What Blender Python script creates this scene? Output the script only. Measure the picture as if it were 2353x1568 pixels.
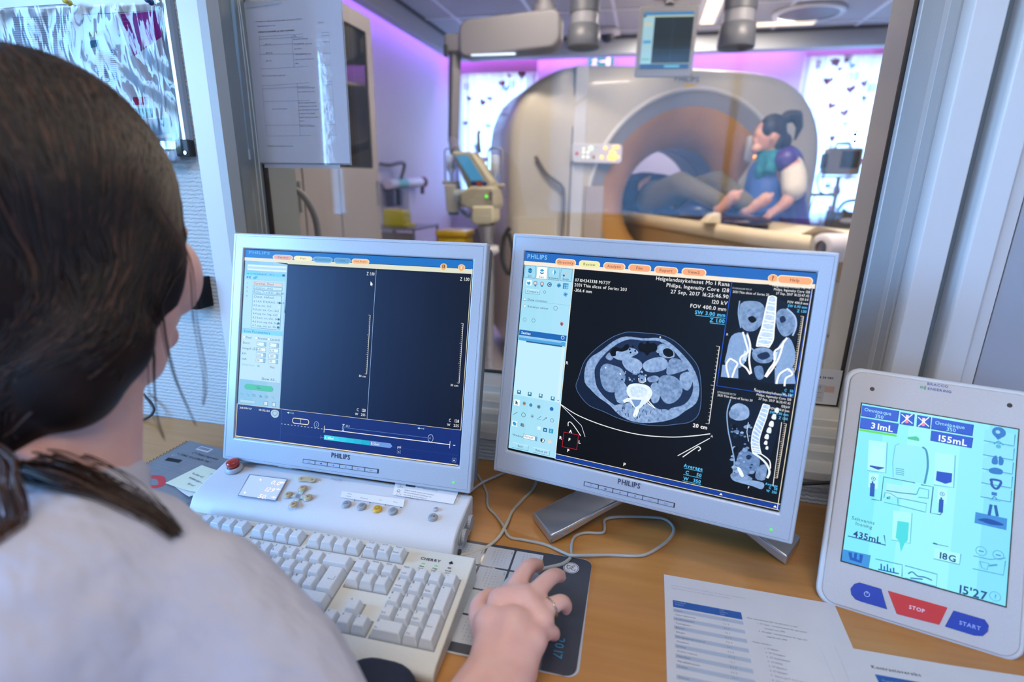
import bpy, bmesh, math, random
from mathutils import Vector, Matrix, Euler
random.seed(7)
for o in list(bpy.data.objects):
    bpy.data.objects.remove(o)
scene = bpy.context.scene
COL = scene.collection
R = math.radians

# ---------------------------------------------------------------- camera
YAW, PITCH, ROLL = R(13.18), 0.2914, 0.0158
cam_data = bpy.data.cameras.new('camera')
cam = bpy.data.objects.new('camera', cam_data)
COL.objects.link(cam)
fwd0 = Vector((0, math.cos(PITCH), -math.sin(PITCH)))
right0 = Vector((1, 0, 0))
down0 = fwd0.cross(right0)
cr, sr = math.cos(ROLL), math.sin(ROLL)
right = right0 * cr - down0 * sr
down = right0 * sr + down0 * cr
Zr = Matrix.Rotation(YAW, 3, 'Z')
right, down, fwd = Zr @ right, Zr @ down, Zr @ fwd0
m = Matrix((right, -down, -fwd)).transposed().to_4x4()
m.translation = (0, 0, 1.245)
cam.matrix_world = m
cam_data.sensor_width = 36
cam_data.lens = 1249.255 / 2353 * 36
cam_data.clip_start = 0.02
cam_data.dof.use_dof = True
cam_data.dof.focus_distance = 0.82
cam_data.dof.aperture_fstop = 2.6
scene.camera = cam

# ---------------------------------------------------------------- world: bright overcast sky over green ground
world = bpy.data.worlds.new('sky')
scene.world = world
world.use_nodes = True
nt = world.node_tree
bg = nt.nodes['Background']
tc = nt.nodes.new('ShaderNodeTexCoord')
sep = nt.nodes.new('ShaderNodeSeparateXYZ')
ramp = nt.nodes.new('ShaderNodeValToRGB')
nt.links.new(tc.outputs['Generated'], sep.inputs[0])
mr = nt.nodes.new('ShaderNodeMapRange')
mr.inputs[1].default_value = -1
mr.inputs[2].default_value = 1
nt.links.new(sep.outputs['Z'], mr.inputs[0])
nt.links.new(mr.outputs[0], ramp.inputs[0])
e = ramp.color_ramp.elements
e[0].position = 0.0; e[0].color = (.03, .035, .015, 1)
e[1].position = 1.0; e[1].color = (.16, .42, 1.0, 1)
for p, c in ((.46, (.02, .028, .01, 1)), (.50, (.035, .045, .018, 1)), (.53, (.22, .34, .46, 1)), (.56, (.24, .53, 1.0, 1)), (.75, (.19, .48, 1.0, 1))):
    k = ramp.color_ramp.elements.new(p); k.color = c
nt.links.new(ramp.outputs[0], bg.inputs[0])
bg.inputs[1].default_value = 23.0

def area(name, loc, rot, sx, sy, power, color, portal=False):
    d = bpy.data.lights.new(name, 'AREA')
    d.shape = 'RECTANGLE'; d.size = sx; d.size_y = sy
    d.energy = power; d.color = color
    o = bpy.data.objects.new(name, d); COL.objects.link(o)
    o.location = loc; o.rotation_euler = rot
    if portal:
        d.cycles.is_portal = True
    return o
# daylight: portals in the control room windows (left wall, back wall) and the scanner room windows
area('window_portal', (-2.24, -.75, 1.55), (0, R(-90), 0), 1.2, 1.9, 1, (1, 1, 1), True)
area('ceiling_lamp_and_fill', (.1, -.9, 2.47), (0, 0, 0), 1.3, .5, 23, (1.0, .85, .68))
area('ceiling_lamp_and_fill', (-.1, .35, 2.47), (0, 0, 0), 1.3, .3, 7, (1.0, .85, .68))
area('window_daylight', (.6, -2.78, 1.6), (R(90), 0, 0), 2.9, 1.35, 13, (.60, .78, 1.0))
area('window_daylight', (-1.47, 5.72, 1.65), (R(-90), 0, 0), .85, 1.25, 5, (.66, .82, 1.0))
area('window_daylight', (1.72, 5.72, 1.65), (R(-90), 0, 0), 1.05, 1.35, 6.5, (.66, .82, 1.0))
# ceiling lamps of the scanner room, warm white
for lx, ly, pw in ((.33, 4.50, 9), (.72, 4.95, 6), (.1, 5.0, 10), (-.6, 2.6, 20), (.75, 2.5, 30), (.35, 1.75, 8)):  # the lamp behind the bore is added to brighten the wall seen through it
    area('ceiling_lamp_and_fill', (lx, ly, 2.40), (0, 0, 0), .5, .12, pw, (1.0, .84, .68))
# violet cove lights hidden behind the soffits
area('cove_light', (-.05, 5.45, 2.40), (R(12), 0, 0), 3.7, .05, 19, (.66, .18, 1.0))
area('cove_light', (-1.88, 3.3, 2.40), (0, R(-10), 0), .05, 4.2, 16, (.42, .16, 1.0))
scene.view_settings.view_transform = 'Standard'
scene.view_settings.look = 'None'
scene.view_settings.gamma = 1
scene.view_settings.use_curve_mapping = False
scene.view_settings.exposure = 0.12
scene.cycles.use_denoising = True
scene.cycles.max_bounces = 8
scene.cycles.transparent_max_bounces = 12
scene.cycles.sample_clamp_indirect = 6
scene.cycles.caustics_reflective = False
scene.cycles.caustics_refractive = False

# ---------------------------------------------------------------- helpers
def lin(c):
    if isinstance(c, str):
        c = tuple(int(c[i:i + 2], 16) / 255 for i in (0, 2, 4))
    return tuple(x / 12.92 if x <= .04045 else ((x + .055) / 1.055) ** 2.4 for x in c)
MATS = {}
def mat(name, col='808080', rough=.5, metal=0., spec=.5, emit=None, es=1., noise=None, bump=None, alpha=1., coat=0., sss=0., aniso=None, trans=0.):
    if name in MATS:
        return MATS[name]
    m = bpy.data.materials.new(name); m.use_nodes = True
    t = m.node_tree; b = t.nodes['Principled BSDF']
    c = lin(col) + (1,)
    b.inputs['Base Color'].default_value = c
    b.inputs['Roughness'].default_value = rough
    b.inputs['Metallic'].default_value = metal
    b.inputs['Specular IOR Level'].default_value = spec
    b.inputs['Alpha'].default_value = alpha
    b.inputs['Coat Weight'].default_value = coat
    b.inputs['Transmission Weight'].default_value = trans
    if sss:
        b.inputs['Subsurface Weight'].default_value = sss
        b.inputs['Subsurface Radius'].default_value = (.01, .004, .002)
    if emit:
        b.inputs['Emission Color'].default_value = lin(emit) + (1,)
        b.inputs['Emission Strength'].default_value = es
    if noise or bump:
        co = t.nodes.new('ShaderNodeTexCoord'); mp = t.nodes.new('ShaderNodeMapping')
        t.links.new(co.outputs['Object'], mp.inputs[0])
        if noise and len(noise) > 3: mp.inputs['Scale'].default_value = noise[3]
    if noise:
        n = t.nodes.new('ShaderNodeTexNoise'); n.inputs['Scale'].default_value = noise[0]
        n.inputs['Detail'].default_value = 5
        t.links.new(mp.outputs[0], n.inputs[0])
        mx = t.nodes.new('ShaderNodeMix'); mx.data_type = 'RGBA'
        mx.inputs['A'].default_value = (lin(emit) + (1,)) if emit else c; mx.inputs['B'].default_value = lin(noise[1]) + (1,)
        r = t.nodes.new('ShaderNodeMapRange'); r.inputs[1].default_value = .5 - noise[2] / 2; r.inputs[2].default_value = .5 + noise[2] / 2
        t.links.new(n.outputs[0], r.inputs[0]); t.links.new(r.outputs[0], mx.inputs['Factor'])
        t.links.new(mx.outputs['Result'], b.inputs['Emission Color' if emit else 'Base Color'])
    if bump:
        n2 = t.nodes.new('ShaderNodeTexNoise'); n2.inputs['Scale'].default_value = bump[0]; n2.inputs['Detail'].default_value = 4
        mp2 = t.nodes.new('ShaderNodeMapping')
        if len(bump) > 2: mp2.inputs['Scale'].default_value = bump[2]
        t.links.new(co.outputs['Object'], mp2.inputs[0]); t.links.new(mp2.outputs[0], n2.inputs[0])
        bp = t.nodes.new('ShaderNodeBump'); bp.inputs['Strength'].default_value = 1; bp.inputs['Distance'].default_value = bump[1]
        t.links.new(n2.outputs[0], bp.inputs['Height']); t.links.new(bp.outputs[0], b.inputs['Normal'])
    MATS[name] = m
    return m
def glow(hexc, s=1.0):
    "a lit pixel colour of a screen"
    return mat('lit_%s_%g' % (hexc, s), '050505', rough=.35, spec=.25, emit=hexc, es=s)
def ink(hexc):
    return mat('ink_' + hexc, hexc, rough=.6, spec=.3)

class MB:
    def __init__(s):
        s.V = []; s.F = []; s.MI = []; s.SM = []; s.M = []
    def mi(s, m):
        if m not in s.M: s.M.append(m)
        return s.M.index(m)
    def add(s, vs, fs, m, smooth=False):
        b = len(s.V); s.V += [tuple(v) for v in vs]; k = s.mi(m)
        for f in fs:
            s.F.append([i + b for i in f]); s.MI.append(k); s.SM.append(smooth)
        return s
    def box(s, c, d, m, rot=None):
        cx, cy, cz = c; hx, hy, hz = d[0] / 2, d[1] / 2, d[2] / 2
        vs = [Vector((x * hx, y * hy, z * hz)) for x in (-1, 1) for y in (-1, 1) for z in (-1, 1)]
        if rot is not None: vs = [rot @ v for v in vs]
        vs = [v + Vector(c) for v in vs]
        return s.add(vs, [(0, 1, 3, 2), (4, 6, 7, 5), (0, 4, 5, 1), (2, 3, 7, 6), (0, 2, 6, 4), (1, 5, 7, 3)], m)
    def bounds(s, x0, x1, y0, y1, z0, z1, m):
        return s.box(((x0 + x1) / 2, (y0 + y1) / 2, (z0 + z1) / 2), (x1 - x0, y1 - y0, z1 - z0), m)
    def prism(s, poly, a, b, axis, m, smooth=False, capm=None):
        "polygon in the two other axes, extruded along axis from a to b"
        def P(u, v, w):
            return {'x': (w, u, v), 'y': (u, w, v), 'z': (u, v, w)}[axis]
        n = len(poly)
        vs = [P(u, v, a) for u, v in poly] + [P(u, v, b) for u, v in poly]
        s.add(vs, [(i, (i + 1) % n, (i + 1) % n + n, i + n) for i in range(n)], m, smooth)
        s.add(vs, [tuple(range(n))[::-1], tuple(range(n, 2 * n))], capm or m)
        return s
    def rings(s, rings, m, smooth=True, closed=True, caps=True):
        n = len(rings[0]); vs = [p for r in rings for p in r]; fs = []
        for i in range(len(rings) - 1):
            for j in range(n if closed else n - 1):
                k = (j + 1) % n
                fs.append((i * n + j, i * n + k, (i + 1) * n + k, (i + 1) * n + j))
        s.add(vs, fs, m, smooth)
        if caps:
            L = len(rings) - 1
            s.add(vs, [tuple(range(n))[::-1], tuple(L * n + j for j in range(n))], m)
        return s
    def tube(s, pts, r, m, n=8, caps=True, smooth=True):
        pts = [Vector(p) for p in pts]; rs = r if isinstance(r, (list, tuple)) else [r] * len(pts)
        rg = []; prev = None
        for i, p in enumerate(pts):
            t = (pts[min(i + 1, len(pts) - 1)] - pts[max(i - 1, 0)])
            if t.length < 1e-9: t = Vector((0, 0, 1))
            t.normalize()
            if prev is None:
                a = Vector((0, 0, 1)) if abs(t.z) < .9 else Vector((1, 0, 0))
                u = t.cross(a).normalized()
            else:
                u = (prev - t * prev.dot(t))
                u = u.normalized() if u.length > 1e-6 else t.orthogonal().normalized()
            prev = u; w = t.cross(u)
            rg.append([p + (u * math.cos(2 * math.pi * j / n) + w * math.sin(2 * math.pi * j / n)) * rs[i] for j in range(n)])
        return s.rings(rg, m, smooth, True, caps)
    def cyl(s, a, b, r, m, n=24, r2=None, smooth=True):
        return s.tube([a, b], [r, r if r2 is None else r2], m, n, True, smooth)
    def lathe(s, prof, c, axis, m, n=32, smooth=True):
        "prof: (radius, height) along axis"
        ax = Vector(axis).normalized(); u = ax.orthogonal().normalized(); w = ax.cross(u)
        rg = [[Vector(c) + ax * h + (u * math.cos(2 * math.pi * j / n) + w * math.sin(2 * math.pi * j / n)) * max(r, 1e-5) for j in range(n)] for r, h in prof]
        return s.rings(rg, m, smooth, True, False)
    def ell(s, c, rad, m, rot=None, nu=20, nv=12):
        rg = []
        for i in range(nv + 1):
            th = math.pi * i / nv
            row = []
            for j in range(nu):
                ph = 2 * math.pi * j / nu
                v = Vector((rad[0] * math.sin(th) * math.cos(ph), rad[1] * math.sin(th) * math.sin(ph), rad[2] * math.cos(th)))
                if rot is not None: v = rot @ v
                row.append(v + Vector(c))
            rg.append(row)
        return s.rings(rg, m, True, True, False)
    def build(s, name, parent=None, local=True, bevel=0, seg=2, loc=None, rot=None, merge=False):
        me = bpy.data.meshes.new(name)
        V = s.V
        if parent is not None and not local:
            inv = parent.matrix_basis.inverted() if parent.parent is None else (parent.parent.matrix_basis @ parent.matrix_basis).inverted()
            V = [inv @ Vector(v) for v in V]
        me.from_pydata([tuple(v) for v in V], [], s.F)
        for m_ in s.M: me.materials.append(m_)
        me.polygons.foreach_set('material_index', s.MI)
        me.polygons.foreach_set('use_smooth', s.SM)
        if merge or bevel:
            bm = bmesh.new(); bm.from_mesh(me)
            bmesh.ops.remove_doubles(bm, verts=bm.verts, dist=1e-6)
            bmesh.ops.recalc_face_normals(bm, faces=bm.faces)
            bm.to_mesh(me); bm.free()
        me.update()
        o = bpy.data.objects.new(name, me); COL.objects.link(o)
        if parent is not None: o.parent = parent
        if loc is not None: o.location = loc
        if rot is not None: o.rotation_euler = rot
        if bevel:
            b = o.modifiers.new('bevel', 'BEVEL'); b.width = bevel; b.segments = seg; b.limit_method = 'ANGLE'; b.angle_limit = R(35)
            b.harden_normals = False
            for p in me.polygons: p.use_smooth = True
            w = o.modifiers.new('wn', 'WEIGHTED_NORMAL'); w.keep_sharp = True
        return o
def thing(name, label, cat, loc=(0, 0, 0), rot=(0, 0, 0), group=None):
    o = bpy.data.objects.new(name, None); COL.objects.link(o)
    o.empty_display_size = .05
    o.matrix_basis = Matrix.LocRotScale(Vector(loc), Euler(rot), None)
    o['label'] = label; o['category'] = cat
    if group: o['group'] = group
    return o
def frame(name, label, cat, loc, yaw, tilt, group=None):
    o = thing(name, label, cat, (0, 0, 0), (0, 0, 0), group)
    M_ = Matrix.Rotation(yaw, 4, 'Z') @ Matrix.Rotation(tilt, 4, 'X'); M_.translation = loc
    o.matrix_basis = M_
    return o
def tag(o, label, cat, group=None):
    o['label'] = label; o['category'] = cat
    if group: o['group'] = group
    return o
def struct(o):
    o['kind'] = 'structure'; return o
def homog(src, dst):
    "projective map taking four drawing points to four points of the sheet"
    A = []; B = []
    for (x, y), (u, v) in zip(src, dst):
        A.append([x, y, 1, 0, 0, 0, -u * x, -u * y]); B.append(u)
        A.append([0, 0, 0, x, y, 1, -v * x, -v * y]); B.append(v)
    n = 8
    for i in range(n):
        p = max(range(i, n), key=lambda r_: abs(A[r_][i])); A[i], A[p] = A[p], A[i]; B[i], B[p] = B[p], B[i]
        for r_ in range(n):
            if r_ != i:
                f = A[r_][i] / A[i][i]
                for c_ in range(i, n): A[r_][c_] -= f * A[i][c_]
                B[r_] -= f * B[i]
    h = [B[i] / A[i][i] for i in range(n)]
    def f(x, y):
        w = h[6] * x + h[7] * y + 1
        return ((h[0] * x + h[1] * y + h[2]) / w, (h[3] * x + h[4] * y + h[5]) / w)
    return f
GL = {}
def glyph(ch, bold=False):
    k = (ch, bold)
    if k in GL: return GL[k]
    cu = bpy.data.curves.new('glyph', 'FONT'); cu.body = ch; cu.size = 1; cu.resolution_u = 2
    if bold: cu.offset = .022
    ob = bpy.data.objects.new('glyph', cu); COL.objects.link(ob)
    bpy.context.view_layer.update()
    dg = bpy.context.evaluated_depsgraph_get()
    ev = ob.evaluated_get(dg); me = ev.to_mesh()
    vs = [(v.co.x, v.co.y) for v in me.vertices]; fs = [tuple(p.vertices) for p in me.polygons]
    ev.to_mesh_clear()
    bpy.data.objects.remove(ob); bpy.data.curves.remove(cu)
    adv = (max(v[0] for v in vs) + .075) if vs else .3
    GL[k] = (vs, fs, adv); return GL[k]
for ch_ in sorted(set("ABCDEFGHIJKLMNOPQRSTUVWXYZabcdefghijklmnopqrstuvwxyz0123456789.,:-_/()!?+*=%&#'<>[]ÅÆØåæø°\"´`¨^~")):
    glyph(ch_)
def line_path(pts, w, closed=False):
    out = []; n = len(pts); fs = []
    for i in range(n):
        a = pts[(i - 1) % n] if (closed or i > 0) else pts[i]; b = pts[(i + 1) % n] if (closed or i < n - 1) else pts[i]
        dx, dy = b[0] - a[0], b[1] - a[1]; L = math.hypot(dx, dy) or 1
        nx, ny = -dy / L * w / 2, dx / L * w / 2
        out += [(pts[i][0] + nx, pts[i][1] + ny), (pts[i][0] - nx, pts[i][1] - ny)]
    for i in range(n if closed else n - 1):
        j = (i + 1) % n
        fs.append((2 * i, 2 * i + 1, 2 * j + 1, 2 * j))
    return out, fs
def smooth_closed(pts, k=4):
    n = len(pts); o = []
    for i in range(n):
        p0, p1, p2, p3 = pts[i - 1], pts[i], pts[(i + 1) % n], pts[(i + 2) % n]
        for j in range(k):
            t = j / k
            o.append(tuple(.5 * (2 * p1[d] + (p2[d] - p0[d]) * t + (2 * p0[d] - 5 * p1[d] + 4 * p2[d] - p3[d]) * t * t + (3 * p1[d] - p0[d] - 3 * p2[d] + p3[d]) * t ** 3) for d in range(len(p1))))
    return o
def smooth_open(pts, k=4):
    n = len(pts); o = []
    for i in range(n - 1):
        p0, p1, p2, p3 = pts[max(i - 1, 0)], pts[i], pts[i + 1], pts[min(i + 2, n - 1)]
        for j in range(k):
            t = j / k
            o.append(tuple(.5 * (2 * p1[d] + (p2[d] - p0[d]) * t + (2 * p0[d] - 5 * p1[d] + 4 * p2[d] - p3[d]) * t * t + (3 * p1[d] - p0[d] - 3 * p2[d] + p3[d]) * t ** 3) for d in range(len(p1))))
    o.append(tuple(pts[-1])); return o
class Ink:
    "flat artwork on a plane; horiz: local XY facing up, else local XZ facing -Y. H maps drawing coordinates to the plane."
    def __init__(s, H=None, horiz=False, step=.00012, base=.0002, curve=None):
        s.mb = MB(); s.H = H or (lambda x, y: (x, y)); s.hz = horiz; s.step = step; s.base = base; s.curve = curve
    def P(s, u, v, L):
        d = s.base + L * s.step
        if s.curve: return s.curve(u, v, d)
        return (u, v, d) if s.hz else (u, -d, v)
    def raw(s, pts, faces, m, L):
        if not s.hz: pass
        s.mb.add([s.P(u, v, L) for u, v in pts], faces, m)
    def poly(s, pts, m, L=0, smooth=0):
        pts = [s.H(*p) for p in pts]
        if smooth: pts = smooth_closed(pts, smooth)
        # ear clipping through mathutils
        from mathutils.geometry import tessellate_polygon
        tr = tessellate_polygon([[Vector((p[0], p[1], 0)) for p in pts]])
        s.raw(pts, [tuple(t) for t in tr], m, L)
    def rect(s, x0, y0, x1, y1, m, L=0):
        s.poly([(x0, y0), (x1, y0), (x1, y1), (x0, y1)], m, L)
    def quad(s, pts, m, L=0):
        s.raw([s.H(*p) for p in pts], [(0, 1, 2, 3)], m, L)
    def line(s, pts, w, m, L=1, closed=False, smooth=0):
        pts = [s.H(*p) for p in pts]
        if smooth: pts = (smooth_closed if closed else smooth_open)(pts, smooth)
        v, f = line_path(pts, w, closed); s.raw(v, f, m, L)
    def disc(s, x, y, r, m, L=1, n=20, r2=None):
        u, v = s.H(x, y)
        s.raw([(u + r * math.cos(2 * math.pi * i / n), v + (r2 or r) * math.sin(2 * math.pi * i / n)) for i in range(n)], [tuple(range(n))], m, L)
    def ring(s, x, y, r, w, m, L=1, n=24, r2=None):
        u, v = s.H(x, y)
        p, f = line_path([(u + r * math.cos(2 * math.pi * i / n), v + (r2 or r) * math.sin(2 * math.pi * i / n)) for i in range(n)], w, True); s.raw(p, f, m, L)
    def pill(s, x, y, w, h, m, L=1, ang=0., rad=None):
        u, v = s.H(x, y); r = min(w, h) / 2 if rad is None else rad; pts = []
        for cx, cy, a0 in ((w / 2 - r, h / 2 - r, 0), (-w / 2 + r, h / 2 - r, 90), (-w / 2 + r, -h / 2 + r, 180), (w / 2 - r, -h / 2 + r, 270)):
            for k in range(6):
                a = R(a0 + k * 18); px, py = cx + r * math.cos(a), cy + r * math.sin(a)
                pts.append((u + px * math.cos(ang) - py * math.sin(ang), v + px * math.sin(ang) + py * math.cos(ang)))
        s.raw(pts, [tuple(range(len(pts)))], m, L)
    def text(s, t, x, y, size, m, L=2, align='l', ang=0., bold=False, sx=1., local=False):
        "baseline-left (or centre / right) at x, y; size is the cap height in metres"
        u, v = (x, y) if local else s.H(x, y); k = size / .70
        W = 0
        for ch in t: W += (.3 if ch == ' ' else glyph(ch, bold)[2]) * k * sx
        x0 = {'l': 0, 'c': -W / 2, 'r': -W}[align]; ca, sa = math.cos(ang), math.sin(ang)
        for ch in t:
            if ch == ' ': x0 += .3 * k * sx; continue
            vs, fs, adv = glyph(ch, bold)
            s.raw([(u + (x0 + a * k * sx) * ca - b * k * sa, v + (x0 + a * k * sx) * sa + b * k * ca) for a, b in vs], fs, m, L)
            x0 += adv * k * sx
    def build(s, name, parent=None, loc=None):
        return s.mb.build(name, parent, True, loc=loc)
def organic(name, prims, m, voxel, smooth=6, parent=None, factor=.5):
    "one continuous skin grown over overlapping capsules and ellipsoids (world coordinates)"
    mb = MB()
    for p in prims:
        if p[0] == 'c':
            pts, rs = p[1], p[2]
            pts = [Vector(q) for q in pts]
            # densify and round the ends
            P = []; Q = []
            for i in range(len(pts) - 1):
                for j in range(6):
                    t = j / 6; P.append(pts[i].lerp(pts[i + 1], t)); Q.append(rs[i] * (1 - t) + rs[i + 1] * t)
            P.append(pts[-1]); Q.append(rs[-1])
            mb.tube(P, Q, m, 14)
            mb.ell(pts[0], (rs[0],) * 3, m, None, 14, 10); mb.ell(pts[-1], (rs[-1],) * 3, m, None, 14, 10)
        else:
            mb.ell(p[1], p[2], m, p[3] if len(p) > 3 else None, 24, 16)
    o = mb.build(name, None)
    md = o.modifiers.new('r', 'REMESH'); md.mode = 'VOXEL'; md.voxel_size = voxel; md.use_smooth_shade = True
    sm = o.modifiers.new('s', 'SMOOTH'); sm.iterations = smooth; sm.factor = factor
    bpy.context.view_layer.update()
    dg = bpy.context.evaluated_depsgraph_get()
    me = bpy.data.meshes.new_from_object(o.evaluated_get(dg))
    bpy.data.objects.remove(o)
    if not me.materials: me.materials.append(m)
    for p in me.polygons: p.use_smooth = True; p.material_index = 0
    o = bpy.data.objects.new(name, me); COL.objects.link(o)
    if parent is not None:
        me.transform((parent.matrix_basis if parent.parent is None else parent.parent.matrix_basis @ parent.matrix_basis).inverted())
        o.parent = parent
    return o
# ---------------------------------------------------------------- the setting
wall_paint = mat('wall_paint', 'C9CDD2', rough=.7, noise=(3, 'C2C6CC', .6), bump=(260, .0004))
ct_paint = mat('scanner_wall_paint', 'BFC0CC', rough=.75, noise=(2, 'B8BAC8', .6))
white_paint = mat('white_gloss_paint', 'D5DADF', rough=.32, noise=(4, 'CFD4DA', .5))
grey_frame = mat('grey_frame_paint', '8E9A9C', rough=.35, noise=(5, '889496', .5))
gasket = mat('black_rubber', '14151A', rough=.6, noise=(60, '2A2A30', .5))
ceil_m = mat('ceiling_tile', 'B9BBC0', rough=.9, noise=(40, 'B0B2B8', .8), bump=(300, .0006))
floor_m = mat('floor_vinyl', 'C3C1C3', rough=.35, noise=(9, 'B9B7BB', .5))
tbar = mat('ceiling_grid_metal', 'E4E8F0', rough=.4)
# woven wallpaper: horizontal ribs
wp = mat('woven_wallpaper', 'BDC3C3', rough=.8)
t = wp.node_tree; b = t.nodes['Principled BSDF']
co = t.nodes.new('ShaderNodeTexCoord')
w1 = t.nodes.new('ShaderNodeTexWave'); w1.wave_type = 'BANDS'; w1.bands_direction = 'Z'
w1.inputs['Scale'].default_value = 42; w1.inputs['Distortion'].default_value = 3.0; w1.inputs['Detail'].default_value = 3; w1.inputs['Detail Scale'].default_value = 4
w2 = t.nodes.new('ShaderNodeTexNoise'); w2.inputs['Scale'].default_value = 260
mxh = t.nodes.new('ShaderNodeMath'); mxh.operation = 'ADD'
t.links.new(co.outputs['Object'], w1.inputs[0]); t.links.new(co.outputs['Object'], w2.inputs[0])
t.links.new(w1.outputs['Fac'], mxh.inputs[0]); t.links.new(w2.outputs[0], mxh.inputs[1])
bp = t.nodes.new('ShaderNodeBump'); bp.inputs['Distance'].default_value = .0012
t.links.new(mxh.outputs[0], bp.inputs['Height']); t.links.new(bp.outputs[0], b.inputs['Normal'])

WY, GY, BY = .895, 1.056, 1.165           # control side face, glass, scanner side face
def slab(name, x0, x1, y0, y1, z0, z1, m, bevel=0):
    o = MB().bounds(x0, x1, y0, y1, z0, z1, m).build(name, bevel=bevel); return struct(o)
# floors and ceilings
slab('floor', -2.3, 2.9, -2.7, 5.75, -.06, 0, floor_m)
slab('ceiling', -2.3, 2.9, 1.10, 5.75, 2.415, 2.50, ceil_m)
slab('ceiling', -2.3, 2.9, -2.7, 1.10, 2.50, 2.56, ceil_m)
# window wall between the rooms
mb = MB()
mb.bounds(-2.2, -.80, WY, BY, 0, 2.5, wp)
struct(mb.build('wall_window_side'))
slab('wall_window_side', -.80, .38, WY, BY, 0, .79, wp)
slab('wall_window_side', -.80, .38, WY, BY, 2.05, 2.5, wall_paint)
slab('wall_window_side', .50, 2.6, WY + .02, BY, 0, 2.5, wall_paint)
slab('wall_window_side', .38, .50, WY + .03, BY, 0, 2.5, wall_paint)
# control room shell behind the camera
slab('wall_left', -2.30, -2.20, -2.7, -1.70, 0, 2.5, wall_paint)
slab('wall_left', -2.30, -2.20, .20, .895, 0, 2.5, wall_paint)
slab('wall_left', -2.30, -2.20, -1.70, .20, 0, .95, wall_paint)
slab('wall_left', -2.30, -2.20, -1.70, .20, 2.15, 2.5, wall_paint)
slab('wall_right', 2.6, 2.7, -2.7, 1.10, 0, 2.5, wall_paint)
slab('wall_back', -2.3, -.85, -2.7, -2.6, 0, 2.5, wall_paint)
slab('wall_back', 2.05, 2.7, -2.7, -2.6, 0, 2.5, wall_paint)
slab('wall_back', -.85, 2.05, -2.7, -2.6, 0, .95, wall_paint)
slab('wall_back', -.85, 2.05, -2.7, -2.6, 2.25, 2.5, wall_paint)
def side_window(name, parts):
    o = MB()
    for p_ in parts: o.bounds(*p_, white_paint)
    return struct(o.build(name, bevel=.004))
side_window('window_2', [(-2.28, -2.18, -1.72, -1.66, .95, 2.15), (-2.28, -2.18, .16, .22, .95, 2.15), (-2.28, -2.18, -.78, -.72, .95, 2.15),
                         (-2.28, -2.16, -1.70, .20, .93, .98), (-2.28, -2.18, -1.70, .20, 2.11, 2.16)])
side_window('window_3', [(-.87, -.81, -2.72, -2.58, .95, 2.25), (2.01, 2.07, -2.72, -2.58, .95, 2.25), (.57, .63, -2.72, -2.66, .95, 2.25),
                         (-.85, 2.05, -2.70, -2.56, .93, .98), (-.85, 2.05, -2.70, -2.58, 2.21, 2.26)])
# scanner room shell
slab('wall_left', -2.076, -1.976, BY, 5.6, 0, 2.5, ct_paint)
slab('wall_right', 2.7, 2.8, BY, 5.7, 0, 2.5, ct_paint)
for x0, x1, z0, z1 in ((-2.076, -1.85, 0, 2.5), (-1.12, 1.24, 0, 2.5), (2.2, 2.8, 0, 2.5), (-1.85, -1.12, 0, 1.02), (-1.85, -1.12, 2.27, 2.5), (1.24, 2.2, 0, .97), (1.24, 2.2, 2.33, 2.5)):
    slab('wall_far', x0, x1, 5.6, 5.7, z0, z1, ct_paint)
slab('baseboard_far', -1.97, 2.7, 5.585, 5.6, 0, .10, mat('baseboard_grey', '8C8C94', rough=.5))
# hanging coves with the violet light
sof = mat('soffit_paint', 'ADB4BC', rough=.7)
mb = MB(); mb.bounds(-1.80, -1.785, BY, 5.25, 2.285, 2.415, sof); mb.bounds(-1.86, -1.785, BY, 5.25, 2.279, 2.285, sof)
struct(mb.build('trim_1'))
mb = MB(); mb.bounds(-1.80, 2.7, 5.235, 5.25, 2.285, 2.415, sof); mb.bounds(-1.80, 2.7, 5.235, 5.36, 2.279, 2.285, sof)
struct(mb.build('trim_2'))
# ceiling grid
mb = MB()
for i in range(8): x = -1.53 + i * .6; mb.bounds(x - .012, x + .012, BY, 5.23, 2.409, 2.4155, tbar)
for i in range(7): y = 1.45 + i * .6; mb.bounds(-1.78, 2.7, y - .012, y + .012, 2.408, 2.4145, tbar)
struct(mb.build('trim_3'))
mb = MB(); mb.bounds(-1.76, 2.7, 5.205, 5.233, 2.396, 2.4155, mat('dark_shadow_gap', '4A4C58', rough=.8)); mb.bounds(-1.783, -1.765, BY, 5.2, 2.396, 2.4155, MATS['dark_shadow_gap'])
struct(mb.build('trim_4'))

# ---- observation window: frame, sill, gasket, pane
mb = MB()
# left casing (front face) and splayed grey reveal
mb.prism([(-.80, WY), (-.80, WY - .012), (-.757, WY - .012), (-.757, WY)], .78, 2.06, 'z', white_paint)
struct(mb.build('trim_5', bevel=.0015))
mb = MB()
mb.prism([(-.757, WY - .012), (-.742, WY - .010), (-.742, WY + .02), (-.757, WY + .02)], .78, 2.06, 'z', mat('casing_edge', 'B6C2C8', rough=.3))
mb.prism([(-.757, WY), (-.744, WY), (-.750, .93), (-.772, .985), (-.790, 1.03), (-.795, 1.056), (-.795, BY), (-.83, BY), (-.83, .91)], .78, 2.06, 'z', grey_frame)
struct(mb.build('trim_6'))
mb = MB()
mb.bounds(-.7975, -.7915, GY - .004, GY + .01, .85, 2.06, gasket); mb.bounds(.3762, .3785, GY - .004, GY + .01, .845, 2.06, gasket)
mb.bounds(-.79, .377, GY - .004, GY + .01, .8475, .8495, gasket)
struct(mb.build('trim_7'))
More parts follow.
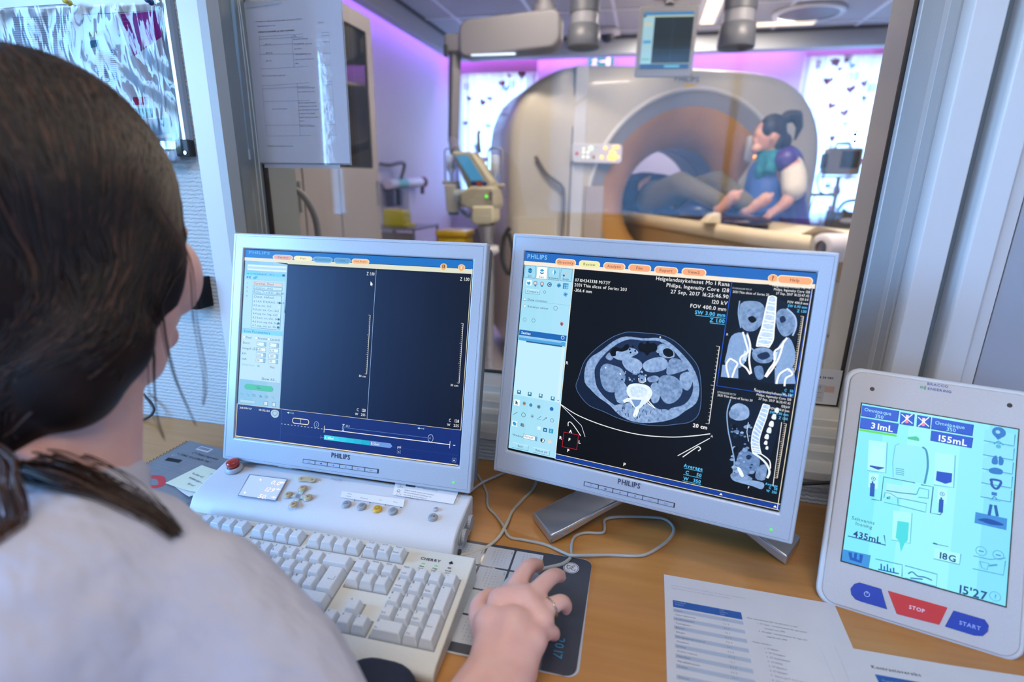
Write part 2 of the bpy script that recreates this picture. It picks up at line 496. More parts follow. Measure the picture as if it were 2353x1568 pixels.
# right reveal with its two ridges, casing, groove and door frame
mb = MB()
mb.prism([(.3785, 1.066), (.3785, 1.040), (.390, 1.036), (.390, .975), (.3795, .968), (.3795, .950), (.389, .944), (.389, .918), (.3785, .912), (.3785, .899), (.384, .891), (.420, .891), (.422, .895), (.422, .93), (.42, BY), (.3785, BY)], 0, 2.5, 'z', white_paint)
struct(mb.build('trim_8', bevel=.0015))
mb = MB()
mb.prism([(.437, .925), (.437, .888), (.441, .882), (.470, .880), (.474, .886), (.490, .887), (.490, .925)], 0, 2.5, 'z', white_paint)
struct(mb.build('trim_9', bevel=.0015))
mb = MB(); mb.bounds(.422, .437, .915, .925, 0, 2.5, mat('groove_grey', '6F7C86', rough=.6)); struct(mb.build('trim_10'))
door = MB().bounds(.492, 1.35, .889, .925, .01, 2.1, mat('door_laminate', 'A9B0BC', rough=.4, noise=(3, 'A2A9B6', .6))).build('door_1', bevel=.002); struct(door)
# sill, stepping down to the wallpaper
sill_m = mat('sill_paint', 'D3D4D0', rough=.35, noise=(8, 'CCCDC9', .5))
mb = MB()
mb.prism([(.985, .8455), (1.075, .8455), (1.075, .775), (.886, .775), (.886, .792), (.925, .792), (.925, .812), (.945, .812), (.945, .829), (.985, .829)], -.80, .38, 'x', sill_m)
struct(mb.build('trim_11', bevel=.003, seg=3))
# pane
gl = bpy.data.materials.new('window_glass'); gl.use_nodes = True
t = gl.node_tree; t.nodes.remove(t.nodes['Principled BSDF']); out = t.nodes['Material Output']
tr = t.nodes.new('ShaderNodeBsdfTransparent'); tr.inputs[0].default_value = (.97, .975, .98, 1)
gs = t.nodes.new('ShaderNodeBsdfGlossy'); gs.inputs['Roughness'].default_value = .004
fr = t.nodes.new('ShaderNodeFresnel'); fr.inputs[0].default_value = 1.5
mx = t.nodes.new('ShaderNodeMixShader')
t.links.new(fr.outputs[0], mx.inputs[0]); t.links.new(tr.outputs[0], mx.inputs[1]); t.links.new(gs.outputs[0], mx.inputs[2]); t.links.new(mx.outputs[0], out.inputs[0])
win = thing('window_1', '', '', (-.21, GY, 1.45)); del win['label']; del win['category']; win['kind'] = 'structure'
pane = MB().bounds(-.795, .378, GY, GY + .006, .849, 2.06, gl).build('window_pane', win, local=False)
# black specks left on the pane
sp = Ink(base=.0006); 
for x, z, r in ((.325, 1.322, .0016), (.3262, 1.3115, .0012), (.3258, 1.326, .0007)):
    sp.disc(x + .21, z - 1.45, r, ink('101014'))
o = sp.build('pane_speck', win)

# ---- scanner room windows and curtains
def far_window(n, x0, x1, z0, z1):
    mb = MB()
    for b_ in ((x0, x0 + .06, 5.6, 5.66, z0, z1), (x1 - .06, x1, 5.6, 5.66, z0, z1), (x0, x1, 5.6, 5.66, z0, z0 + .06), (x0, x1, 5.6, 5.66, z1 - .06, z1), ((x0 + x1) / 2 - .03, (x0 + x1) / 2 + .03, 5.6, 5.66, z0, z1), (x0 - .03, x1 + .03, 5.54, 5.62, z0 - .04, z0)):
        mb.bounds(*b_, white_paint)
    struct(mb.build('window_%d' % n))
far_window(4, -1.85, -1.12, 1.02, 2.27)
far_window(5, 1.24, 2.2, .97, 2.33)
def cloth(name, hexc, tw):
    m_ = bpy.data.materials.new(name); m_.use_nodes = True; t = m_.node_tree
    t.nodes.remove(t.nodes['Principled BSDF'])
    a = t.nodes.new('ShaderNodeBsdfDiffuse'); b_ = t.nodes.new('ShaderNodeBsdfTranslucent'); x = t.nodes.new('ShaderNodeMixShader')
    n_ = t.nodes.new('ShaderNodeTexNoise'); n_.inputs['Scale'].default_value = 90
    r_ = t.nodes.new('ShaderNodeMix'); r_.data_type = 'RGBA'; r_.inputs['A'].default_value = lin(hexc) + (1,); r_.inputs['B'].default_value = tuple(c * .9 for c in lin(hexc)) + (1,)
    t.links.new(n_.outputs[0], r_.inputs['Factor'])
    for q in (a, b_): t.links.new(r_.outputs['Result'], q.inputs[0])
    x.inputs[0].default_value = tw
    t.links.new(a.outputs[0], x.inputs[1]); t.links.new(b_.outputs[0], x.inputs[2]); t.links.new(x.outputs[0], t.nodes['Material Output'].inputs[0])
    return m_
curt_m = cloth('curtain_cotton', 'F2F0F4', .62); curt_r = cloth('curtain_red_print', '8E3450', .45); curt_b = cloth('curtain_blue_print', '8A90B4', .5)
def curtain(x0, x1, z0, z1, label, seed):
    rnd = random.Random(seed)
    root = thing('curtain', label, 'curtain', ((x0 + x1) / 2, 5.5, z0), group='white curtains with a red and blue print in the scanner room')
    def wy(x): return .022 * math.sin(x * 38 + seed) + .012 * math.sin(x * 91 + 1.3 * seed)
    mb = MB(); n = 90; cx = (x0 + x1) / 2; vs = []
    for i in range(n + 1):
        x = x0 + (x1 - x0) * i / n
        for k in range(9): 
            z = (z1 - z0) * k / 8; vs.append((x - cx + .006 * math.sin(k + i * .3), wy(x) * (1.1 - .05 * k), z))
    mb.add(vs, [(i * 9 + k, (i + 1) * 9 + k, (i + 1) * 9 + k + 1, i * 9 + k + 1) for i in range(n) for k in range(8)], curt_m, True)
    def cv(u, v, d): return (u, wy(u + cx) * 1.1 - .004 - d, v)
    ik = Ink(curve=cv); ik.mb = mb
    heart = [(0, -.5), (.5, .05), (.42, .42), (.2, .45), (0, .25), (-.2, .45), (-.42, .42), (-.5, .05)]
    for k in range(60 if x1 - x0 > .8 else 46):
        u = rnd.uniform(x0 + .06, x1 - .06) - cx; v = rnd.uniform(.08, z1 - z0 - .08); s_ = rnd.uniform(.035, .075)
        a = rnd.uniform(-.5, .5); mt = curt_r if (k % 3 != 1) else curt_b
        if k % 4 == 3:
            for q in range(3): ik.line([(u - s_ * .6, v + q * .022), (u + s_ * .6, v + q * .022 + .005)], .008, mt)
            for q in (-.5, 0, .5): ik.line([(u + q * s_, v - .01), (u + q * s_ + .004, v + .055)], .007, mt)
        else:
            ik.poly([(u + s_ * (p[0] * math.cos(a) - p[1] * math.sin(a)), v + s_ * (p[0] * math.sin(a) + p[1] * math.cos(a))) for p in heart], mt)
            ik.line([(u, v - s_ * .4), (u - .006, v - s_)], .006, mt)
    mb.build('curtain_cloth', root)
    hd = MB(); hd.bounds(-(x1 - x0) / 2, (x1 - x0) / 2, -.028, -.02, z1 - z0 - .10, z1 - z0, cloth('curtain_heading_%d' % seed, 'D8B4CC', .35)); hd.build('curtain_heading', root)
    ro = MB(); ro.cyl((-(x1 - x0) / 2 - .03, .0, z1 - z0 + .012), ((x1 - x0) / 2 + .03, .0, z1 - z0 + .012), .012, white_paint, 10); ro.build('curtain_rail', root)
bl_ = MB().bounds(-.82, 2.02, -2.655, -2.652, .97, 2.22, cloth('added_blind_cloth', 'DCE2E8', .6)).build('window_3'); struct(bl_)  # unseen blind, added to soften the window's reflection in the pane
curtain(-1.87, -1.08, .93, 2.30, 'thin printed curtain hanging over the window left of the scanner ring', 3)
curtain(1.20, 2.25, .90, 2.36, 'thin printed curtain hanging over the window right of the scanner ring', 5)
# bench radiator shadow box under right window
mb = MB(); mb.bounds(1.3, 2.15, 5.50, 5.58, .25, .82, white_paint)
rad = mb.build('radiator', bevel=.01); tag(rad, 'white flat radiator on the far wall under the right window', 'radiator')
# ---------------------------------------------------------------- desk
DZ = .73
wood = mat('beech_laminate', 'C08C50', rough=.34, noise=(7, 'AE7A42', .7, (1.2, 14, 6)), bump=(30, .0001), coat=.15)
desk = thing('desk', 'long beech wood desk under the monitors and keyboard', 'desk', (-.2, .6, 0))
mb = MB(); mb.prism([(-1.6, .893), (1.2, .893), (1.2, .10), (.10, .10), (-.05, .30), (-.16, .385), (-.34, .40), (-1.6, .40)], DZ - .026, DZ, 'z', wood)
mb.build('desktop', desk, local=False, bevel=.003)
for x, y in ((-1.5, .85), (-1.5, .46), (1.1, .85), (1.1, .2)):
    mb = MB(); mb.cyl((x, y, 0), (x, y, DZ - .026), .025, mat('desk_leg_metal', '9A9DA2', rough=.35, metal=.8)); mb.build('leg', desk, local=False)
# ---------------------------------------------------------------- monitors
bez = mat('silver_bezel', 'C2CBD6', rough=.30, metal=.15, spec=.7, noise=(900, 'AAB5C3', .5))
bezb = mat('grey_monitor_shell', '73777E', rough=.5, noise=(600, '6A6E76', .5))
dark = mat('dark_plastic', '2B2E33', rough=.5)
blk = ink('15171B')
logo_m = ink('39405C')
def monitor(label, loc, yaw, tilt):
    r = frame('computer_monitor', label, 'monitor', loc, yaw, tilt, None)
    W, T, B = .2110, .1775, -.190
    mb = MB()   # bezel ring with the screen opening
    s_ = (.191, .1525, -.1525)
    out = [(-W, T), (W, T), (W, B), (-W, B)]; inn = [(-s_[0], s_[1]), (s_[0], s_[1]), (s_[0], s_[2]), (-s_[0], s_[2])]
    vs = [(x, 0, z) for x, z in out] + [(x, 0, z) for x, z in inn] + [(x, .016, z) for x, z in out] + [(x, .005, z) for x, z in inn]
    fs = []
    for i in range(4):
        j = (i + 1) % 4
        fs += [(i, j, j + 4, i + 4), (i, i + 8, j + 8, j), (i + 4, j + 4, j + 12, i + 12)]
    mb.add(vs, [f[::-1] for f in fs], bez)
    mb.build('bezel', r, bevel=.0028, seg=3)
    mb = MB(); mb.prism([(-W + .003, T - .003), (W - .003, T - .003), (W - .003, B + .003), (-W + .003, B + .003)], .0155, .050, 'y', bezb)
    mb.prism([(-W + .045, T - .045), (W - .045, T - .045), (W - .045, B + .05), (-W + .045, B + .05)], .050, .070, 'y', bezb)
    mb.build('back_shell', r, bevel=.006, seg=3)
    ik = Ink(base=.0001)
    for s2 in (((-W + .005, T - .005), (W - .005, T - .005)), ((-W + .005, T - .005), (-W + .005, B + .005)), ((W - .005, T - .005), (W - .005, B + .005)), ((-W + .005, B + .005), (W - .005, B + .005))):
        ik.line(s2, .0004, ink('6E7C90'))
    ik.build('bezel_groove', r)
    mb = MB()
    for k in range(6):
        x0 = -.0635 + k * .0212; mb.bounds(x0, x0 + .0204, -.0012, .001, -.1775, -.1728, mat('monitor_button_grey', 'A9B4C6', rough=.4))
    fr_ = MB(); fr_.bounds(-.0645, .0645, -.0004, .0008, -.1785, -.1718, dark); fr_.build('button_slot', r)
    for k in range(6):
        x0 = -.0635 + k * .0212
        bt = MB(); bt.bounds(x0 + .0002, x0 + .0204, -.0014, .0005, -.1777, -.1726, MATS['monitor_button_grey']); b_ = bt.build('button', r, bevel=.0004)
        i2 = Ink(base=.00145); cx = x0 + .0103; c = ink('4A5468'); cz = -.1752
        if k in (0, 4, 5): i2.ring(cx - (.001 if k else 0), cz, .0011, .0003, c)
        if k == 1: i2.rect(cx - .0016, cz - .0009, cx + .0016, cz + .0009, c)
        if k == 2: i2.poly([(cx - .0013, cz - .0009), (cx + .0013, cz - .0009), (cx, cz + .0012)], c)
        if k == 3: i2.poly([(cx - .0013, cz + .0009), (cx + .0013, cz + .0009), (cx, cz - .0012)], c)
        if k >= 4: i2.line([(cx + .0006, cz), (cx + .0026, cz)], .0003, c)
        if k == 5: i2.line([(cx + .0016, cz - .0009), (cx + .0016, cz + .0009)], .0003, c)
        i2.build('button_symbol', b_)
    ik = Ink(base=.0002); ik.text('PHILIPS', 0, -.1632, .0074, logo_m, align='c', bold=True, sx=.86); ik.build('brand_lettering', r)
    mb = MB(); mb.ell((.1845, -.0008, -.176), (.0014, .0014, .0014), mat('green_led', '30C030', emit='40E020', es=1.6)); o = mb.build('power_light', r); o['label'] = 'green power light'
    return r
def panel(r, m, name='screen'):
    mb = MB(); mb.bounds(-.1905, .1905, .0032, .006, -.152, .152, m); return mb.build(name, r)
M1 = monitor('left silver monitor with an empty dark blue scan planning screen', (-.4274, .7145, .983), R(.55), R(-14.758))
M2 = monitor('right silver monitor showing grey body scan slices on black', (.0147, .7244, .9922), R(-10.877), R(-9.985))
# --- stand of each monitor: bowed flat foot and neck
stand_m = mat('brushed_silver', 'C6C8CC', rough=.25, metal=.8, noise=(300, 'BABEC4', .5, (1, 30, 1)))
def stand(r, a, mid, b_, w):
    pts = smooth_open([a, mid, b_], 12); n = len(pts); mb = MB(); rg = []
    for i, p in enumerate(pts):
        p = Vector(p); tdir = (Vector(pts[min(i + 1, n - 1)]) - Vector(pts[max(i - 1, 0)])); tdir.z = 0; tdir.normalize()
        nn = Vector((-tdir.y, tdir.x, 0)); th = .006 + .010 * abs(2 * i / (n - 1) - 1)
        rg.append([p + nn * w / 2, p - nn * w / 2, p - nn * w / 2 - Vector((0, 0, th)), p + nn * w / 2 - Vector((0, 0, th))])
    mb.rings(rg, stand_m, False); o = mb.build('stand_foot', r, local=False, bevel=.0035, seg=3)
    c = Vector(mid); top = r.matrix_basis @ Vector((0, .060, -.08))
    mb = MB(); mb.tube([c + Vector((0, .0, -.008)), c + Vector((0, .0, .03)), top], [.034, .026, .024], stand_m, 16); mb.build('stand_neck', r, local=False)
def P3(x, y, z): return (x, y, z)
# right monitor: visible arched foot
stand(M2, (-.113, .699, .747), (.072, .822, .790), (.247, .738, .747), .062)
stand(M1, (-.60, .745, .747), (-.43, .835, .790), (-.26, .745, .747), .062)

# ================= screen of the left monitor (drawing units: an 1.7k wide sketch of it)
panel(M1, glow('0B1A3C', 1.0))
H = homog([(165, 152), (1553, 212), (1460, 1465), (110, 1275)], [(-.18906, .14859), (.18946, .1508), (.18762, -.15117), (-.18811, -.14824)])
# straighten the artwork to the panel's edges
H1 = homog([(165, 152), (1553, 212), (1460, 1465), (110, 1275)], [(-.1905, .1515), (.1905, .1515), (.1905, -.1515), (-.1905, -.1515)])
ik = Ink(H1, base=-.0030, step=.00010)
q = ik.quad; g = glow
def knots(v, K):
    for (a, b), (c, d) in zip(K, K[1:]):
        if (a - v) * (v - c) >= 0: return b + (d - b) * (v - a) / ((c - a) or 1)
    return v
KX = [(-.1920, -.1920), (-.1905, -.1905), (-.1885, -.1885), (-.1865, -.1850), (-.1765, -.1725), (-.1335, -.1195), (-.1305, -.1148), (-.1275, -.1127), (-.0520, -.032), (.0265, .0385), (.033, .046), (.0725, .083), (.137, .143), (.174, .174), (.1905, .1905), (.192, .192)]
KB = [(-.1045, -.0978), (-.1130, -.105), (-.1258, -.1215), (-.13625, -.1350), (-.1480, -.1460), (-.1515, -.1515), (-.153, -.153)]
KL = [(.153, .153), (.1515, .1515), (.1335, .1390), (.1275, .1340), (.1262, .1280), (.1155, .1160), (.0950, .1045), (.0920, .1012), (.0865, .0955), (.0848, .0945), (.0790, .0888), (.0770, .0878), (.0712, .0825), (.0640, .0812), (.0130, .0270), (.0095, .0243), (.0030, .0175), (-.0620, -.0570), (-.0725, -.0690), (-.0885, -.0820), (-.1015, -.0955)] + KB
KR = [(.153, .153), (.1515, .1515), (.1335, .1390), (.1270, .1300), (.1205, .1215), (.0600, .0610), (-.0440, -.0290), (-.0500, -.0345), (-.0940, -.0875), (-.1005, -.0940)] + KB
_P0 = ik.P
def _lay(u, v, L): return _P0(knots(u, KX), knots(v, KL if u < -.1285 else KR), L)
ik.P = _lay
U = lambda x, y: H1(x, y)
def rr(x0, y0, x1, y1, m, L=1):   # rectangle in panel metres
    ik.raw([(x0, y0), (x1, y0), (x1, y1), (x0, y1)], [(0, 1, 2, 3)], m, L)
def gradient(x0, y0, x1, y1, cA, cB, L, nx=6):
    for i in range(nx):
        a = i / nx; f = (i + .5) / nx
        c = ''.join('%02X' % int(int(cA[k:k + 2], 16) * (1 - f) + int(cB[k:k + 2], 16) * f) for k in (0, 2, 4))
        rr(x0 + (x1 - x0) * a, y0, x0 + (x1 - x0) * (a + 1 / nx), y1, g(c), L)
# main viewports
xl = -.1275; xd = .0265; yb = -.1045; yt = .1345
gradient(xl, yb, .1895, yt, '0E2A5E', '0A142C', 1, 16)  # bluish reflection put into the viewport colour, fading to the right
# top bar
rr(-.1905, .1335, .1905, .1515, g('1B6FC0'), 1)
ik.text('PHILIPS', -.1855, .1425, .0062, g('5FA8E8'), 3, bold=True, local=True)
rr(-.1905, .1275, .1905, .1335, g('D8DCC8'), 2)
rr(-.1275, .1270, .1905, .1325, g('D8DCC8'), 2)
rr(-.1275, .1265, .1895, .1285, g('0A1630'), 3)
def tab(x, w, s, c, tc_, y=.1375):
    ik.raw(*_pill(x, y, w + .003, .0115), g('E8D8B8' if c != '5F9AC8' else '86B4D8'), 3)
    ik.raw(*_pill(x, y, w, .0092), g(c), 4)
    ik.text(s, x, y - .0017, .0036, g(tc_), 5, 'c', local=True)
def _pill(x, y, w, h):
    r = h / 2; pts = []
    for cx, a0 in ((w / 2 - r, -90), (-w / 2 + r, 90)):
        for k in range(9):
            a = R(a0 + k * 22.5); pts.append((x + cx + r * math.cos(a), y + r * math.sin(a)))
    return pts, [tuple(range(len(pts)))]
tab(-.1345, .028, 'Patient', 'D9A89A', '5A4040'); tab(-.1025, .028, 'Plan', 'E8E4B8', '404038'); tab(-.0705, .029, 'Acquisition', '5F9AC8', '3A6A96'); tab(-.0370, .029, 'View', '5F9AC8', '3A6A96'); tab(-.0030, .030, 'End Exam', 'F0B884', '503820')
for x, c_ in ((.1405, 0), (.1730, 1)):
    u, v = x, .1365
    ik.raw([(u + .0062 * math.cos(k * .3927), v + .0062 * math.sin(k * .3927)) for k in range(16)], [tuple(range(16))], g('E8D0A8'), 4)
    ik.raw([(u + .0052 * math.cos(k * .3927), v + .0052 * math.sin(k * .3927)) for k in range(16)], [tuple(range(16))], g('E8A868'), 5)
    if c_ == 0:
        rr(u - .0022, v - .0032, u + .0022, v + .0032, g('4A3424'), 6); rr(u - .0009, v - .0022, u + .0009, v - .0003, g('E8C898'), 7); rr(u - .0009, v + .0005, u + .0009, v + .0024, g('E8C898'), 7)
    else:
        rr(u - .0008, v - .0036, u + .0008, v + .001, g('F4ECDC'), 6); rr(u - .002, v + .001, u - .0008, v + .0034, g('F4ECDC'), 6); rr(u + .0008, v + .001, u + .002, v + .0034, g('F4ECDC'), 6)
# side panel
gradient(-.1895, -.1045, xl, .1275, '7FB8DC', '9CC4E0', 1, 3)
rr(-.186, .1180, -.1295, .1262, g('CFE4EE'), 2); rr(-.1850, .1205, -.130, .1235, g('A8D0E4'), 3)
rr(-.1885, .1065, -.1305, .1155, g('6CC8F4'), 3); ik.text('4.THORAX  K+', -.1865, .1090, .0040, g('1C5C88'), 4, local=True)
rr(-.1345, .1085, -.1315, .1140, g('2C4C6C'), 4)
rr(-.1885, .0950, -.1305, .1060, g('94CCEA'), 2)
rr(-.1765, .0965, -.1725, .1015, g('2C9CDC'), 4); rr(-.1745, .0990, -.1705, .1045, g('3CACE8'), 5)
for k in range(4): rr(-.1865 + (k % 2) * .0035, .0975 + (k // 2) * .0035, -.1840 + (k % 2) * .0035, .1000 + (k // 2) * .0035, g('3A80B0'), 4)
rr(-.1885, .0110, -.1305, .0945, g('A9D3EA'), 2)
def obox(x0, y0, x1, y1, fill='B8DCEE', edge='3A6C94', L=4):
    ik.raw([(x0, y0), (x1, y0), (x1, y1), (x0, y1)], [(0, 1, 2, 3)], g(edge), L); rr(x0 + .0005, y0 + .0005, x1 - .0005, y1 - .0005, g(fill), L + 1)
obox(-.1765, .0865, -.1335, .0920, 'D8C8C0', '8CB0C8'); ik.text('Surview, Dual', -.1750, .0877, .0033, g('5C5048'), 6, local=True)
for k, s_ in enumerate(('Locator, th12', 'Bolus Tracker, desce...')):
    y = .0790 - k * .0078; obox(-.1765, y, -.1335, y + .0058); ik.text(s_, -.1750, y + .0013, .0033, g('24506C'), 6, local=True); obox(-.1375, y + .0004, -.1340, y + .0050, 'D0E8F4')
obox(-.1765, .0130, -.1335, .0640, 'B4D8EC'); ik.text('Chest, Helical', -.1745, .0588, .0034, g('24506C'), 6, local=True)
for k, s_ in enumerate(('4.1 AX THORAX, 0.9x0.45', '4.2 ax inv, 2x2', '4.3 cor inv, Cor, 2x2', '4.4 sag inv, Sag, 2x2', '4.5 kant, ax, thx, 3x3', '4.6 kant sag thx, Sag,...', '4.7 mip, thx ax, 10x5')):
    y = .0520 - k * .0061; ik.text(s_, -.1745, y, .0029, g('24506C'), 6, local=True)
    if k in (0, 4, 5, 6): ik.raw([(-.1362 + .0018 * math.cos(j * .785), y + .0012 + .0018 * math.sin(j * .785)) for j in range(8)], [tuple(range(8))], g('1C6C84'), 6)
    else: obox(-.1380, y - .0004, -.1345, y + .0030, 'D8ECF4')
for k, y in enumerate((.0878, .0802, .0724, .0590)): ik.text(str(k + 1), -.1862, y, .0032, g('4C7C9C'), 6, local=True)
rr(-.1885, .0030, -.1305, .0095, g('7CCCF4'), 3); ik.text('Scan Parameters', -.1865, .0045, .0037, g('1C5C88'), 5, local=True)
rr(-.1885, -.0620, -.1305, .0030, g('B6D8EA'), 2)
for x, s_ in ((-.1845, 'Dual'), (-.1665, 'Frontal'), (-.1480, 'Lateral')):
    ik.raw([(x - .001 + .0013 * math.cos(j * .785), -.0025 + .0013 * math.sin(j * .785)) for j in range(8)], [tuple(range(8))], g('F0F8FC'), 5); ik.text(s_, x + .0012, -.0040, .0031, g('24506C'), 6, local=True)
for k, (s_, v1) in enumerate((('Start:', '*'), ('Length (Z):', '635'), ('kV:', '120'), ('mA:', '30'))):
    y = -.0118 - k * .0076; ik.text(s_, -.1870, y, .0031, g('24506C'), 6, local=True)
    for x in (-.1665, -.1480):
        obox(x, y - .0015, x + .0140, y + .0043, 'DCEEF6', '5C8CAC'); ik.text(v1, x + .0012, y, .0030, g('24405C'), 7, local=True)
        if k != 1: rr(x + .0105, y - .0010, x + .0136, y + .0038, g('8CB8D4'), 7)
ik.text('Direction:', -.1870, -.0425, .0030, g('84ACC4'), 6, local=True); ik.text('In', -.1635, -.0425, .0030, g('24506C'), 6, local=True); ik.text('Out', -.1455, -.0425, .0030, g('24506C'), 6, local=True)
ik.text('Show All...', -.1340, -.0600, .0034, g('24405C'), 6, 'r', local=True)
ik.raw(*_pill(-.1600, -.0725, .043, .0092), g('5CA8A4'), 4); ik.raw(*_pill(-.1600, -.0720, .041, .0076), g('4CBC9C'), 5); ik.text('Go', -.1600, -.0736, .0034, g('1C6C64'), 6, 'c', local=True)
for k in range(6):
    x = -.1850 + k * .0093; ik.raw(*line_path([(x - .002, -.0855), (x + .002, -.0885), (x + .0005, -.090)], .0006), g('6C94B4'), 5)
    if k in (2, 4): ik.raw(*line_path([(x + .0022 * math.cos(j * .6), -.0875 + .0022 * math.sin(j * .6)) for j in range(11)], .0005), g('5C84A4'), 6)
ik.text('A', -.1585, -.0900, .0046, g('4C7494'), 6, local=True)
obox(-.1870, -.1010, -.1640, -.0960, 'A8CCE0', '7CA8C8'); obox(-.1515, -.1015, -.1455, -.0950, 'C8DCE8'); obox(-.1390, -.1015, -.1340, -.0950, 'C8DCE8')
# viewport rulers and values
W_ = 'F2F0E4'
def ruler(x, y0, y1, n):
    rr(x, y0, x + .0006, y1, g(W_), 3)
    for i in range(n + 1):
        y = y0 + (y1 - y0) * i / n; L_ = .0032 if i % 10 == 0 else .0018; rr(x - L_, y - .0002, x + .0005, y + .0002, g(W_), 3)
rr(xd, yb, xd + .0005, yt - .006, g('A8C4F0'), 3); rr(.1888, yb, .1896, yt, g('E8E0C0'), 3)
ruler(.0208, -.0440, .0600, 30); ruler(.1815, -.0440, .0580, 30)
for x in (.0190, .1800): ik.text('30 cm', x + .001, -.0500, .0036, g('FFFFFF'), 4, 'r', local=True)
for x in (.0245, .1870):
    ik.text('Z 1.00', x, .1205, .0038, g('FFFFFF'), 4, 'r', local=True); ik.text('C   128', x - .001, -.0940, .0038, g('FFFFFF'), 4, 'r', local=True); ik.text('W   255', x - .001, -.1005, .0038, g('FFFFFF'), 4, 'r', local=True)
ik.raw([(.0180, .1115), (.0180, .1050), (.0196, .1065), (.0206, .1042), (.0216, .1047), (.0206, .1069), (.0226, .1070)], [(0, 1, 2), (2, 3, 4, 5), (0, 2, 5, 6)], g('FFFFFF'), 5)
# bottom band with the timeline
rr(-.1895, -.1510, .1895, yb, g('122C74'), 2); rr(-.1895, yb - .0006, .1895, yb, g('E8E0C0'), 4); rr(-.1895, -.1515, .1895, -.1505, g('E8E0C0'), 4); rr(-.1905, -.1515, -.1896, -.1045, g('E8E0C0'), 4)
ik.text('28/09/17', -.1870, -.1130, .0034, g('FFFFFF'), 4, local=True); ik.text('10:32:53', -.1420, -.1130, .0034, g('FFFFFF'), 4, 'r', local=True)
ik.raw([(-.1345 + .006 * math.cos(j * .3927), -.1135 + .006 * math.sin(j * .3927)) for j in range(16)], [tuple(range(16))], g('A8C4DC'), 4)
ik.raw(*line_path([(-.1345 + .0032 * math.cos(j * .3927), -.1135 + .0032 * math.sin(j * .3927)) for j in range(16)], .0006, True), g('5C84AC'), 5)
rr(-.1240, -.1505, -.1236, -.1050, g('3C5CA4'), 3); rr(-.1236, -.1375, .1895, -.1372, g('2C4C94'), 3)
for x, L_ in ((-.1150, .011), (.1140, .011)):
    rr(x, -.1104, x + L_, -.1099, g('BCE8F4'), 4); ik.raw([(x, -.11015), (x + .0035, -.1082), (x + .0035, -.1121)], [(0, 1, 2)], g('BCE8F4'), 4); rr(x + L_ - .0004, -.1118, x + L_, -.1086, g('BCE8F4'), 4)
pl, f_ = _pill(-.0915, -.1200, .027, .0062); ik.raw(*line_path(pl, .0009, True), g('F0E4D0'), 4); rr(-.0917, -.1228, -.0912, -.1172, g('F0E4D0'), 4)
pl, f_ = _pill(-.0655, -.1215, .0072, .0072); ik.raw(*line_path(pl, .0006, True), g('9CB8E0'), 4); ik.text('2', -.0662, -.1228, .0028, g('9CB8E0'), 4, local=True)
for k in range(13): rr(-.1236 + k * .0055, -.1262, -.1210 + k * .0055, -.1257, g('D8E4F4'), 4)
rr(-.0525, -.1262, .1740, -.1254, g('F4F4EC'), 4); rr(-.0528, -.1300, -.0521, -.1218, g('F4F4EC'), 4); rr(.1736, -.1300, .1743, -.1218, g('F4F4EC'), 4); rr(.1790, -.1262, .1825, -.1256, g('F4F4EC'), 4)
rr(-.0130, -.1212, .1330, -.1209, g('6C94D4'), 4); ik.text('60.0', -.0120, -.1200, .0028, g('B8D0F0'), 4, local=True)
pl, f_ = _pill(-.0165, -.1212, .0030, .0078); ik.raw(*line_path(pl, .0006, True), g('B8D0F0'), 4)
pl, f_ = _pill(.1375, -.1212, .0092, .0085); ik.raw(*line_path(pl, .0006, True), g('B8D0F0'), 4); ik.text('4', .1352, -.1225, .0028, g('B8D0F0'), 4, local=True)
gradient(-.0520, -.1395, .0330, -.1330, '48D8F0', '18A8CC', 4, 6); ik.text('A 140ml', -.0505, -.1378, .0034, g('F8FFFF'), 5, local=True)
ik.raw([(.0335, -.1395), (.0690, -.1395), (.0725, -.13625), (.0690, -.1330), (.0335, -.1330)], [(0, 1, 2, 3, 4)], g('6C94D8'), 4); ik.text('B 55ml', .0350, -.1378, .0034, g('F8FFFF'), 5, local=True)
rr(-.0570, -.1365, -.0520, -.1362, g('8CA8D8'), 4); rr(-.0573, -.1390, -.0569, -.1338, g('8CA8D8'), 4); ik.text('psi', .0815, -.1378, .0038, g('FFFFFF'), 5, local=True)
for x, y in ((.0815, -.1468), (.1790, -.1485)):
    obox(x, y, x + .0062, y + .0062, '0A1A50', '6C8CC4'); ik.raw([(x + .0016, y + .0022), (x + .0046, y + .0022), (x + .0031, y + .0040)], [(0, 1, 2)], g('FFFFFF'), 7)
ik.build('screen_picture', M1)
# ================= screen of the right monitor
panel(M2, g('04060C'))
A2 = [(303, 170), (2142, 318), (1881, 1788), (165, 1402)]
H2 = homog(A2, [(-.1890, .1503), (.1905, .1503), (.1890, -.1490), (-.1905, -.1500)])
ik = Ink(H2, base=-.0030, step=.00010)
def X(x, y): return H2(x, y)
def grad2(x0, y0, x1, y1, cA, cB, L, nx=6, horiz=True):
    for i in range(nx):
        f = (i + .5) / nx
        c = ''.join('%02X' % int(int(cA[k:k + 2], 16) * (1 - f) + int(cB[k:k + 2], 16) * f) for k in (0, 2, 4))
        if horiz: rr(x0 + (x1 - x0) * i / nx, y0, x0 + (x1 - x0) * (i + 1) / nx, y1, g(c), L)
        else: rr(x0, y0 + (y1 - y0) * i / nx, x1, y0 + (y1 - y0) * (i + 1) / nx, g(c), L)
sl = -.1130
rr(-.1905, .1380, .1905, .1515, g('2468BC'), 1)
ik.text('PHILIPS', -.1865, .1425, .0062, g('7CC0F0'), 3, bold=True, local=True)
rr(-.1905, .1328, .1905, .1382, g('F2E4D0'), 2)
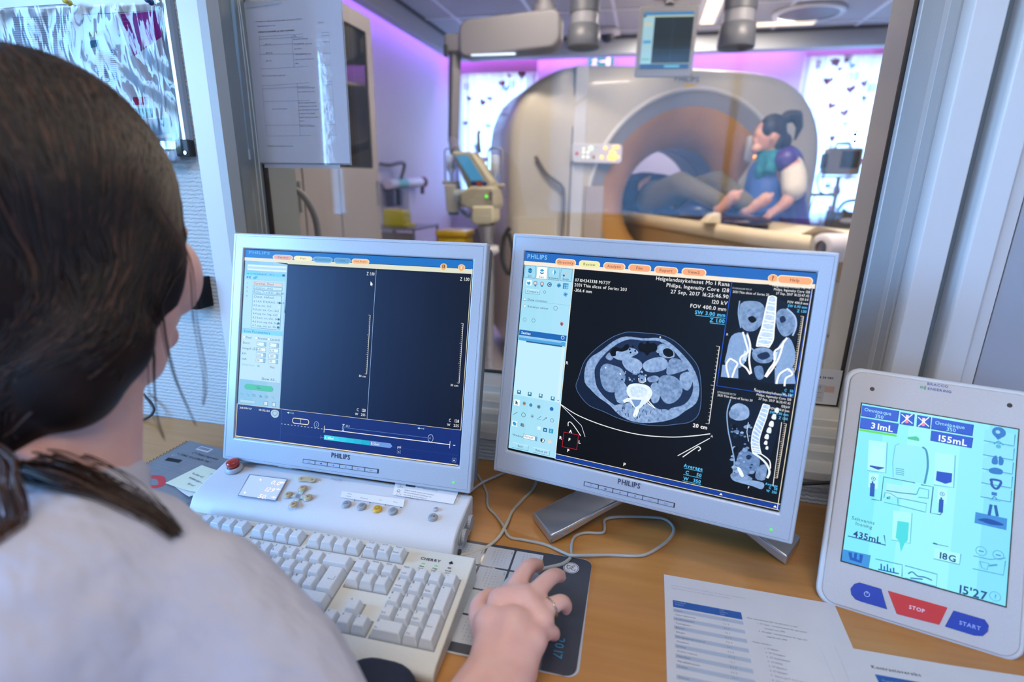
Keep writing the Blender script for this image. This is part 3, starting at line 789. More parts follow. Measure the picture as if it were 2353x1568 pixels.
def tab2(zx, zy, w, s, c):
    x, y = X(zx, zy)
    ik.raw(*_pill(x, y, w + .0025, .0100), g('F8E8C8'), 3); ik.raw(*_pill(x, y - .0002, w, .0082), g(c), 4); ik.text(s, x, y - .0019, .0038, g('4A3A34'), 5, 'c', local=True)
for zx, zy, s_, c_ in ((555, 233, 'Directory', 'F0AC84'), (706, 246, 'Review', 'E8E8A8'), (864, 260, 'Analysis', 'F0AC84'), (1025, 272, 'Film', 'F4A87C'), (1192, 288, 'Report', 'F4A87C'), (1368, 300, 'View2', 'F4A87C')):
    tab2(zx, zy, .0285, s_, c_)
tab2(2003, 354, .0370, 'Help', 'F8AC7C')
x, y = X(1866, 341); ik.raw([(x + .0058 * math.cos(j * .3927), y + .0050 * math.sin(j * .3927)) for j in range(16)], [tuple(range(16))], g('F8E0B8'), 3); ik.raw([(x + .0050 * math.cos(j * .3927), y + .0043 * math.sin(j * .3927)) for j in range(16)], [tuple(range(16))], g('F4AC78'), 4); ik.text('?', x, y - .0024, .0052, g('4A2C1C'), 5, 'c', bold=True, local=True)
# tool column
grad2(-.1895, -.1490, sl, .1332, '9CD8EC', 'A8DCF4', 1, 3)
for k, s_ in enumerate(('2D', 'Slab', 'Volume', 'Endo')):
    x0 = -.1885 + k * .0187; obox(x0, .1140, x0 + .0174, .1322, 'F2FAFC' if k == 1 else '9CD4EC', '5C7C94', 2)
    cx, cy = x0 + .0087, .1255; c1 = g('2C9CC8'); c2 = g('DCF0F8'); c3 = g('1C6C9C')
    if k < 2:
        for j in range(3): ik.raw([(cx - .0036, cy - .0025 + j * .0018), (cx, cy - .0046 + j * .0018), (cx + .0036, cy - .0025 + j * .0018), (cx, cy - .0004 + j * .0018)], [(0, 1, 2, 3)], (c3, c2, c1)[j] if k else (c3, c1, c3)[j], 5 + j)
    elif k == 2:
        ik.raw([(cx - .003, cy), (cx, cy - .005), (cx + .003, cy), (cx, cy + .005)], [(0, 1, 2, 3)], c2, 5); ik.raw([(cx, cy - .005), (cx + .003, cy), (cx, cy + .005)], [(0, 1, 2)], c1, 6)
    else:
        ik.raw([(cx - .004, cy - .003), (cx - .0015, cy - .0045), (cx + .004, cy + .002), (cx + .0015, cy + .004)], [(0, 1, 2, 3)], g('B8C8D4'), 5); ik.raw([(cx - .0035 + .0016 * math.cos(j * .785), cy - .0035 + .0016 * math.sin(j * .785)) for j in range(8)], [tuple(range(8))], c3, 6)
    ik.text(s_, cx, .1155, .0031, g('2C3C4C'), 5, 'c', local=True)
def icon(zx, zy, r_, c, shape='disc', L=5, w=.0006):
    x, y = X(zx, zy)
    if shape == 'disc': ik.raw([(x + r_ * math.cos(j * .524), y + r_ * math.sin(j * .524)) for j in range(12)], [tuple(range(12))], g(c), L)
    if shape == 'ring': ik.raw(*line_path([(x + r_ * math.cos(j * .449), y + r_ * math.sin(j * .449)) for j in range(14)], w, True), g(c), L)
    if shape == 'sq': rr(x - r_, y - r_, x + r_, y + r_, g(c), L)
    if shape == 'star':
        for a in range(4): ik.raw(*line_path([(x - r_ * math.cos(a * .785), y - r_ * math.sin(a * .785)), (x + r_ * math.cos(a * .785), y + r_ * math.sin(a * .785))], w), g(c), L)
icon(320, 358, .0040, 'F4FAFC', 'sq'); icon(318, 360, .0028, '2C9CC8', 'disc', 6); icon(318, 350, .0012, 'C8ECF8', 'disc', 7)
for zx, zy in ((360, 362), (402, 366)): icon(zx, zy, .0024, 'E8C8C4'); icon(zx, zy, .0027, '2C7CA4', 'ring', 6, .0008); icon(zx, zy + 14, .0016, '2C8CB8', 'disc', 7)
icon(450, 371, .0028, '2C4C7C', 'ring', 5, .0012); icon(452, 371, .0012, '2C4C7C', 'disc'); icon(510, 377, .0032, '1C7CAC', 'star', 5, .0012)
icon(553, 382, .0040, '2C7CB0', 'sq'); icon(556, 384, .0030, '7CC8EC', 'sq', 6); x, y = X(553, 382); rr(x - .003, y - .0003, x + .003, y + .0003, g('1C5C8C'), 7); rr(x - .0003, y - .003, x + .0003, y + .003, g('1C5C8C'), 7)
x, y = X(342, 415); obox(x - .0115, y - .0035, x + .0115, y + .0035, 'ACDDF0', '5C8CA4', 3); rr(x - .0115, y + .0030, x + .0115, y + .0035, g('E8F8FC'), 6); ik.text('Compare', x, y - .0014, .0031, g('2C3C54'), 6, 'c', local=True)
icon(551, 434, .0034, '1C7CC4', 'star', 5, .0009); icon(418, 418, .0018, '6C8494', 'ring')
for zy, s_ in ((462, 'Show crosshair'), (505, 'Rotation center')):
    x, y = X(290, zy); obox(x - .0018, y - .0018, x + .0018, y + .0018, 'F4FCFC', '6C94AC', 4); ik.text(s_, x + .0045, y - .0014, .0033, g('2C4464'), 6, local=True)
icon(486, 520, .0030, '6C8494', 'ring'); icon(288, 590, .0026, '7C98A8', 'ring'); icon(344, 596, .0026, '5C7C8C', 'ring'); icon(524, 617, .0026, 'B44C44', 'star', 5, .0010); icon(524, 622, .0018, '3C4C6C', 'disc', 5)
rr(-.1895, .0800, sl, .0803, g('6CA4C0'), 4)
# series box
x0, y0 = X(256, 688); rr(-.1885, y0, sl - .001, y0 + .0085, g('1C64B0'), 4); ik.text('Series', -.1850, y0 + .0024, .0038, g('E8F4FC'), 6, bold=True, local=True)
icon(529, 705, .0023, 'DCECF8', 'ring', 6, .0007)
rr(-.1885, -.0640, sl - .0015, y0, g('BCE6F6'), 3); rr(-.1885, y0 - .0075, sl - .0015, y0 - .0012, g('4CA0DC'), 4); rr(-.1760, y0 - .0090, sl - .006, y0 - .0070, g('2C5C8C'), 5); rr(-.1885, y0 - .0032, sl - .008, y0 - .0004, g('8CC4E8'), 6)
rr(sl - .0062, -.0640, sl - .0018, y0 - .010, g('CCE8F4'), 4); ik.raw([(sl - .0052, -.060), (sl - .0028, -.060), (sl - .004, -.0618)], [(0, 1, 2)], g('1C4C8C'), 6)
for zx, zy, c_ in ((244, 1047, '1C7494'), (312, 1060, '1C7494'), (382, 1071, '4C84A4'), (459, 1088, '1C8CAC')):
    icon(zx, zy, .0030, c_, 'sq'); icon(zx, zy - 4, .0014, 'C8ECF4', 'sq', 6)
icon(229, 1113, .0046, 'E8F8FC', 'sq', 3)
x, y = X(222, 1097); ik.raw([(x, y), (x, y - .0068), (x + .0017, y - .0052), (x + .0028, y - .0076), (x + .0038, y - .0071), (x + .0028, y - .0048), (x + .0048, y - .0046)], [(0, 1, 2), (2, 3, 4, 5), (0, 2, 5, 6)], g('3C5464'), 6)
icon(276, 1124, .0026, 'D8B8A4'); icon(276, 1118, .0030, '6C5C54', 'star', 6, .0008); icon(318, 1129, .0020, '2C8CBC', 'disc'); icon(318, 1129, .0023, '4C6474', 'ring', 6); icon(369, 1140, .0030, '5C6C7C', 'star', 5, .0012); icon(451, 1154, .0030, '1C6CAC'); 
x, y = X(218, 1181); ik.raw(*line_path([(x - .0035, y - .0028), (x + .0035, y + .0028)], .0006), g('2C3C4C'), 6); icon(270, 1191, .0032, '2C3C4C', 'ring'); icon(326, 1200, .0030, '2C3C4C', 'star', 5, .0004)
x, y = X(369, 1210); ik.raw(*line_path([(x + .003, y + .003), (x - .003, y - .0025), (x + .0036, y - .0025)], .0006), g('2C3C4C'), 6)
x, y = X(406, 1217); ik.raw(*line_path([(x - .003, y - .003), (x + .003, y + .003)], .0006), g('2C3C4C'), 6); ik.raw([(x + .003, y + .003), (x + .0008, y + .0024), (x + .0025, y + .0006)], [(0, 1, 2)], g('2C3C4C'), 6); icon(452, 1226, .0026, '4C6C84', 'ring')
icon(211, 1246, .0042, 'E8F8FC', 'sq', 3); icon(209, 1243, .0022, '2C8CC4', 'sq'); icon(214, 1249, .0022, '3C9CCC', 'sq', 6); icon(260, 1254, .0024, '5C6C7C', 'sq'); icon(266, 1259, .0020, '7C8C9C', 'sq', 6)
icon(368, 1275, .0026, 'D8ECF4', 'sq'); icon(407, 1286, .0030, '1C5C84', 'sq'); icon(407, 1286, .0014, '8CD0EC', 'sq', 6); icon(445, 1293, .0034, '2C9CCC', 'sq'); ik.text('i', X(445, 1293)[0], X(445, 1293)[1] - .0018, .0040, g('FFFFFF'), 7, 'c', bold=True, local=True)
x, y = X(196, 1321); ik.text('Window:', x, y, .0034, g('2C4464'), 6, local=True)
x, y = X(310, 1334); obox(x - .0115, y - .0036, x + .0115, y + .0036, 'F0FAFC', '4C7CA4', 4); ik.text('Default', x - .0105, y - .0012, .0034, g('2C4464'), 7, local=True); rr(x + .0078, y - .003, x + .011, y + .003, g('5CA4D4'), 6)
icon(389, 1352, .0030, 'F4F8F8'); icon(389, 1352, .0030, '1C242C', 'ring', 6, .0008); x, y = X(389, 1352); rr(x - .0022, y - .0020, x, y + .0020, g('1C242C'), 7); icon(436, 1361, .0030, 'E0D4CC')
for zx, zy, s_ in ((246, 1389, 'Exit'), (380, 1420, 'Reset all')):
    x, y = X(zx, zy); rr(x - .0135, y - .0048, x + .0135, y - .0043, g('4C84A8'), 4); rr(x + .0130, y - .0043, x + .0135, y + .0035, g('4C84A8'), 4); rr(x - .0135, y + .0030, x + .0130, y + .0035, g('E4F6FC'), 4); ik.text(s_, x, y - .0018, .0034, g('2C4464'), 6, 'c', local=True)
# main slice view: header text
TW = g('FFFFFF')
def T(s, zx, zy, sz, m, al='l', bold=False, sx=1.): x, y = X(zx, zy); ik.text(s, x, y, sz, m, 6, al, bold=bold, local=True, sx=sx)
T('07104343338 M/73Y', 612, 352, .0044, TW, sx=.93); T('2031 Thin slices of Series 203', 608, 382, .0044, TW, sx=.93); T('-306.4 mm', 604, 415, .0044, TW, sx=.93)
for s_, zx, zy in (('Helgelandssykehuset Mo I Rana', 1594, 390), ('Philips, Ingenuity Core 128', 1590, 428), ('27 Sep, 2017 16:25:46.90', 1585, 467), ('120 kV', 1579, 507), ('FOV 400.0 mm', 1570, 545)):
    T(s_, zx, zy, .0050, TW, 'r', sx=.95)
for s_, zx, zy in (('SW 3.00 mm', 1564, 582), ('Z 1.00', 1559, 620)):
    T(s_, zx, zy, .0048, g('5CC0F4'), 'r', True, .95); x, y = X(zx, zy); wdt = .0365 if 'SW' in s_ else .0180; rr(x - wdt, y - .0020, x, y - .0013, g('5CC0F4'), 6)
T('R', 545, 872, .0046, TW); T('20 cm', 1440, 1285, .0050, TW, 'r', sx=.95, bold=True); T('P', 902, 1512, .0046, TW, 'l', True)
for s_, zx, zy in (('Average', 1408, 1545), ('C     50', 1400, 1585), ('W   350', 1395, 1625)):
    T(s_, zx, zy, .0046, g('5CC0F4'), 'r', True, .95); x, y = X(zx, zy); rr(x - .0235, y - .0018, x, y - .0012, g('5CC0F4'), 6)
# ruler
a = X(1524, 765); b2 = X(1451, 1250); ik.raw(*line_path([a, b2], .0007), g('FFFFFF'), 5)
for i in range(21):
    t_ = i / 20; x = a[0] + (b2[0] - a[0]) * t_; y = a[1] + (b2[1] - a[1]) * t_; rr(x - (.0042 if i % 10 == 0 else .0022), y - .00025, x, y + .00025, g('E8DCC8'), 5)
# orientation box
ik.line([(527, 1300), (620, 1318), (607, 1410), (514, 1392)], .0007, g('E02030'), 5, closed=True)
for s_, zx, zy in (('A', 560, 1303), ('F', 554, 1355), ('R', 496, 1343), ('L', 618, 1370), ('P', 545, 1424)): T(s_, zx, zy, .0046, TW, 'l', True)
# couch cradle traces
ik.line([(505, 1122), (620, 1195), (800, 1265), (1000, 1315), (1200, 1332), (1350, 1325), (1458, 1312)], .0011, g('F4F8FC'), 4, smooth=5)
ik.line([(512, 1130), (640, 1260), (662, 1330)], .0007, g('E8F0FC'), 4); ik.line([(555, 1262), (556, 1240), (572, 1238), (600, 1272), (634, 1324)], .0011, g('F4F8FC'), 4, smooth=3)
ik.line([(1250, 1450), (1455, 1340)], .0009, g('F4F8FC'), 4); ik.line([(1282, 1458), (1370, 1398), (1388, 1395), (1395, 1408), (1380, 1420)], .0011, g('F4F8FC'), 4, smooth=3)
T('A', 1460, 1333, .0030, TW); T('R', 1566, 696, .0030, TW)
# frame lines
rr(sl, -.1490, sl + .0008, .1330, g('E8E8D8'), 6)
c1 = X(1608, 360); c2 = X(1503, 1010); ik.raw(*line_path([c1, c2], .0008), g('2458D8'), 5); c3 = X(1985, 1085); c4 = X(2110, 402)
ik.raw(*line_path([c2, c3], .0009), g('2458D8'), 5); ik.raw(*line_path([c3, c4], .0008), g('2458D8'), 5)
rr(sl, -.1490, .1905, -.1418, g('143C94'), 3); rr(sl, -.1418, .1905, -.1410, g('F0E8C8'), 4); rr(sl, -.1497, .1905, -.1490, g('F0E8C8'), 4); rr(.1876, -.1497, .1884, .1330, g('F0E8C8'), 4)
for zx, zy in ((1704, 1647), (1876, 1690)):
    pass
for x in (.118, .183): ik.raw([(x, -.1470), (x + .004, -.1470), (x + .002, -.1442)], [(0, 1, 2)], g('FFFFFF'), 6)
# ---- tissue tones carry their own grain
def tissue(c, c2, sc=260): return mat('lit_tissue_' + c + c2, '050505', rough=.35, spec=.25, emit=c, es=1, noise=(sc, c2, .5))
fat = tissue('0C1830', '101E3C'); fat2 = tissue('1E3256', '162748'); mus = tissue('A0BCE4', '6484B4', 260); org = tissue('92AEDA', '54749F', 230); org2 = tissue('A6C2EA', '6C8CBC', 210); bright = tissue('F8FCFF', 'D0E6FC', 120); skin_l = g('5C7CAC'); air = g('02040A')
P_ = ik.poly; Ln = ik.line
body = [(640, 915), (668, 850), (735, 780), (830, 712), (900, 682), (950, 672), (1045, 678), (1150, 690), (1240, 730), (1330, 815), (1385, 890), (1402, 980), (1403, 1100), (1385, 1190), (1330, 1238), (1240, 1252), (1130, 1262), (1000, 1248), (880, 1215), (780, 1170), (690, 1132), (630, 1065), (608, 1010), (625, 960)]
P_(body, fat, 1, 3); Ln(body, .0006, skin_l, 2, closed=True, smooth=3)
wall_o = [(668, 900), (700, 835), (770, 790), (850, 730), (930, 700), (1040, 712), (1150, 712), (1235, 760), (1330, 860), (1378, 950), (1392, 1040), (1370, 1120), (1300, 1170), (1230, 1215), (1120, 1240), (980, 1238), (880, 1190), (820, 1130), (750, 1080), (700, 1030), (665, 985)]
P_(wall_o, mus, 2, 3)
wall_i = [(735, 890), (790, 815), (870, 750), (950, 718), (1040, 726), (1140, 730), (1215, 775), (1290, 860), (1345, 960), (1350, 1050), (1300, 1125), (1215, 1150), (1170, 1170), (1050, 1120), (950, 1110), (880, 1140), (800, 1090), (745, 1020), (730, 950)]
P_(wall_i, fat2, 3, 3)
for poly_, m_ in (([(765, 905), (800, 870), (850, 880), (905, 905), (925, 960), (900, 1020), (850, 1050), (800, 1040), (770, 990)], org),
                  ([(855, 1045), (890, 985), (925, 1000), (945, 1060), (920, 1120), (870, 1110)], mus),
                  ([(1040, 870), (1090, 840), (1160, 830), (1196, 865), (1180, 905), (1110, 925), (1050, 915)], org2),
                  ([(1205, 850), (1250, 838), (1310, 870), (1320, 905), (1270, 925), (1215, 940), (1185, 930)], org),
                  ([(1140, 960), (1210, 945), (1270, 980), (1285, 1050), (1240, 1110), (1180, 1120), (1140, 1060)], org),
                  ([(1275, 940), (1335, 925), (1350, 985), (1320, 1040), (1275, 1010)], mus),
                  ([(1085, 1010), (1125, 990), (1145, 1050), (1130, 1110), (1090, 1110)], mus),
                  ([(905, 850), (960, 830), (1015, 850), (1035, 890), (990, 930), (930, 905)], org2),
                  ([(960, 900), (1005, 895), (1020, 925), (985, 940)], mus), ([(1015, 955), (1035, 945), (1055, 960), (1050, 985), (1018, 985)], org2),
                  ([(1065, 960), (1110, 945), (1140, 960), (1120, 985), (1075, 985)], org),
                  ([(830, 800), (870, 790), (960, 770), (1010, 800), (960, 830), (900, 850), (850, 830)], org2), ([(1120, 780), (1165, 745), (1230, 790), (1235, 830), (1180, 835), (1140, 815)], mus),
                  ([(800, 830), (825, 800), (850, 830), (830, 850)], org)):
    P_(poly_, m_, 4, 3)
for poly_ in ([(830, 800), (845, 775), (870, 765), (900, 775), (930, 750), (950, 752), (945, 780), (905, 795), (870, 792), (865, 820), (840, 822)], [(1010, 755), (1030, 735), (1050, 750), (1070, 728), (1085, 745), (1105, 740), (1128, 755), (1125, 790), (1085, 800), (1065, 822), (1045, 800), (1015, 790)], [(1165, 785), (1195, 772), (1228, 790), (1232, 820), (1200, 832), (1170, 815)]):
    P_(poly_, air, 6, 3)
Ln([(1165, 785), (1195, 772), (1228, 790), (1232, 820), (1200, 832), (1170, 815)], .0006, g('9CBCE4'), 7, True, 3)
for zx, zy in ((955, 780), (975, 762), (990, 790), (960, 800), (1135, 810)): icon(zx, zy, .0014, '050A18', 'disc', 7)
# back muscles
P_([(845, 1140), (905, 1125), (960, 1160), (985, 1215), (930, 1215), (880, 1190)], mus, 5, 3); P_([(1010, 1215), (1040, 1150), (1110, 1160), (1190, 1160), (1180, 1205), (1100, 1235)], mus, 5, 3)
for k in range(26):
    zx = random.uniform(860, 1190); zy = random.uniform(1120, 1225); ik.raw(*line_path([X(zx, zy), X(zx + random.uniform(-8, 8), zy + random.uniform(8, 26))], .0008), g('14244C'), 6)
# mesentery specks
for k in range(40):
    zx = random.uniform(900, 1060); zy = random.uniform(910, 985); icon(zx, zy, random.uniform(.0006, .0016), random.choice(['1A2C54', '9CBCE4', '6C8CBC']), 'disc', 6)
for zx, zy in ((800, 895), (893, 934), (1150, 705)): icon(zx, zy, .0010, 'FFFFFF', 'disc', 7)
Ln([(1008, 960), (1012, 985), (1035, 992), (1055, 980), (1050, 955)], .0008, g('FFFFFF'), 7)
# vertebra
P_([(940, 1010), (975, 995), (1030, 998), (1075, 1015), (1095, 1055), (1075, 1090), (1020, 1098), (960, 1090), (932, 1050)], bright, 6, 3)
P_([(960, 1020), (1010, 1010), (1055, 1030), (1062, 1060), (1020, 1080), (965, 1070)], tissue('E8F4FF', 'A8CCF4', 300), 7, 3)
P_([(935, 1085), (1085, 1085), (1070, 1105), (1015, 1150), (995, 1200), (978, 1208), (968, 1195), (985, 1150), (950, 1110), (910, 1112), (908, 1100)], bright, 6)
P_([(960, 1095), (1025, 1098), (1010, 1130), (985, 1145)], tissue('6C8CC0', '7C9CD0'), 7)
Ln([(1065, 1100), (1110, 1150), (1080, 1130), (1060, 1115)], .0013, g('F4FAFF'), 7); Ln([(945, 1100), (915, 1115), (930, 1095)], .0012, g('F4FAFF'), 7)
# ---- coronal view (upper right)
mid = tissue('5070A0', '7898C8', 220)
P_([(1640, 480), (1760, 470), (1870, 460), (2010, 520), (2040, 580), (2010, 700), (1980, 830), (2000, 1010), (1880, 1000), (1530, 955), (1560, 850), (1600, 720), (1645, 640)], g('081226'), 1)
P_([(1660, 500), (1740, 482), (1800, 505), (1815, 580), (1770, 650), (1700, 670), (1655, 620)], tissue('8CA8CC', '7090BC'), 3, 3)
P_([(1680, 545), (1800, 520), (1805, 590), (1760, 660), (1700, 668), (1672, 610)], org, 4, 3); P_([(1705, 590), (1735, 575), (1760, 600), (1730, 620)], air, 5, 3)
P_([(1885, 560), (1930, 530), (1985, 560), (2005, 620), (1985, 680), (1930, 705), (1890, 650)], org, 3, 3); P_([(1905, 590), (1930, 575), (1945, 605), (1915, 620)], g('1A2C50'), 5, 3)
Ln([(1950, 530), (2000, 580), (2008, 640), (1985, 700)], .0018, g('A8C4EC'), 4, smooth=3); Ln([(1655, 480), (1645, 560), (1660, 650)], .0014, g('8CACD8'), 4, smooth=3)
P_([(1600, 700), (1670, 680), (1720, 740), (1700, 830), (1650, 900), (1560, 880), (1570, 800)], tissue('7C9CCC', '90B0DC'), 3, 3); P_([(1900, 760), (1960, 710), (2000, 800), (1980, 900), (1890, 920), (1880, 830)], tissue('7C9CCC', '90B0DC'), 3, 3)
P_([(1540, 880), (1640, 880), (1640, 965), (1530, 955)], tissue('7C9CCC', '90B0DC'), 2); P_([(1870, 900), (1990, 900), (2000, 1000), (1870, 1000)], tissue('7C9CCC', '90B0DC'), 2)
P_([(1735, 790), (1800, 770), (1860, 800), (1850, 860), (1780, 870), (1735, 840)], org, 3, 3); P_([(1760, 820), (1820, 800), (1840, 830), (1790, 850)], g('1A2C50'), 4, 3); P_([(1740, 900), (1790, 890), (1800, 960), (1760, 970)], mid, 3, 3)
Ln([(1700, 680), (1705, 760), (1740, 790)], .002, tissue('6C8CBC', '8CACD8'), 3)
# spine ladder
sp_l = [(1838, 455), (1822, 520), (1806, 590), (1790, 655), (1768, 715), (1758, 765)]; sp_r = [(1885, 460), (1880, 530), (1875, 600), (1868, 665), (1862, 725), (1835, 772)]
Ln(sp_l, .0016, g('F8FCFF'), 6, smooth=4); Ln(sp_r, .0016, g('F8FCFF'), 6, smooth=4)
P_(sp_l + sp_r[::-1], tissue('A8C8F4', 'D8ECFF', 300), 5)
for i in range(13):
    t_ = i / 12; k = min(int(t_ * 5), 4); f_ = t_ * 5 - k
    a_ = [sp_l[k][d] * (1 - f_) + sp_l[k + 1][d] * f_ for d in (0, 1)]; b_ = [sp_r[k][d] * (1 - f_) + sp_r[k + 1][d] * f_ for d in (0, 1)]
    Ln([a_, ((a_[0] + b_[0]) / 2, (a_[1] + b_[1]) / 2 + (6 if i % 2 else -6)), b_], .0014, g('F8FCFF'), 7, smooth=3)
for pts in ([(1672, 675), (1690, 740), (1702, 800), (1660, 830), (1655, 870), (1690, 900), (1715, 940)], [(1700, 690), (1718, 760), (1710, 850), (1722, 935)], [(1950, 712), (1905, 770), (1870, 800), (1870, 860), (1835, 910), (1808, 955)], [(1930, 730), (1900, 830), (1860, 900), (1815, 958)], [(1590, 840), (1565, 880), (1580, 960)], [(1590, 840), (1635, 870), (1620, 905), (1600, 960)], [(1955, 905), (1900, 940), (1880, 1000)], [(1955, 905), (1980, 940), (1940, 965), (1930, 1015)]):
    Ln(pts, .0022, g('F8FCFF'), 7, smooth=4)
P_([(1680, 790), (1700, 800), (1690, 860), (1665, 850)], g('C8E0FC'), 6); P_([(1870, 800), (1890, 800), (1880, 850), (1860, 850)], g('C8E0FC'), 6)
P_([(1585, 850), (1625, 870), (1600, 940), (1575, 930)], tissue('7C9CCC', '9CBCEC'), 5); P_([(1950, 915), (1970, 935), (1930, 980), (1895, 960)], tissue('7C9CCC', '9CBCEC'), 5)
P_([(1505, 960), (1980, 1035), (1985, 1085), (1503, 1010)], g('02040A'), 5)
def side_text(zx, zy, zr, zry, r_):
    T('2031 Thin slices of Series 20', zx, zy, .0030, TW, sx=.8)
    for k, s_ in enumerate(('Helgelandssykehuset Mo I R', 'Philips, Ingenuity Core 128', '27 Sep, 2017 16:25:47.42', '120 kV', 'FOV 400.0 mm')): T(s_, zr - k * 4, zry + k * 24, .0030, TW, 'r', sx=.8)
    for k, s_ in enumerate(('SW 0.90 mm', 'Z 1.00')): T(s_, zr - 22 - k * 4, zry + 120 + k * 26, .0032, g('5CC0F4'), 'r', sx=.8, bold=True)
side_text(1610, 430, 2100, 413, 0); side_text(1506, 1075, 1975, 1083, 0)
T('07104343338 M/73Y', 1610, 405, .0026, g('C8D0D8'), sx=.7); T('07104343338 M/73Y', 1506, 1055, .0026, g('C8D0D8'), sx=.7)
P_([(1618, 366), (1842, 380), (1838, 412), (1800, 412), (1616, 396)], g('04070E'), 8)
for (xa, ya, xb, yb_) in ((2055, 580, 2000, 915), (1940, 1250, 1878, 1590)):
    a_ = X(xa, ya); b_ = X(xb, yb_); ik.raw(*line_path([a_, b_], .0007), g('F0E4D0'), 7)
    for i in range(31):
        t_ = i / 30; x = a_[0] + (b_[0] - a_[0]) * t_; y = a_[1] + (b_[1] - a_[1]) * t_; rr(x - (.0034 if i % 10 == 0 else .0024), y - .0003, x, y + .0003, g('D8CCB8'), 7)
T('30 cm', 1998, 930, .0028, TW, 'r', sx=.8); T('C   50', 1985, 1055, .0032, g('5CC0F4'), 'r', True, .8); T('W  350', 1982, 1080, .0032, g('5CC0F4'), 'r', True, .8); T('F', 1738, 1040, .0030, TW)
T('C   50', 1878, 1668, .0032, g('5CC0F4'), 'r', True, .8); T('W  350', 1874, 1690, .0032, g('5CC0F4'), 'r', True, .8); T('Average', 1880, 1648, .0032, g('5CC0F4'), 'r', True, .8); T('F', 1690, 1655, .0030, TW)
# ---- sagittal view (lower right)
P_([(1590, 1095), (1790, 1115), (1900, 1150), (1895, 1250), (1850, 1420), (1800, 1560), (1790, 1620), (1690, 1600), (1600, 1560), (1615, 1480), (1590, 1350), (1565, 1200)], g('0A142A'), 2, 3)
Ln([(1590, 1095), (1566, 1180), (1572, 1290), (1590, 1380), (1608, 1480), (1600, 1560)], .0014, g('8CB0DC'), 4, smooth=4)
P_([(1590, 1150), (1640, 1120), (1700, 1150), (1700, 1210), (1640, 1230), (1595, 1210)], org2, 4, 3); P_([(1580, 1170), (1620, 1155), (1645, 1190), (1620, 1220), (1585, 1210)], org, 5, 3)
for k in range(44):
    zx = random.uniform(1590, 1720); zy = random.uniform(1240, 1560); s_ = random.uniform(6, 20)
    P_([(zx - s_, zy), (zx, zy - s_ * .7), (zx + s_, zy), (zx, zy + s_ * .6)], random.choice([org, org2, mid, fat2, mus]), 4 if k % 2 else 5, 3)
P_([(1650, 1420), (1720, 1430), (1770, 1480), (1740, 1550), (1650, 1570), (1620, 1500)], mid, 3, 3); P_([(1760, 1520), (1810, 1510), (1800, 1600), (1740, 1590)], org, 3, 3)
P_([(1600, 1250), (1625, 1262), (1620, 1290), (1600, 1280)], air, 6, 3); P_([(1605, 1400), (1630, 1392), (1628, 1420), (1606, 1425)], air, 6, 3)
v_l = [(1795, 1125), (1770, 1190), (1745, 1250), (1722, 1320), (1718, 1390), (1725, 1430)]; v_r = [(1835, 1135), (1815, 1210), (1785, 1290), (1768, 1350), (1770, 1400), (1780, 1440)]
P_(v_l + v_r[::-1], tissue('8CB4E8', 'C8E4FF', 300), 6); Ln(v_l, .0010, g('F8FCFF'), 7, smooth=3); Ln(v_r, .0010, g('F8FCFF'), 7, smooth=3)
for i in range(15):
    t_ = i / 14; k = min(int(t_ * 5), 4); f_ = t_ * 5 - k
    a_ = [v_l[k][d] * (1 - f_) + v_l[k + 1][d] * f_ for d in (0, 1)]; b_ = [v_r[k][d] * (1 - f_) + v_r[k + 1][d] * f_ for d in (0, 1)]
    Ln([a_, b_], .0011, g('F8FCFF'), 8)
Ln([(1725, 1430), (1770, 1460), (1810, 1500), (1830, 1550), (1815, 1590)], .0026, g('E8F4FF'), 7, smooth=3); Ln([(1780, 1440), (1830, 1480), (1835, 1530)], .0014, g('F8FCFF'), 7, smooth=3)
for zx, zy, s_ in ((1880, 1165, 15), (1862, 1205, 16), (1845, 1250, 17), (1830, 1290, 17), (1815, 1330, 15), (1808, 1368, 12), (1815, 1400, 10)):
    P_([(zx - s_, zy + s_ * .4), (zx - s_ * .3, zy - s_), (zx + s_ * .8, zy - s_ * .8), (zx + s_ * .7, zy + s_), (zx - s_ * .4, zy + s_)], bright, 7, 3)
Ln([(1700, 1240), (1690, 1300), (1700, 1360)], .0008, g('C8E0FC'), 7)
P_([(1590, 1560), (1680, 1568), (1720, 1600), (1600, 1600)], org, 4, 3)
P_([(1625, 1525), (1645, 1528), (1668, 1575), (1648, 1580)], bright, 6, 3)
P_([(1598, 1590), (1690, 1600), (1790, 1620), (1780, 1660), (1720, 1640), (1610, 1610)], tissue('7C9CCC', '90B0DC'), 4, 3)
ik.line([(1910, 1240), (1850, 1640)], .0008, g('E8ECF0'), 6); ik.line([(1935, 1140), (1925, 1240)], .0005, g('9CACC0'), 6)
ik.build('screen_picture', M2)
# ================= scanner control box behind the keyboard
cream = mat('ivory_plastic', 'D6D8DC', rough=.42, noise=(700, 'CED1D6', .5), bump=(900, .00005))
kbp = mat('keyboard_beige', 'DADCD6', rough=.45, noise=(600, 'D2D4CE', .5))
keym = mat('keycap_grey', 'D8DDE2', rough=.4, noise=(500, 'D0D6DC', .5))
box = thing('control_box', 'long ivory scanner control box with red stop button behind the keyboard', 'control box', (-.43, .64, DZ))
mb = MB()
prof = [(.586, .7315), (.680, .7315), (.684, .787), (.678, .7900), (.620, .7785), (.600, .770), (.590, .755), (.586, .742)]
mb.prism(prof, -.642, -.216, 'x', cream)
mb.build('housing', box, local=False, bevel=.009, seg=4)
TC = math.atan2(.792 - .775, .690 - .612)
top = frame('control_face', '', '', (-.43, .651, .7868), 0, TC)
del top['label']; del top['category']
top.parent = box; top.matrix_basis = box.matrix_basis.inverted() @ top.matrix_basis
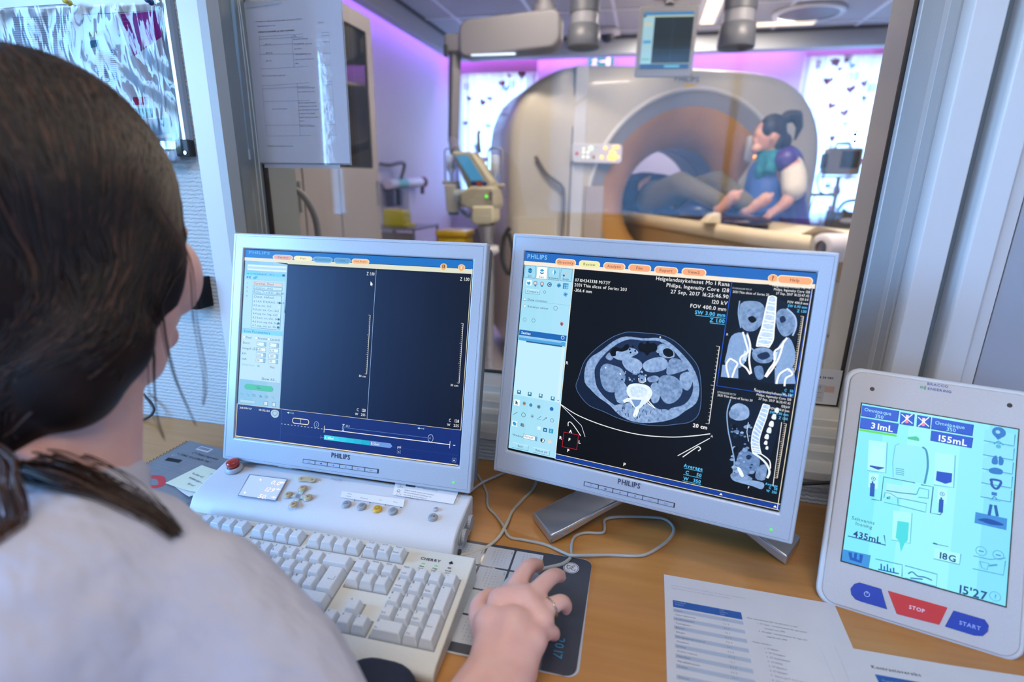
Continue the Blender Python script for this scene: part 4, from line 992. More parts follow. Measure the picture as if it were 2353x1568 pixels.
HC = homog([(450, 590), (600, 330), (1930, 500), (1880, 760)], [(-.17428, -.07605), (-.20449, .0209), (.19932, .03175), (.21403, -.05356)])
ARTC = [(450, 590), (600, 330), (1930, 500), (1880, 760)]
ik = Ink(HC, True, step=.00012, base=.0002)
greyb = ink('A8AEB8'); dk = ink('3A3E46'); lbl = ink('E8E8E8')
# paper labels
ik.poly([(1545, 452), (1905, 497), (1872, 575), (1530, 522)], lbl, 1)
ik.poly([(1245, 500), (1598, 548), (1590, 592), (1235, 535)], lbl, 1)
tang = -.02
ik.text('PHILIPS', 1178, 435, .0042, ink('A4A8B4'), 2, bold=True, ang=tang, sx=.9)
ik.poly([(1606, 462), (1660, 469), (1658, 481), (1603, 474)], ink('55555C'), 2); ik.text('Advarsel!', 1608, 478, .0017, lbl, 3, sx=.8)
for k, s_ in enumerate(('Denne rentgenenheten kan vaere', 'farlig for pasienter og operatorer med mindre', 'det treffes sikkerhetsforanstaltninger mht.', 'eksponering og bruksanvisningen og', 'vedlikeholdsplanen folges.')):
    ik.text(s_, 1668 if k == 0 else 1600 - k * 3, (482 if k == 0 else 484 + k * 13), .0019, ink('3C4048'), 3, ang=-.03, sx=.86)
ik.line([(1572, 462), (1588, 484), (1558, 480)], .0005, dk, 3, closed=True); ik.disc(1573, 476, .0007, dk, 3)
ik.ring(1563, 500, .0022, .0006, dk, 3); ik.line([(1563, 505), (1548, 522), (1578, 524)], .0005, dk, 3, closed=True)
for s_, x, y in (('Manuell', 1275, 517), ('skanning', 1268, 530), ('Autoskanning', 1346, 540), ('Pause', 1453, 552), ('Aktiver', 1533, 563)): ik.text(s_, x, y, .0015, ink('4A4E58'), 3, ang=-.03)
for x, y in ((1316, 553), (1402, 567), (1489, 580), (1577, 594)): ik.disc(x, y, .0009, dk, 3)
ik.build('printed_marking', top)
def cbutton(x, y, r_, m, name='button', h=.0022, rx=1.25, label=None, sym=None):
    u, v = HC(x, y); mb = MB(); mb.lathe([(r_ * 1.12, 0), (r_ * 1.12, .0006), (r_, .0006), (r_, h), (r_ * .85, h + .0006), (0, h + .0008)], (u, v, 0), (0, 0, 1), m, 28)
    o = mb.build(name, top)
    if label: o['label'] = label
    if sym:
        i2 = Ink(None, True, base=h + .0012)
        sym(i2, u, v); i2.build('button_symbol', o)
    return o
gbt = mat('button_grey', '9AA0A8', rough=.4); ybt = mat('button_yellow', 'E0B030', rough=.4); tbt = mat('button_sand', 'C8B088', rough=.4)
c = ink('4C525C')
cbutton(1270, 576, .0062, gbt, label='grey button with a bent arrow', sym=lambda i, u, v: i.line([(u - .003, v + .001), (u, v + .002), (u + .003, v), (u, v - .001), (u - .003, v - .002)], .0005, c, 0, smooth=3))
cbutton(1356, 589, .0062, gbt, label='grey button with a loop', sym=lambda i, u, v: (i.ring(u, v, .0024, .0005, c, 0), i.line([(u - .001, v), (u + .001, v), (u + .003, v + .002)], .0005, c, 0)))
cbutton(1444, 603, .0062, ybt, label='yellow pause button', sym=lambda i, u, v: (i.ring(u, v, .0034, .0005, c, 0), i.line([(u - .002, v - .001), (u, v - .002), (u + .002, v + .001)], .0006, c, 0)))
cbutton(1532, 615, .0062, gbt, label='grey button with a diamond', sym=lambda i, u, v: (i.line([(u - .0034, v), (u, v + .0034), (u + .0034, v), (u, v - .0034)], .0005, c, 0, closed=True), i.line([(u - .0008, v - .0015), (u + .0008, v + .0015)], .0005, c, 0)))
cbutton(1757, 650, .0062, gbt, label='grey talk button', sym=lambda i, u, v: (i.line([(u - .001, v - .002), (u - .0002, v), (u - .001, v + .002)], .0005, c, 0), i.line([(u - .0025, v - .0012), (u - .002, v), (u - .0025, v + .0012)], .0005, c, 0), i.disc(u + .0022, v, .0014, c, 0)))
cbutton(1773, 603, .0034, mat('speaker_grille', 'B8BCC4', rough=.5), h=.001, sym=lambda i, u, v: [i.disc(u + .0013 * math.cos(k), v + .0013 * math.sin(k), .0004, c, 0) for k in range(6)])
led = mat('green_led', '30C030', emit='40E020', es=1.6)
# four sand coloured couch buttons joined by a clover, and the double button
i2 = Ink(HC, True, base=.0005)
for a_, b_ in (((1022, 486), (970, 580)), ((940, 523), (1052, 538))): i2.line([a_, b_], .0085, mat('button_surround', 'BCC0C4', rough=.5), 0)
for x, y in ((1022, 486), (970, 580), (940, 523), (1052, 538)): i2.disc(x, y, .0072, MATS['button_surround'], 0)
i2.build('button_surround', top)
def bedsym(i, u, v): i.line([(u - .0030, v + .0006), (u + .0030, v + .0006)], .0006, c, 0); i.line([(u, v + .0006), (u, v - .0016)], .0007, c, 0); i.line([(u - .0016, v - .0018), (u + .0016, v - .0018)], .0006, c, 0)
for x, y in ((1022, 486), (970, 580), (940, 523), (1052, 538)): cbutton(x, y, .0056, tbt, label='sand coloured table button', sym=bedsym)
u1, v1 = HC(1020, 434); u2, v2 = HC(1078, 440)
mb = MB(); pl = []
n_ = 14
for k in range(n_): a = math.pi / 2 + math.pi * k / (n_ - 1); pl.append((u1 + .0058 * math.cos(a), v1 + .0050 * math.sin(a)))
pl.append(((u1 + u2) / 2, (v1 + v2) / 2 - .0036))
for k in range(n_): a = -math.pi / 2 + math.pi * k / (n_ - 1); pl.append((u2 + .0058 * math.cos(a), v2 + .0050 * math.sin(a)))
pl.append(((u1 + u2) / 2, (v1 + v2) / 2 + .0062))
mb.prism(pl, 0, .0022, 'z', tbt); o = mb.build('button', top, bevel=.0006); o['label'] = 'double sand coloured button'
i2 = Ink(None, True, base=.0024); bedsym(i2, u1, v1); bedsym(i2, u2, v2); i2.build('button_symbol', o)
mb = MB()
for x, y in ((979, 427), (1118, 447), (1007, 510), (1018, 535), (983, 553), (972, 527)):
    u, v = HC(x, y); mb = MB(); mb.ell((u, v, .0004), (.0007, .0007, .0007), led); mb.build('indicator_light', top)
# red emergency button in a grey collar
u, v = HC(638, 372)
mb = MB(); mb.lathe([(.0135, 0), (.0135, .002), (.0115, .005), (.0095, .006), (.0088, .0045)], (u, v, 0), (0, 0, 1), mat('collar_grey', 'B4BAC4', rough=.4), 32); mb.build('button_collar', top)
redp = mat('red_plastic', 'B02818', rough=.3, coat=.4)
mb = MB(); mb.lathe([(.0075, .002), (.0075, .006), (.0092, .008), (.0098, .012), (.0092, .0150), (.006, .0162), (0, .0166)], (u, v, 0), (0, 0, 1), redp, 32); o = mb.build('stop_button', top); o['label'] = 'red emergency stop button'
i2 = Ink(None, True, base=.0170); i2.ring(u, v, .0045, .0005, ink('D86048'), 0); i2.ring(u, v, .0022, .0005, ink('D86048'), 0); i2.build('button_symbol', o)
# display
ik = Ink(HC, True, base=.0006, step=.0001)
ik.poly([(722, 405), (938, 432), (872, 558), (655, 528)], ink('8890A0'), 0)
ik.poly([(727, 410), (932, 436), (868, 553), (661, 524)], mat('pale_lcd', 'AEB8CC', rough=.25, emit='AAB6D0', es=.55), 1)
dg = glow('F8E4DC', 1.25)
ik.text('0.0', 838, 462, .0085, dg, 3, ang=-.02, sx=1.05); ik.text('129', 800, 500, .0085, dg, 3, ang=-.02, sx=1.0); ik.text('50.', 765, 540, .0085, dg, 3, ang=-.02, sx=1.0)
for x, y in ((785, 438), (697, 511)): ik.disc(x, y, .0012, dg, 3); ik.line([(x - 8, y - 1), (x + 8, y + 1)], .0007, dg, 3); ik.line([(x + 1, y - 8), (x - 1, y + 8)], .0007, dg, 3)
for x, y in ((907, 454), (885, 492), (860, 537)): ik.line([(x - 14, y - 2), (x + 14, y + 2)], .0012, dg, 3); ik.line([(x + 2, y - 6), (x - 2, y + 6)], .0012, dg, 3)
ik.build('display', top)
# thumb wheels in the rounded slot on the right end
mb = MB()
slot = [(.618 + .0 + .0095 * math.cos(a), .756 + .012 * math.sin(a)) for a in []]
pl = []
for cy, cz, a0 in ((.655, .762, -90), (.622, .757, 90)):
    for k in range(9): a = R(a0 + k * 22.5); pl.append((cy + .0105 * math.cos(a), cz + .0105 * math.sin(a)))
mb.prism(pl, -.2165, -.2130, 'x', mat('slot_grey', '8C9098', rough=.5)); mb.build('wheel_slot', box, local=False, bevel=.001)
for cy, cz in ((.654, .762), (.626, .758)):
    mb = MB(); n = 40; w = [(cy + (.0098 + (.0005 if k % 2 else 0)) * math.cos(2 * math.pi * k / n), cz + (.0098 + (.0005 if k % 2 else 0)) * math.sin(2 * math.pi * k / n)) for k in range(n)]
    mb.prism(w, -.2150, -.2085, 'x', mat('wheel_grey', 'A0A6AC', rough=.4)); mb.build('thumb_wheel', box, local=False)
i3 = MB()
i3.cyl((-.2156, .612, .741), (-.2125, .612, .741), .004, dark, 12); i3.build('cable_socket', box, local=False)

# ================= keyboard
KR_ = [R(.696), R(8.556)]
kb = frame('computer_keyboard', 'beige computer keyboard lying below the left monitor', 'keyboard', (-.6145, .5546, .7727), *KR_)
u_ = .01905
mb = MB()   # case: wedge sitting on the desk, key wells left open by plates at a lower level
sn, cs_ = math.sin(R(8.556)), math.cos(R(8.556))
def deskz(y): return -(.7727 - .7315 + y * sn) / cs_   # local z of the desk surface under local y
x0, x1, y0, y1 = -.0100, .4370, -.1500, .0110
mb.prism([(y0, deskz(y0) + .0), (y1, deskz(y1)), (y1, -.004), (y1 - .002, -.0032), (y0 + .012, -.0032), (y0 + .002, -.0075), (y0, -.012)], x0, x1, 'x', kbp)
mb.build('case', kb, bevel=.003, seg=3)
# flat grey rectangles: shade of the key wells put into their colour
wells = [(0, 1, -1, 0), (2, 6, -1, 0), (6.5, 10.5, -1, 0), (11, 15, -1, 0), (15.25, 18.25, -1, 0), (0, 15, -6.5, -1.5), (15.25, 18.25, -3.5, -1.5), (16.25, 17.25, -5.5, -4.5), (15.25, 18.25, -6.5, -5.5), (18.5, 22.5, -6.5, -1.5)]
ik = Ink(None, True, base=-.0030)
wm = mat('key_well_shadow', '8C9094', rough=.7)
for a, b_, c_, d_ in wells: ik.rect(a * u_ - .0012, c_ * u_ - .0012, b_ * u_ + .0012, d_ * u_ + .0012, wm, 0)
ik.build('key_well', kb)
ik = Ink(None, True, base=-.0028)
mk = ink('1C2434')
ik.text('CHERRY', .3672, -.0072, .0040, mk, 1, bold=True, sx=1.15)
cx, cy = .4085, -.0052; ik.disc(cx - .0014, cy, .0014, mk, 1); ik.disc(cx + .0014, cy, .0014, mk, 1); ik.disc(cx, cy + .0018, .0014, mk, 1); ik.line([(cx, cy), (cx - .0006, cy - .0034)], .0006, mk, 1)
for k, (s1, s2) in enumerate((('Num', 'Lock'), ('Caps', 'Lock'), ('Scroll', 'Lock'))):
    x = .3735 + k * .0178; ik.text(s1, x, -.0185, .0021, mk, 1, 'c', bold=True); ik.text(s2, x, -.0219, .0021, mk, 1, 'c', bold=True)
ik.build('brand_lettering', kb)
for k in range(3):
    mb = MB(); mb.box((.3735 + k * .0178, -.0132, -.0026), (.0045, .0020, .0008), mat('led_green_dim', '5CA86C', emit='58C878', es=.5) if k < 2 else mat('led_off', '6A6E70')); o = mb.build('indicator_light', kb, bevel=.0006)
NK = [0]
def key(cx, cy, w, h, legend, sub=None, tilt=0.):
    "one keycap: base on the plate, dished sloping top"
    bw, bh = w * u_ - .0010, h * u_ - .0010; tw, th = bw - .0062, bh - .0050; H_ = .0088
    X0, Y0 = cx * u_, cy * u_; mb = MB(); vs = []
    zt = lambda y: H_ - .0012 + tilt * y
    rings = []
    for hx, hy, z, oy in ((bw / 2, bh / 2, -.003, 0), (bw / 2 - .0004, bh / 2 - .0004, 0, 0), (tw / 2 + .0004, th / 2 + .0004, H_ - .0008, .0008), (tw / 2 - .0005, th / 2 - .0005, H_, .0008)):
        rr_ = .0012; pts = []
        for sx_, sy_, a0 in ((1, 1, 0), (-1, 1, 90), (-1, -1, 180), (1, -1, 270)):
            for k in range(3): a = R(a0 + 45 * k); pts.append((sx_ * (hx - rr_) + rr_ * math.cos(a), oy + sy_ * (hy - rr_) + rr_ * math.sin(a), z))
        rings.append(pts)
    mb.rings(rings, keym, False)
    b_ = len(mb.V)
    def ptxt(s, x, y, size):
        k = size / .70
        for ch in s:
            if ch == ' ': x += .3 * k; continue
            vs_, fs_, adv = glyph(ch); mb.add([(x + a * k, y + c_ * k, H_ + .00015) for a, c_ in vs_], fs_, mk); x += adv * k
    if legend and tw > 0:
        if legend == 'ENT':
            mb.add([(tw / 2 - .003, .003, H_ + .00015), (tw / 2 - .0025, .003, H_ + .00015), (tw / 2 - .0025, -.002, H_ + .00015), (tw / 2 - .003, -.002, H_ + .00015)], [(0, 1, 2, 3)], mk); ptxt('<', -.002, -.0032, .0024)
            mb.add([(-.001, -.0022, H_ + .00015), (tw / 2 - .0025, -.0022, H_ + .00015), (tw / 2 - .0025, -.0018, H_ + .00015), (-.001, -.0018, H_ + .00015)], [(0, 1, 2, 3)], mk)
        else:
            L_ = legend.split('|'); big = .0038 if len(legend) <= 1 or (len(L_) == 2 and len(L_[0]) == 1) else (.0024 if len(L_[0]) < 6 else .0021)
            ptxt(L_[0], -tw / 2 + .0010, th / 2 + .0008 - big - .0004, big)
            if len(L_) > 1: ptxt(L_[1], -tw / 2 + .0010, -th / 2 + .0022 if h < 1.5 else -.001, .0022 if len(L_[1]) > 1 else .0030)
    o = mb.build('key', kb, loc=(X0, Y0, 0)); NK[0] += 1
    return o
key(.5, -.5, 1, 1, 'Esc')
for i in range(4): key(2.5 + i, -.5, 1, 1, 'F%d' % (i + 1)); key(7 + i, -.5, 1, 1, 'F%d' % (i + 5)); key(11.5 + i, -.5, 1, 1, 'F%d' % (i + 9))
for i, s_ in enumerate(('PrtSc|SysRq', 'Scroll|Lock', 'Pause|Break')): key(15.75 + i, -.5, 1, 1, s_)
for i, s_ in enumerate(('|', '!|1', '"|2', '#|3', '%|4', '%|5', '&|6', '/|7', '(|8', ')|9', '=|0', '?|+', '`|´')): key(.5 + i, -2, 1, 1, s_ if s_ != '|' else '~|`')
key(14, -2, 2, 1, '<-')
key(.75, -3, 1.5, 1, 'Tab')
for i, s_ in enumerate('QWERTYUIOPÅ'): key(2 + i, -3, 1, 1, s_)
key(13, -3, 1, 1, '^|¨')
key(14.35, -3.5, 1.3, 2, 'ENT')
key(.875, -4, 1.75, 1, 'Caps')
for i, s_ in enumerate('ASDFGHJKLØÆ'): key(2.25 + i, -4, 1, 1, s_)
key(13.2, -4, .95, 1, "*|'")
key(.625, -5, 1.25, 1, 'Shift')
for i, s_ in enumerate('<ZXCVBNM,.-'): key(1.75 + i, -5, 1, 1, s_)
key(13.6, -5, 2.75, 1, 'Shift')
for i, s_ in enumerate(('Insert', 'Home', 'PgUp')): key(15.75 + i, -2, 1, 1, s_)
for i, s_ in enumerate(('Delete', 'End', 'PgDn')): key(15.75 + i, -3, 1, 1, s_)
key(16.75, -5, 1, 1, '^')
for i, s_ in enumerate(('<', 'v', '>')): key(15.75 + i, -6, 1, 1, s_)
for i, s_ in enumerate(('Num|Lock', '/', '*', '-')): key(19 + i, -2, 1, 1, s_)
for r_, row in enumerate((('7|Home', '8|^', '9|PgUp'), ('4|<', '5', '6|>'), ('1|End', '2|v', '3|PgDn'))):
    for i, s_ in enumerate(row): key(19 + i, -3 - r_, 1, 1, s_)
key(22, -3.5, 1, 2, '+'); key(22, -5.5, 1, 2, '|Enter'); key(19.5, -6, 2, 1, '0|Ins'); key(21, -6, 1, 1, '.|Del')
mbk = MB()   # bottom row, hidden behind the arm: one object
o = None
for cx_, w_ in ((.625, 1.25), (1.875, 1.25), (3.125, 1.25), (6.85, 6.2), (10.6, 1.25), (11.85, 1.25), (13.1, 1.25), (14.35, 1.25)):
    hx, hy = w_ * u_ / 2 - .0006, u_ / 2 - .0006
    mbk.rings([[(cx_ * u_ + sx_ * (hx - q), -6 * u_ + sy_ * (hy - q) + oy, z) for sx_, sy_ in ((1, 1), (-1, 1), (-1, -1), (1, -1))] for q, z, oy in ((0, -.003, 0), (0, 0, 0), (.0025, .0085, .0008))], keym, False)
o = mbk.build('bottom_key', kb); o['kind'] = 'stuff'

# ================= mouse mat, mouse, cables
pad = thing('mouse_mat', 'dark grey mouse mat printed with a calendar, under the hand', 'mouse mat', (-.13, .56, DZ))
HP = homog([(80, 1370), (195, 685), (970, 790), (905, 1540)], [(-.04583, -.10208), (-.08489, .08317), (.09208, .0919), (.10065, -.10035)])
def rounded(x0, x1, y0, y1, r_, n=6):
    pts = []
    for cx_, cy_, a0 in ((x1 - r_, y1 - r_, 0), (x0 + r_, y1 - r_, 90), (x0 + r_, y0 + r_, 180), (x1 - r_, y0 + r_, 270)):
        for k in range(n + 1): a = R(a0 + 90 * k / n); pts.append((cx_ + r_ * math.cos(a), cy_ + r_ * math.sin(a)))
    return pts
calendar_pad = None
padm = mat('mouse_mat_print', '3E424E', rough=.38, noise=(500, '383C48', .5), coat=.2)
mb = MB(); mb.prism(rounded(-.118, .098, -.100, .091, .012), .0003, .0030, 'z', padm); mb_pad = mb
mb = MB(); mb.prism(rounded(-.1195, .0995, -.1015, .0925, .013), .0002, .0018, 'z', mat('mat_edge_white', 'B8BCC4', rough=.5)); mb.build('mat_edge', pad, bevel=.0005, rot=(0, 0, R(1)))
ik = Ink(None, True, base=.0032); ik.mb = mb_pad; pg = ink('B9C0CC'); tx = ink('5A606E'); txr = ink('A86A6A')
months = ['Januar', 'Februar', 'Mars', 'April', 'Mai', 'Juni', 'Juli', 'August', 'September', 'Oktober', 'November', 'Desember']
ph, pw = .0410, .0390     # the calendar is printed sideways: text runs down the mat
for c_ in range(3):
    for r_ in range(4):
        x0_ = .0300 - c_ * (pw + .0030); y0_ = .0430 - r_ * (ph + .0030) - .003
        y0_ = .0440 - r_ * (ph + .0030)
        x0_ -= 0.0
        ik.poly(rounded(x0_ - pw, x0_, y0_, y0_ + ph, .0012, 2), pg, 0)
        s_ = months[(c_ * 4 + r_) % 12]
        ik.text(s_, x0_ - .0035, y0_ + ph - .004, .0024, tx, 1, ang=R(-90))
        for i in range(6):
            for j in range(7):
                d_ = i * 7 + j - 1
                if 0 < d_ <= 31: ik.text(str(d_), x0_ - .0090 - i * .0047, y0_ + ph - .004 - j * .0050, .0016, txr if j == 6 else tx, 1, ang=R(-90))
ik.text('2017', .0700, -.052, .0105, ink('3C8CB8'), 1, ang=R(-90)); ik.text('GE Healthcare systems', .0580, -.060, .0030, ink('9AA0B0'), 1, ang=R(-90))
cx, cy = HP(862, 842)
wh = ink('C8CEDA')
ik.ring(cx, cy, .0105, .0009, wh, 1, 32); ik.disc(cx, cy, .0092, wh, 1, 32); gd = ink('3E4656')
ik.line([(cx - .001, cy + .003), (cx - .004, cy + .004), (cx - .006, cy + .001), (cx - .004, cy - .003), (cx - .001, cy - .002), (cx - .002, cy + .001)], .0009, gd, 2, smooth=5)
ik.line([(cx + .005, cy + .003), (cx + .002, cy + .004), (cx + .0005, cy + .002), (cx + .003, cy + .0005), (cx + .0005, cy - .001), (cx + .002, cy - .004), (cx + .006, cy - .003)], .0009, gd, 2, smooth=5)
for k in range(4):
    a = k * math.pi / 2 + .78; ik.line([(cx + .0075 * math.cos(a), cy + .0075 * math.sin(a)), (cx + .0062 * math.cos(a + .5), cy + .0062 * math.sin(a + .5))], .0007, gd, 2)
ik.build('mat_surface', pad)
# mouse
ms = thing('computer_mouse', 'light grey computer mouse under the right hand', 'mouse', (-.112, .546, .7335), (0, 0, R(-8)))
mm = mat('mouse_plastic', 'B9C2C6', rough=.35)
mb = MB(); rg = []
for i in range(15):
    t_ = i / 14; y = -.055 + .110 * t_; w_ = .031 * math.sqrt(max(.02, 1 - abs(2 * t_ - 1) ** 2.6)); h_ = .0345 * math.sqrt(max(.02, 1 - abs(2 * t_ - .86) ** 2.2)) if t_ < .93 else .008
    rg.append([(w_ * math.cos(a), y, .001 + max(0, h_ * math.sin(a)) if math.sin(a) > 0 else .001) for a in [2 * math.pi * j / 24 for j in range(24)]])
mb.rings(rg, mm); mb.build('shell', ms)
mb = MB(); mb.tube([(0, .052, .006), (0, .03, .0285), (0, .012, .0338)], .0005, dark, 6); mb.build('button_seam', ms)
cabm = mat('grey_cable', 'A7A9A6', rough=.45)
def cable(name, label, pts, r_, m=cabm, cat='cable', k=5):
    o = MB().tube(smooth_open(pts, k), r_, m, 10).build(name)
    return tag(o, label, cat)
Z = DZ + .0026
mc = [(-.1005, .598, .742), (-.0938, .6035, .745), (-.0833, .6143, .742), (-.0700, .630, .7375), (-.0622, .6531, Z), (-.0645, .6757, Z), (-.0628, .6988, Z), (-.049, .7122, Z), (-.0235, .7188, Z), (-.0208, .7295, Z + .004), (-.0218, .7437, Z + .006), (-.0046, .761, Z + .003), (.0438, .778, Z), (.0704, .7785, Z), (.0827, .7586, Z), (.0758, .731, Z), (.0548, .6994, Z), (.0328, .6795, Z), (-.0109, .6699, Z), (-.0579, .6507, Z + .0045), (-.072, .6558, Z + .002), (-.1018, .6697, Z), (-.1353, .6722, Z), (-.1573, .6741, Z), (-.1721, .694, Z + .004), (-.1888, .7191, Z), (-.2091, .7406, Z), (-.2205, .7759, Z), (-.2381, .8073, Z), (-.2538, .8306, Z)]
cable('mouse_cable', 'light grey mouse cable looping over the desk before the right monitor', mc, .0023)
cable('keyboard_cable', 'beige cable from the keyboard end passing between the two monitors', [(-.235, .575, .742), (-.221, .605, .7375), (-.2026, .6236, Z), (-.1843, .6409, Z), (-.1723, .6664, Z + .001), (-.1674, .6952, Z + .0046), (-.1677, .7379, Z), (-.1582, .7776, Z), (-.1487, .8101, Z), (-.1473, .8514, Z)], .0026, mat('beige_cable', 'B9B7AC', rough=.45))
cable('monitor_cable', 'short white cable behind the left monitor edge', [(-.2728, .745, Z + .0045), (-.2528, .755, Z + .006), (-.2352, .7975, Z + .007), (-.2128, .8415, Z + .002), (-.20, .87, Z)], .0022, mat('white_cable', 'B9BDC2', rough=.4))
cable('power_cord', 'black cord lying on the desk behind the seated woman', [(-1.16, .80, Z), (-1.08, .835, Z), (-1.02, .862, Z), (-1.00, .878, Z + .02), (-1.03, .885, Z + .05)], .003, dark)
cable('power_cord', 'dark cord hanging between right monitor and injector panel', [(.20, .87, DZ + .02), (.27, .865, .775), (.34, .85, .80), (.38, .84, .82)], .003, dark)
# ================= injector touch panel
ip = frame('injector_panel', 'grey injector remote panel with a bright cyan screen at the right', 'touch panel', (.374, .705, .8695), R(-14), R(-31))
gp_ = mat('panel_grey_plastic', 'C2C2C4', rough=.42, noise=(500, 'BABABD', .5)); gp2 = mat('panel_edge_plastic', 'C9D0D8', rough=.35)
def rpoly(x0, x1, z0, z1, r_): return rounded(x0, x1, z0, z1, r_, 8)
mb = MB(); mb.prism(rpoly(-.1045, .1045, -.1625, .1545, .020), .003, .014, 'y', gp2); mb.prism(rpoly(-.090, .090, -.125, .145, .020), .0135, .038, 'y', gp2); mb.build('back_housing', ip, bevel=.004, seg=4)
mb = MB(); mb.prism(rpoly(-.0985, .0985, -.1585, .1485, .017), .0, .008, 'y', gp_); mb.build('front_plate', ip, bevel=.002, seg=3)
# foot that props it up from behind
Mi = ip.matrix_basis
mb = MB(); a_ = Mi @ Vector((0, .035, .02)); mb.tube([a_, Vector((a_.x + .02, a_.y + .06, .75)), Vector((a_.x + .02, a_.y + .02, .737))], [.012, .012, .010], gp2, 12); mb.build('support_foot', ip, local=False)
AI = [(1003, 242), (1750, 355), (1690, 1205), (900, 995)]
HI = homog(AI, [(-.08106, .1036), (.08265, .1036), (.08265, -.1042), (-.08106, -.1042)])
mb = MB(); mb.bounds(-.0825, .0840, -.0006, .002, -.1058, .1050, dark); mb.build('screen_rim', ip)
ik = Ink(HI, base=.0007, step=.0001); g = glow
for i in range(6):
    x0 = -.08106 + i * .0273; ik.raw([(x0, -.1042), (x0 + .0273, -.1042), (x0 + .0273, .1036), (x0, .1036)], [(0, 1, 2, 3)], g(('7CE4F4', '88ECF4', '98F0F4', '98F0F4', '8CE8F8', '80DCFC')[i]), 0)
bl = '1458D0'
def tx_(s, x, y, sz, c_, al='l', b=False, L=4, sx=1.): ik.text(s, x, y, sz, g(c_), L, al, bold=b, sx=sx)
for P4 in ([(1003, 250), (1178, 275), (1172, 325), (997, 300)], [(995, 308), (1175, 335), (1168, 382), (990, 358)], [(1186, 280), (1252, 290), (1247, 345), (1182, 335)], [(1266, 292), (1330, 302), (1326, 357), (1262, 346)], [(1338, 303), (1535, 335), (1530, 388), (1332, 357)], [(1333, 365), (1532, 397), (1526, 445), (1328, 412)]):
    ik.poly(P4, g(bl), 2)
    ik.line([P4[3], P4[2], P4[1]], .0012, g('1040A0'), 2)
ik.poly([(990, 362), (1168, 388), (1166, 398), (988, 372)], g('5CD85C'), 3)
tx_('Omnipaque', 1012, 277, .0046, 'A8F0FC', sx=.95); tx_('350', 1062, 308, .0046, 'A8F0FC'); tx_('31mL', 1042, 358, .0078, 'E8FFFF', b=True)
tx_('Omnipaque', 1350, 335, .0046, 'A8F0FC', sx=.95); tx_('350', 1404, 365, .0046, 'A8F0FC'); tx_('155mL', 1358, 413, .0078, 'E8FFFF', b=True)
for x, y in ((1217, 312), (1296, 325)):
    for d in (-1, 1): ik.line([(x - 26, y - d * 22), (x + 26, y + d * 22)], .0011, g('E8FCFF'), 5)
    ik.line([(x + 2, y - 18), (x - 1, y + 4)], .0030, g('F8D8E8'), 4); ik.disc(x - 2, y + 12, .0022, g('F080A8'), 4)
ik.poly([(1220, 398), (1262, 394), (1275, 404), (1275, 418), (1245, 412), (1220, 408)], g('3CC4A0'), 3)
# bottles, body, pump and tubes
def bottle(x, y, w, h, f0, f1, cf):
    ik.poly([(x, y), (x + w, y + w * .13), (x + w - 8, y + h + w * .13), (x - 8, y + h)], g('A8F4F8'), 2); ik.line([(x + w, y + w * .13), (x + w - 8, y + h + w * .13), (x - 8, y + h)], .0012, g('5CB8DC'), 3)
    a0, a1 = y + h * f0, y + h * f1; ik.poly([(x + 10 - 3, a0 + 2), (x + w - 15, a0 + 12), (x + w - 18, a1 + 8), (x + w * .5, a1 + 16), (x + 8 - 6, a1)], g(cf), 4)
bottle(1034, 415, 88, 145, .82, .87, '1848B0'); ik.poly([(1045, 445), (1108, 455), (1100, 545), (1036, 535)], g('B0F0F8'), 3); bottle(1352, 470, 96, 155, .56, .86, '1450C8')
ik.poly([(1160, 440), (1180, 430), (1290, 445), (1312, 465), (1318, 560), (1300, 620), (1200, 605), (1150, 590), (1148, 520)], g('90E8F4'), 2); ik.line([(1290, 445), (1310, 465), (1316, 540), (1300, 620)], .0022, g('3090C0'), 3, smooth=3); ik.line([(1150, 590), (1148, 520), (1160, 440), (1180, 430)], .0008, g('5CB8DC'), 3)
for k in range(4): ik.line([(1162, 548 + k * 9), (1202, 554 + k * 9)], .0010, g('40A8C8'), 4)
for x, y in ((1055, 600), (1385, 668)): ik.poly([(x - 20, y - 30), (x + 26, y - 24), (x + 20, y + 50), (x - 26, y + 40)], g('B0F4FA'), 2); ik.ring(x, y, .0022, .0006, g('1C74B8'), 4); ik.disc(x, y, .0008, g('1C74B8'), 4)
for x, y in ((1050, 652), (1380, 725)): ik.poly([(x - 10, y - 32), (x + 12, y - 29), (x + 8, y + 34), (x - 14, y + 31)], g('1858B8'), 4); ik.line([(x, y - 40), (x + 1, y - 30)], .0018, g('1858B8'), 4)
ik.line([(1045, 698), (1090, 705), (1104, 590), (1255, 617)], .0010, g('1C5CA0'), 4); ik.line([(1283, 625), (1342, 635), (1328, 760), (1376, 768), (1382, 755)], .0011, g('1C5CA0'), 4)
ik.poly([(1118, 620), (1250, 638), (1248, 700), (1112, 680)], g('A4ECF6'), 3); ik.line([(1116, 655), (1180, 665), (1260, 672)], .0012, g('2C90B8'), 4); ik.line([(1262, 672), (1275, 640), (1320, 650), (1318, 690), (1270, 685)], .0010, g('40A0C8'), 4)
ik.line([(1105, 690), (1110, 665), (1135, 668), (1170, 690), (1172, 725), (1105, 712)], .0008, g('3C98C4'), 4); ik.line([(1175, 690), (1310, 715), (1305, 757), (1172, 725)], .0010, g('3C98C4'), 4, closed=True); ik.line([(1118, 690), (1135, 685), (1132, 695), (1118, 693)], .0012, g('1C6CA0'), 5)
ik.poly([(1150, 750), (1240, 762), (1230, 905), (1142, 890)], g('A8F4F4'), 2); ik.line([(1240, 762), (1230, 908), (1140, 892)], .0010, g('58C0D8'), 3); ik.poly([(1170, 800), (1225, 808), (1218, 895), (1205, 905), (1185, 950), (1178, 900), (1160, 880)], g('48D8E0'), 4)
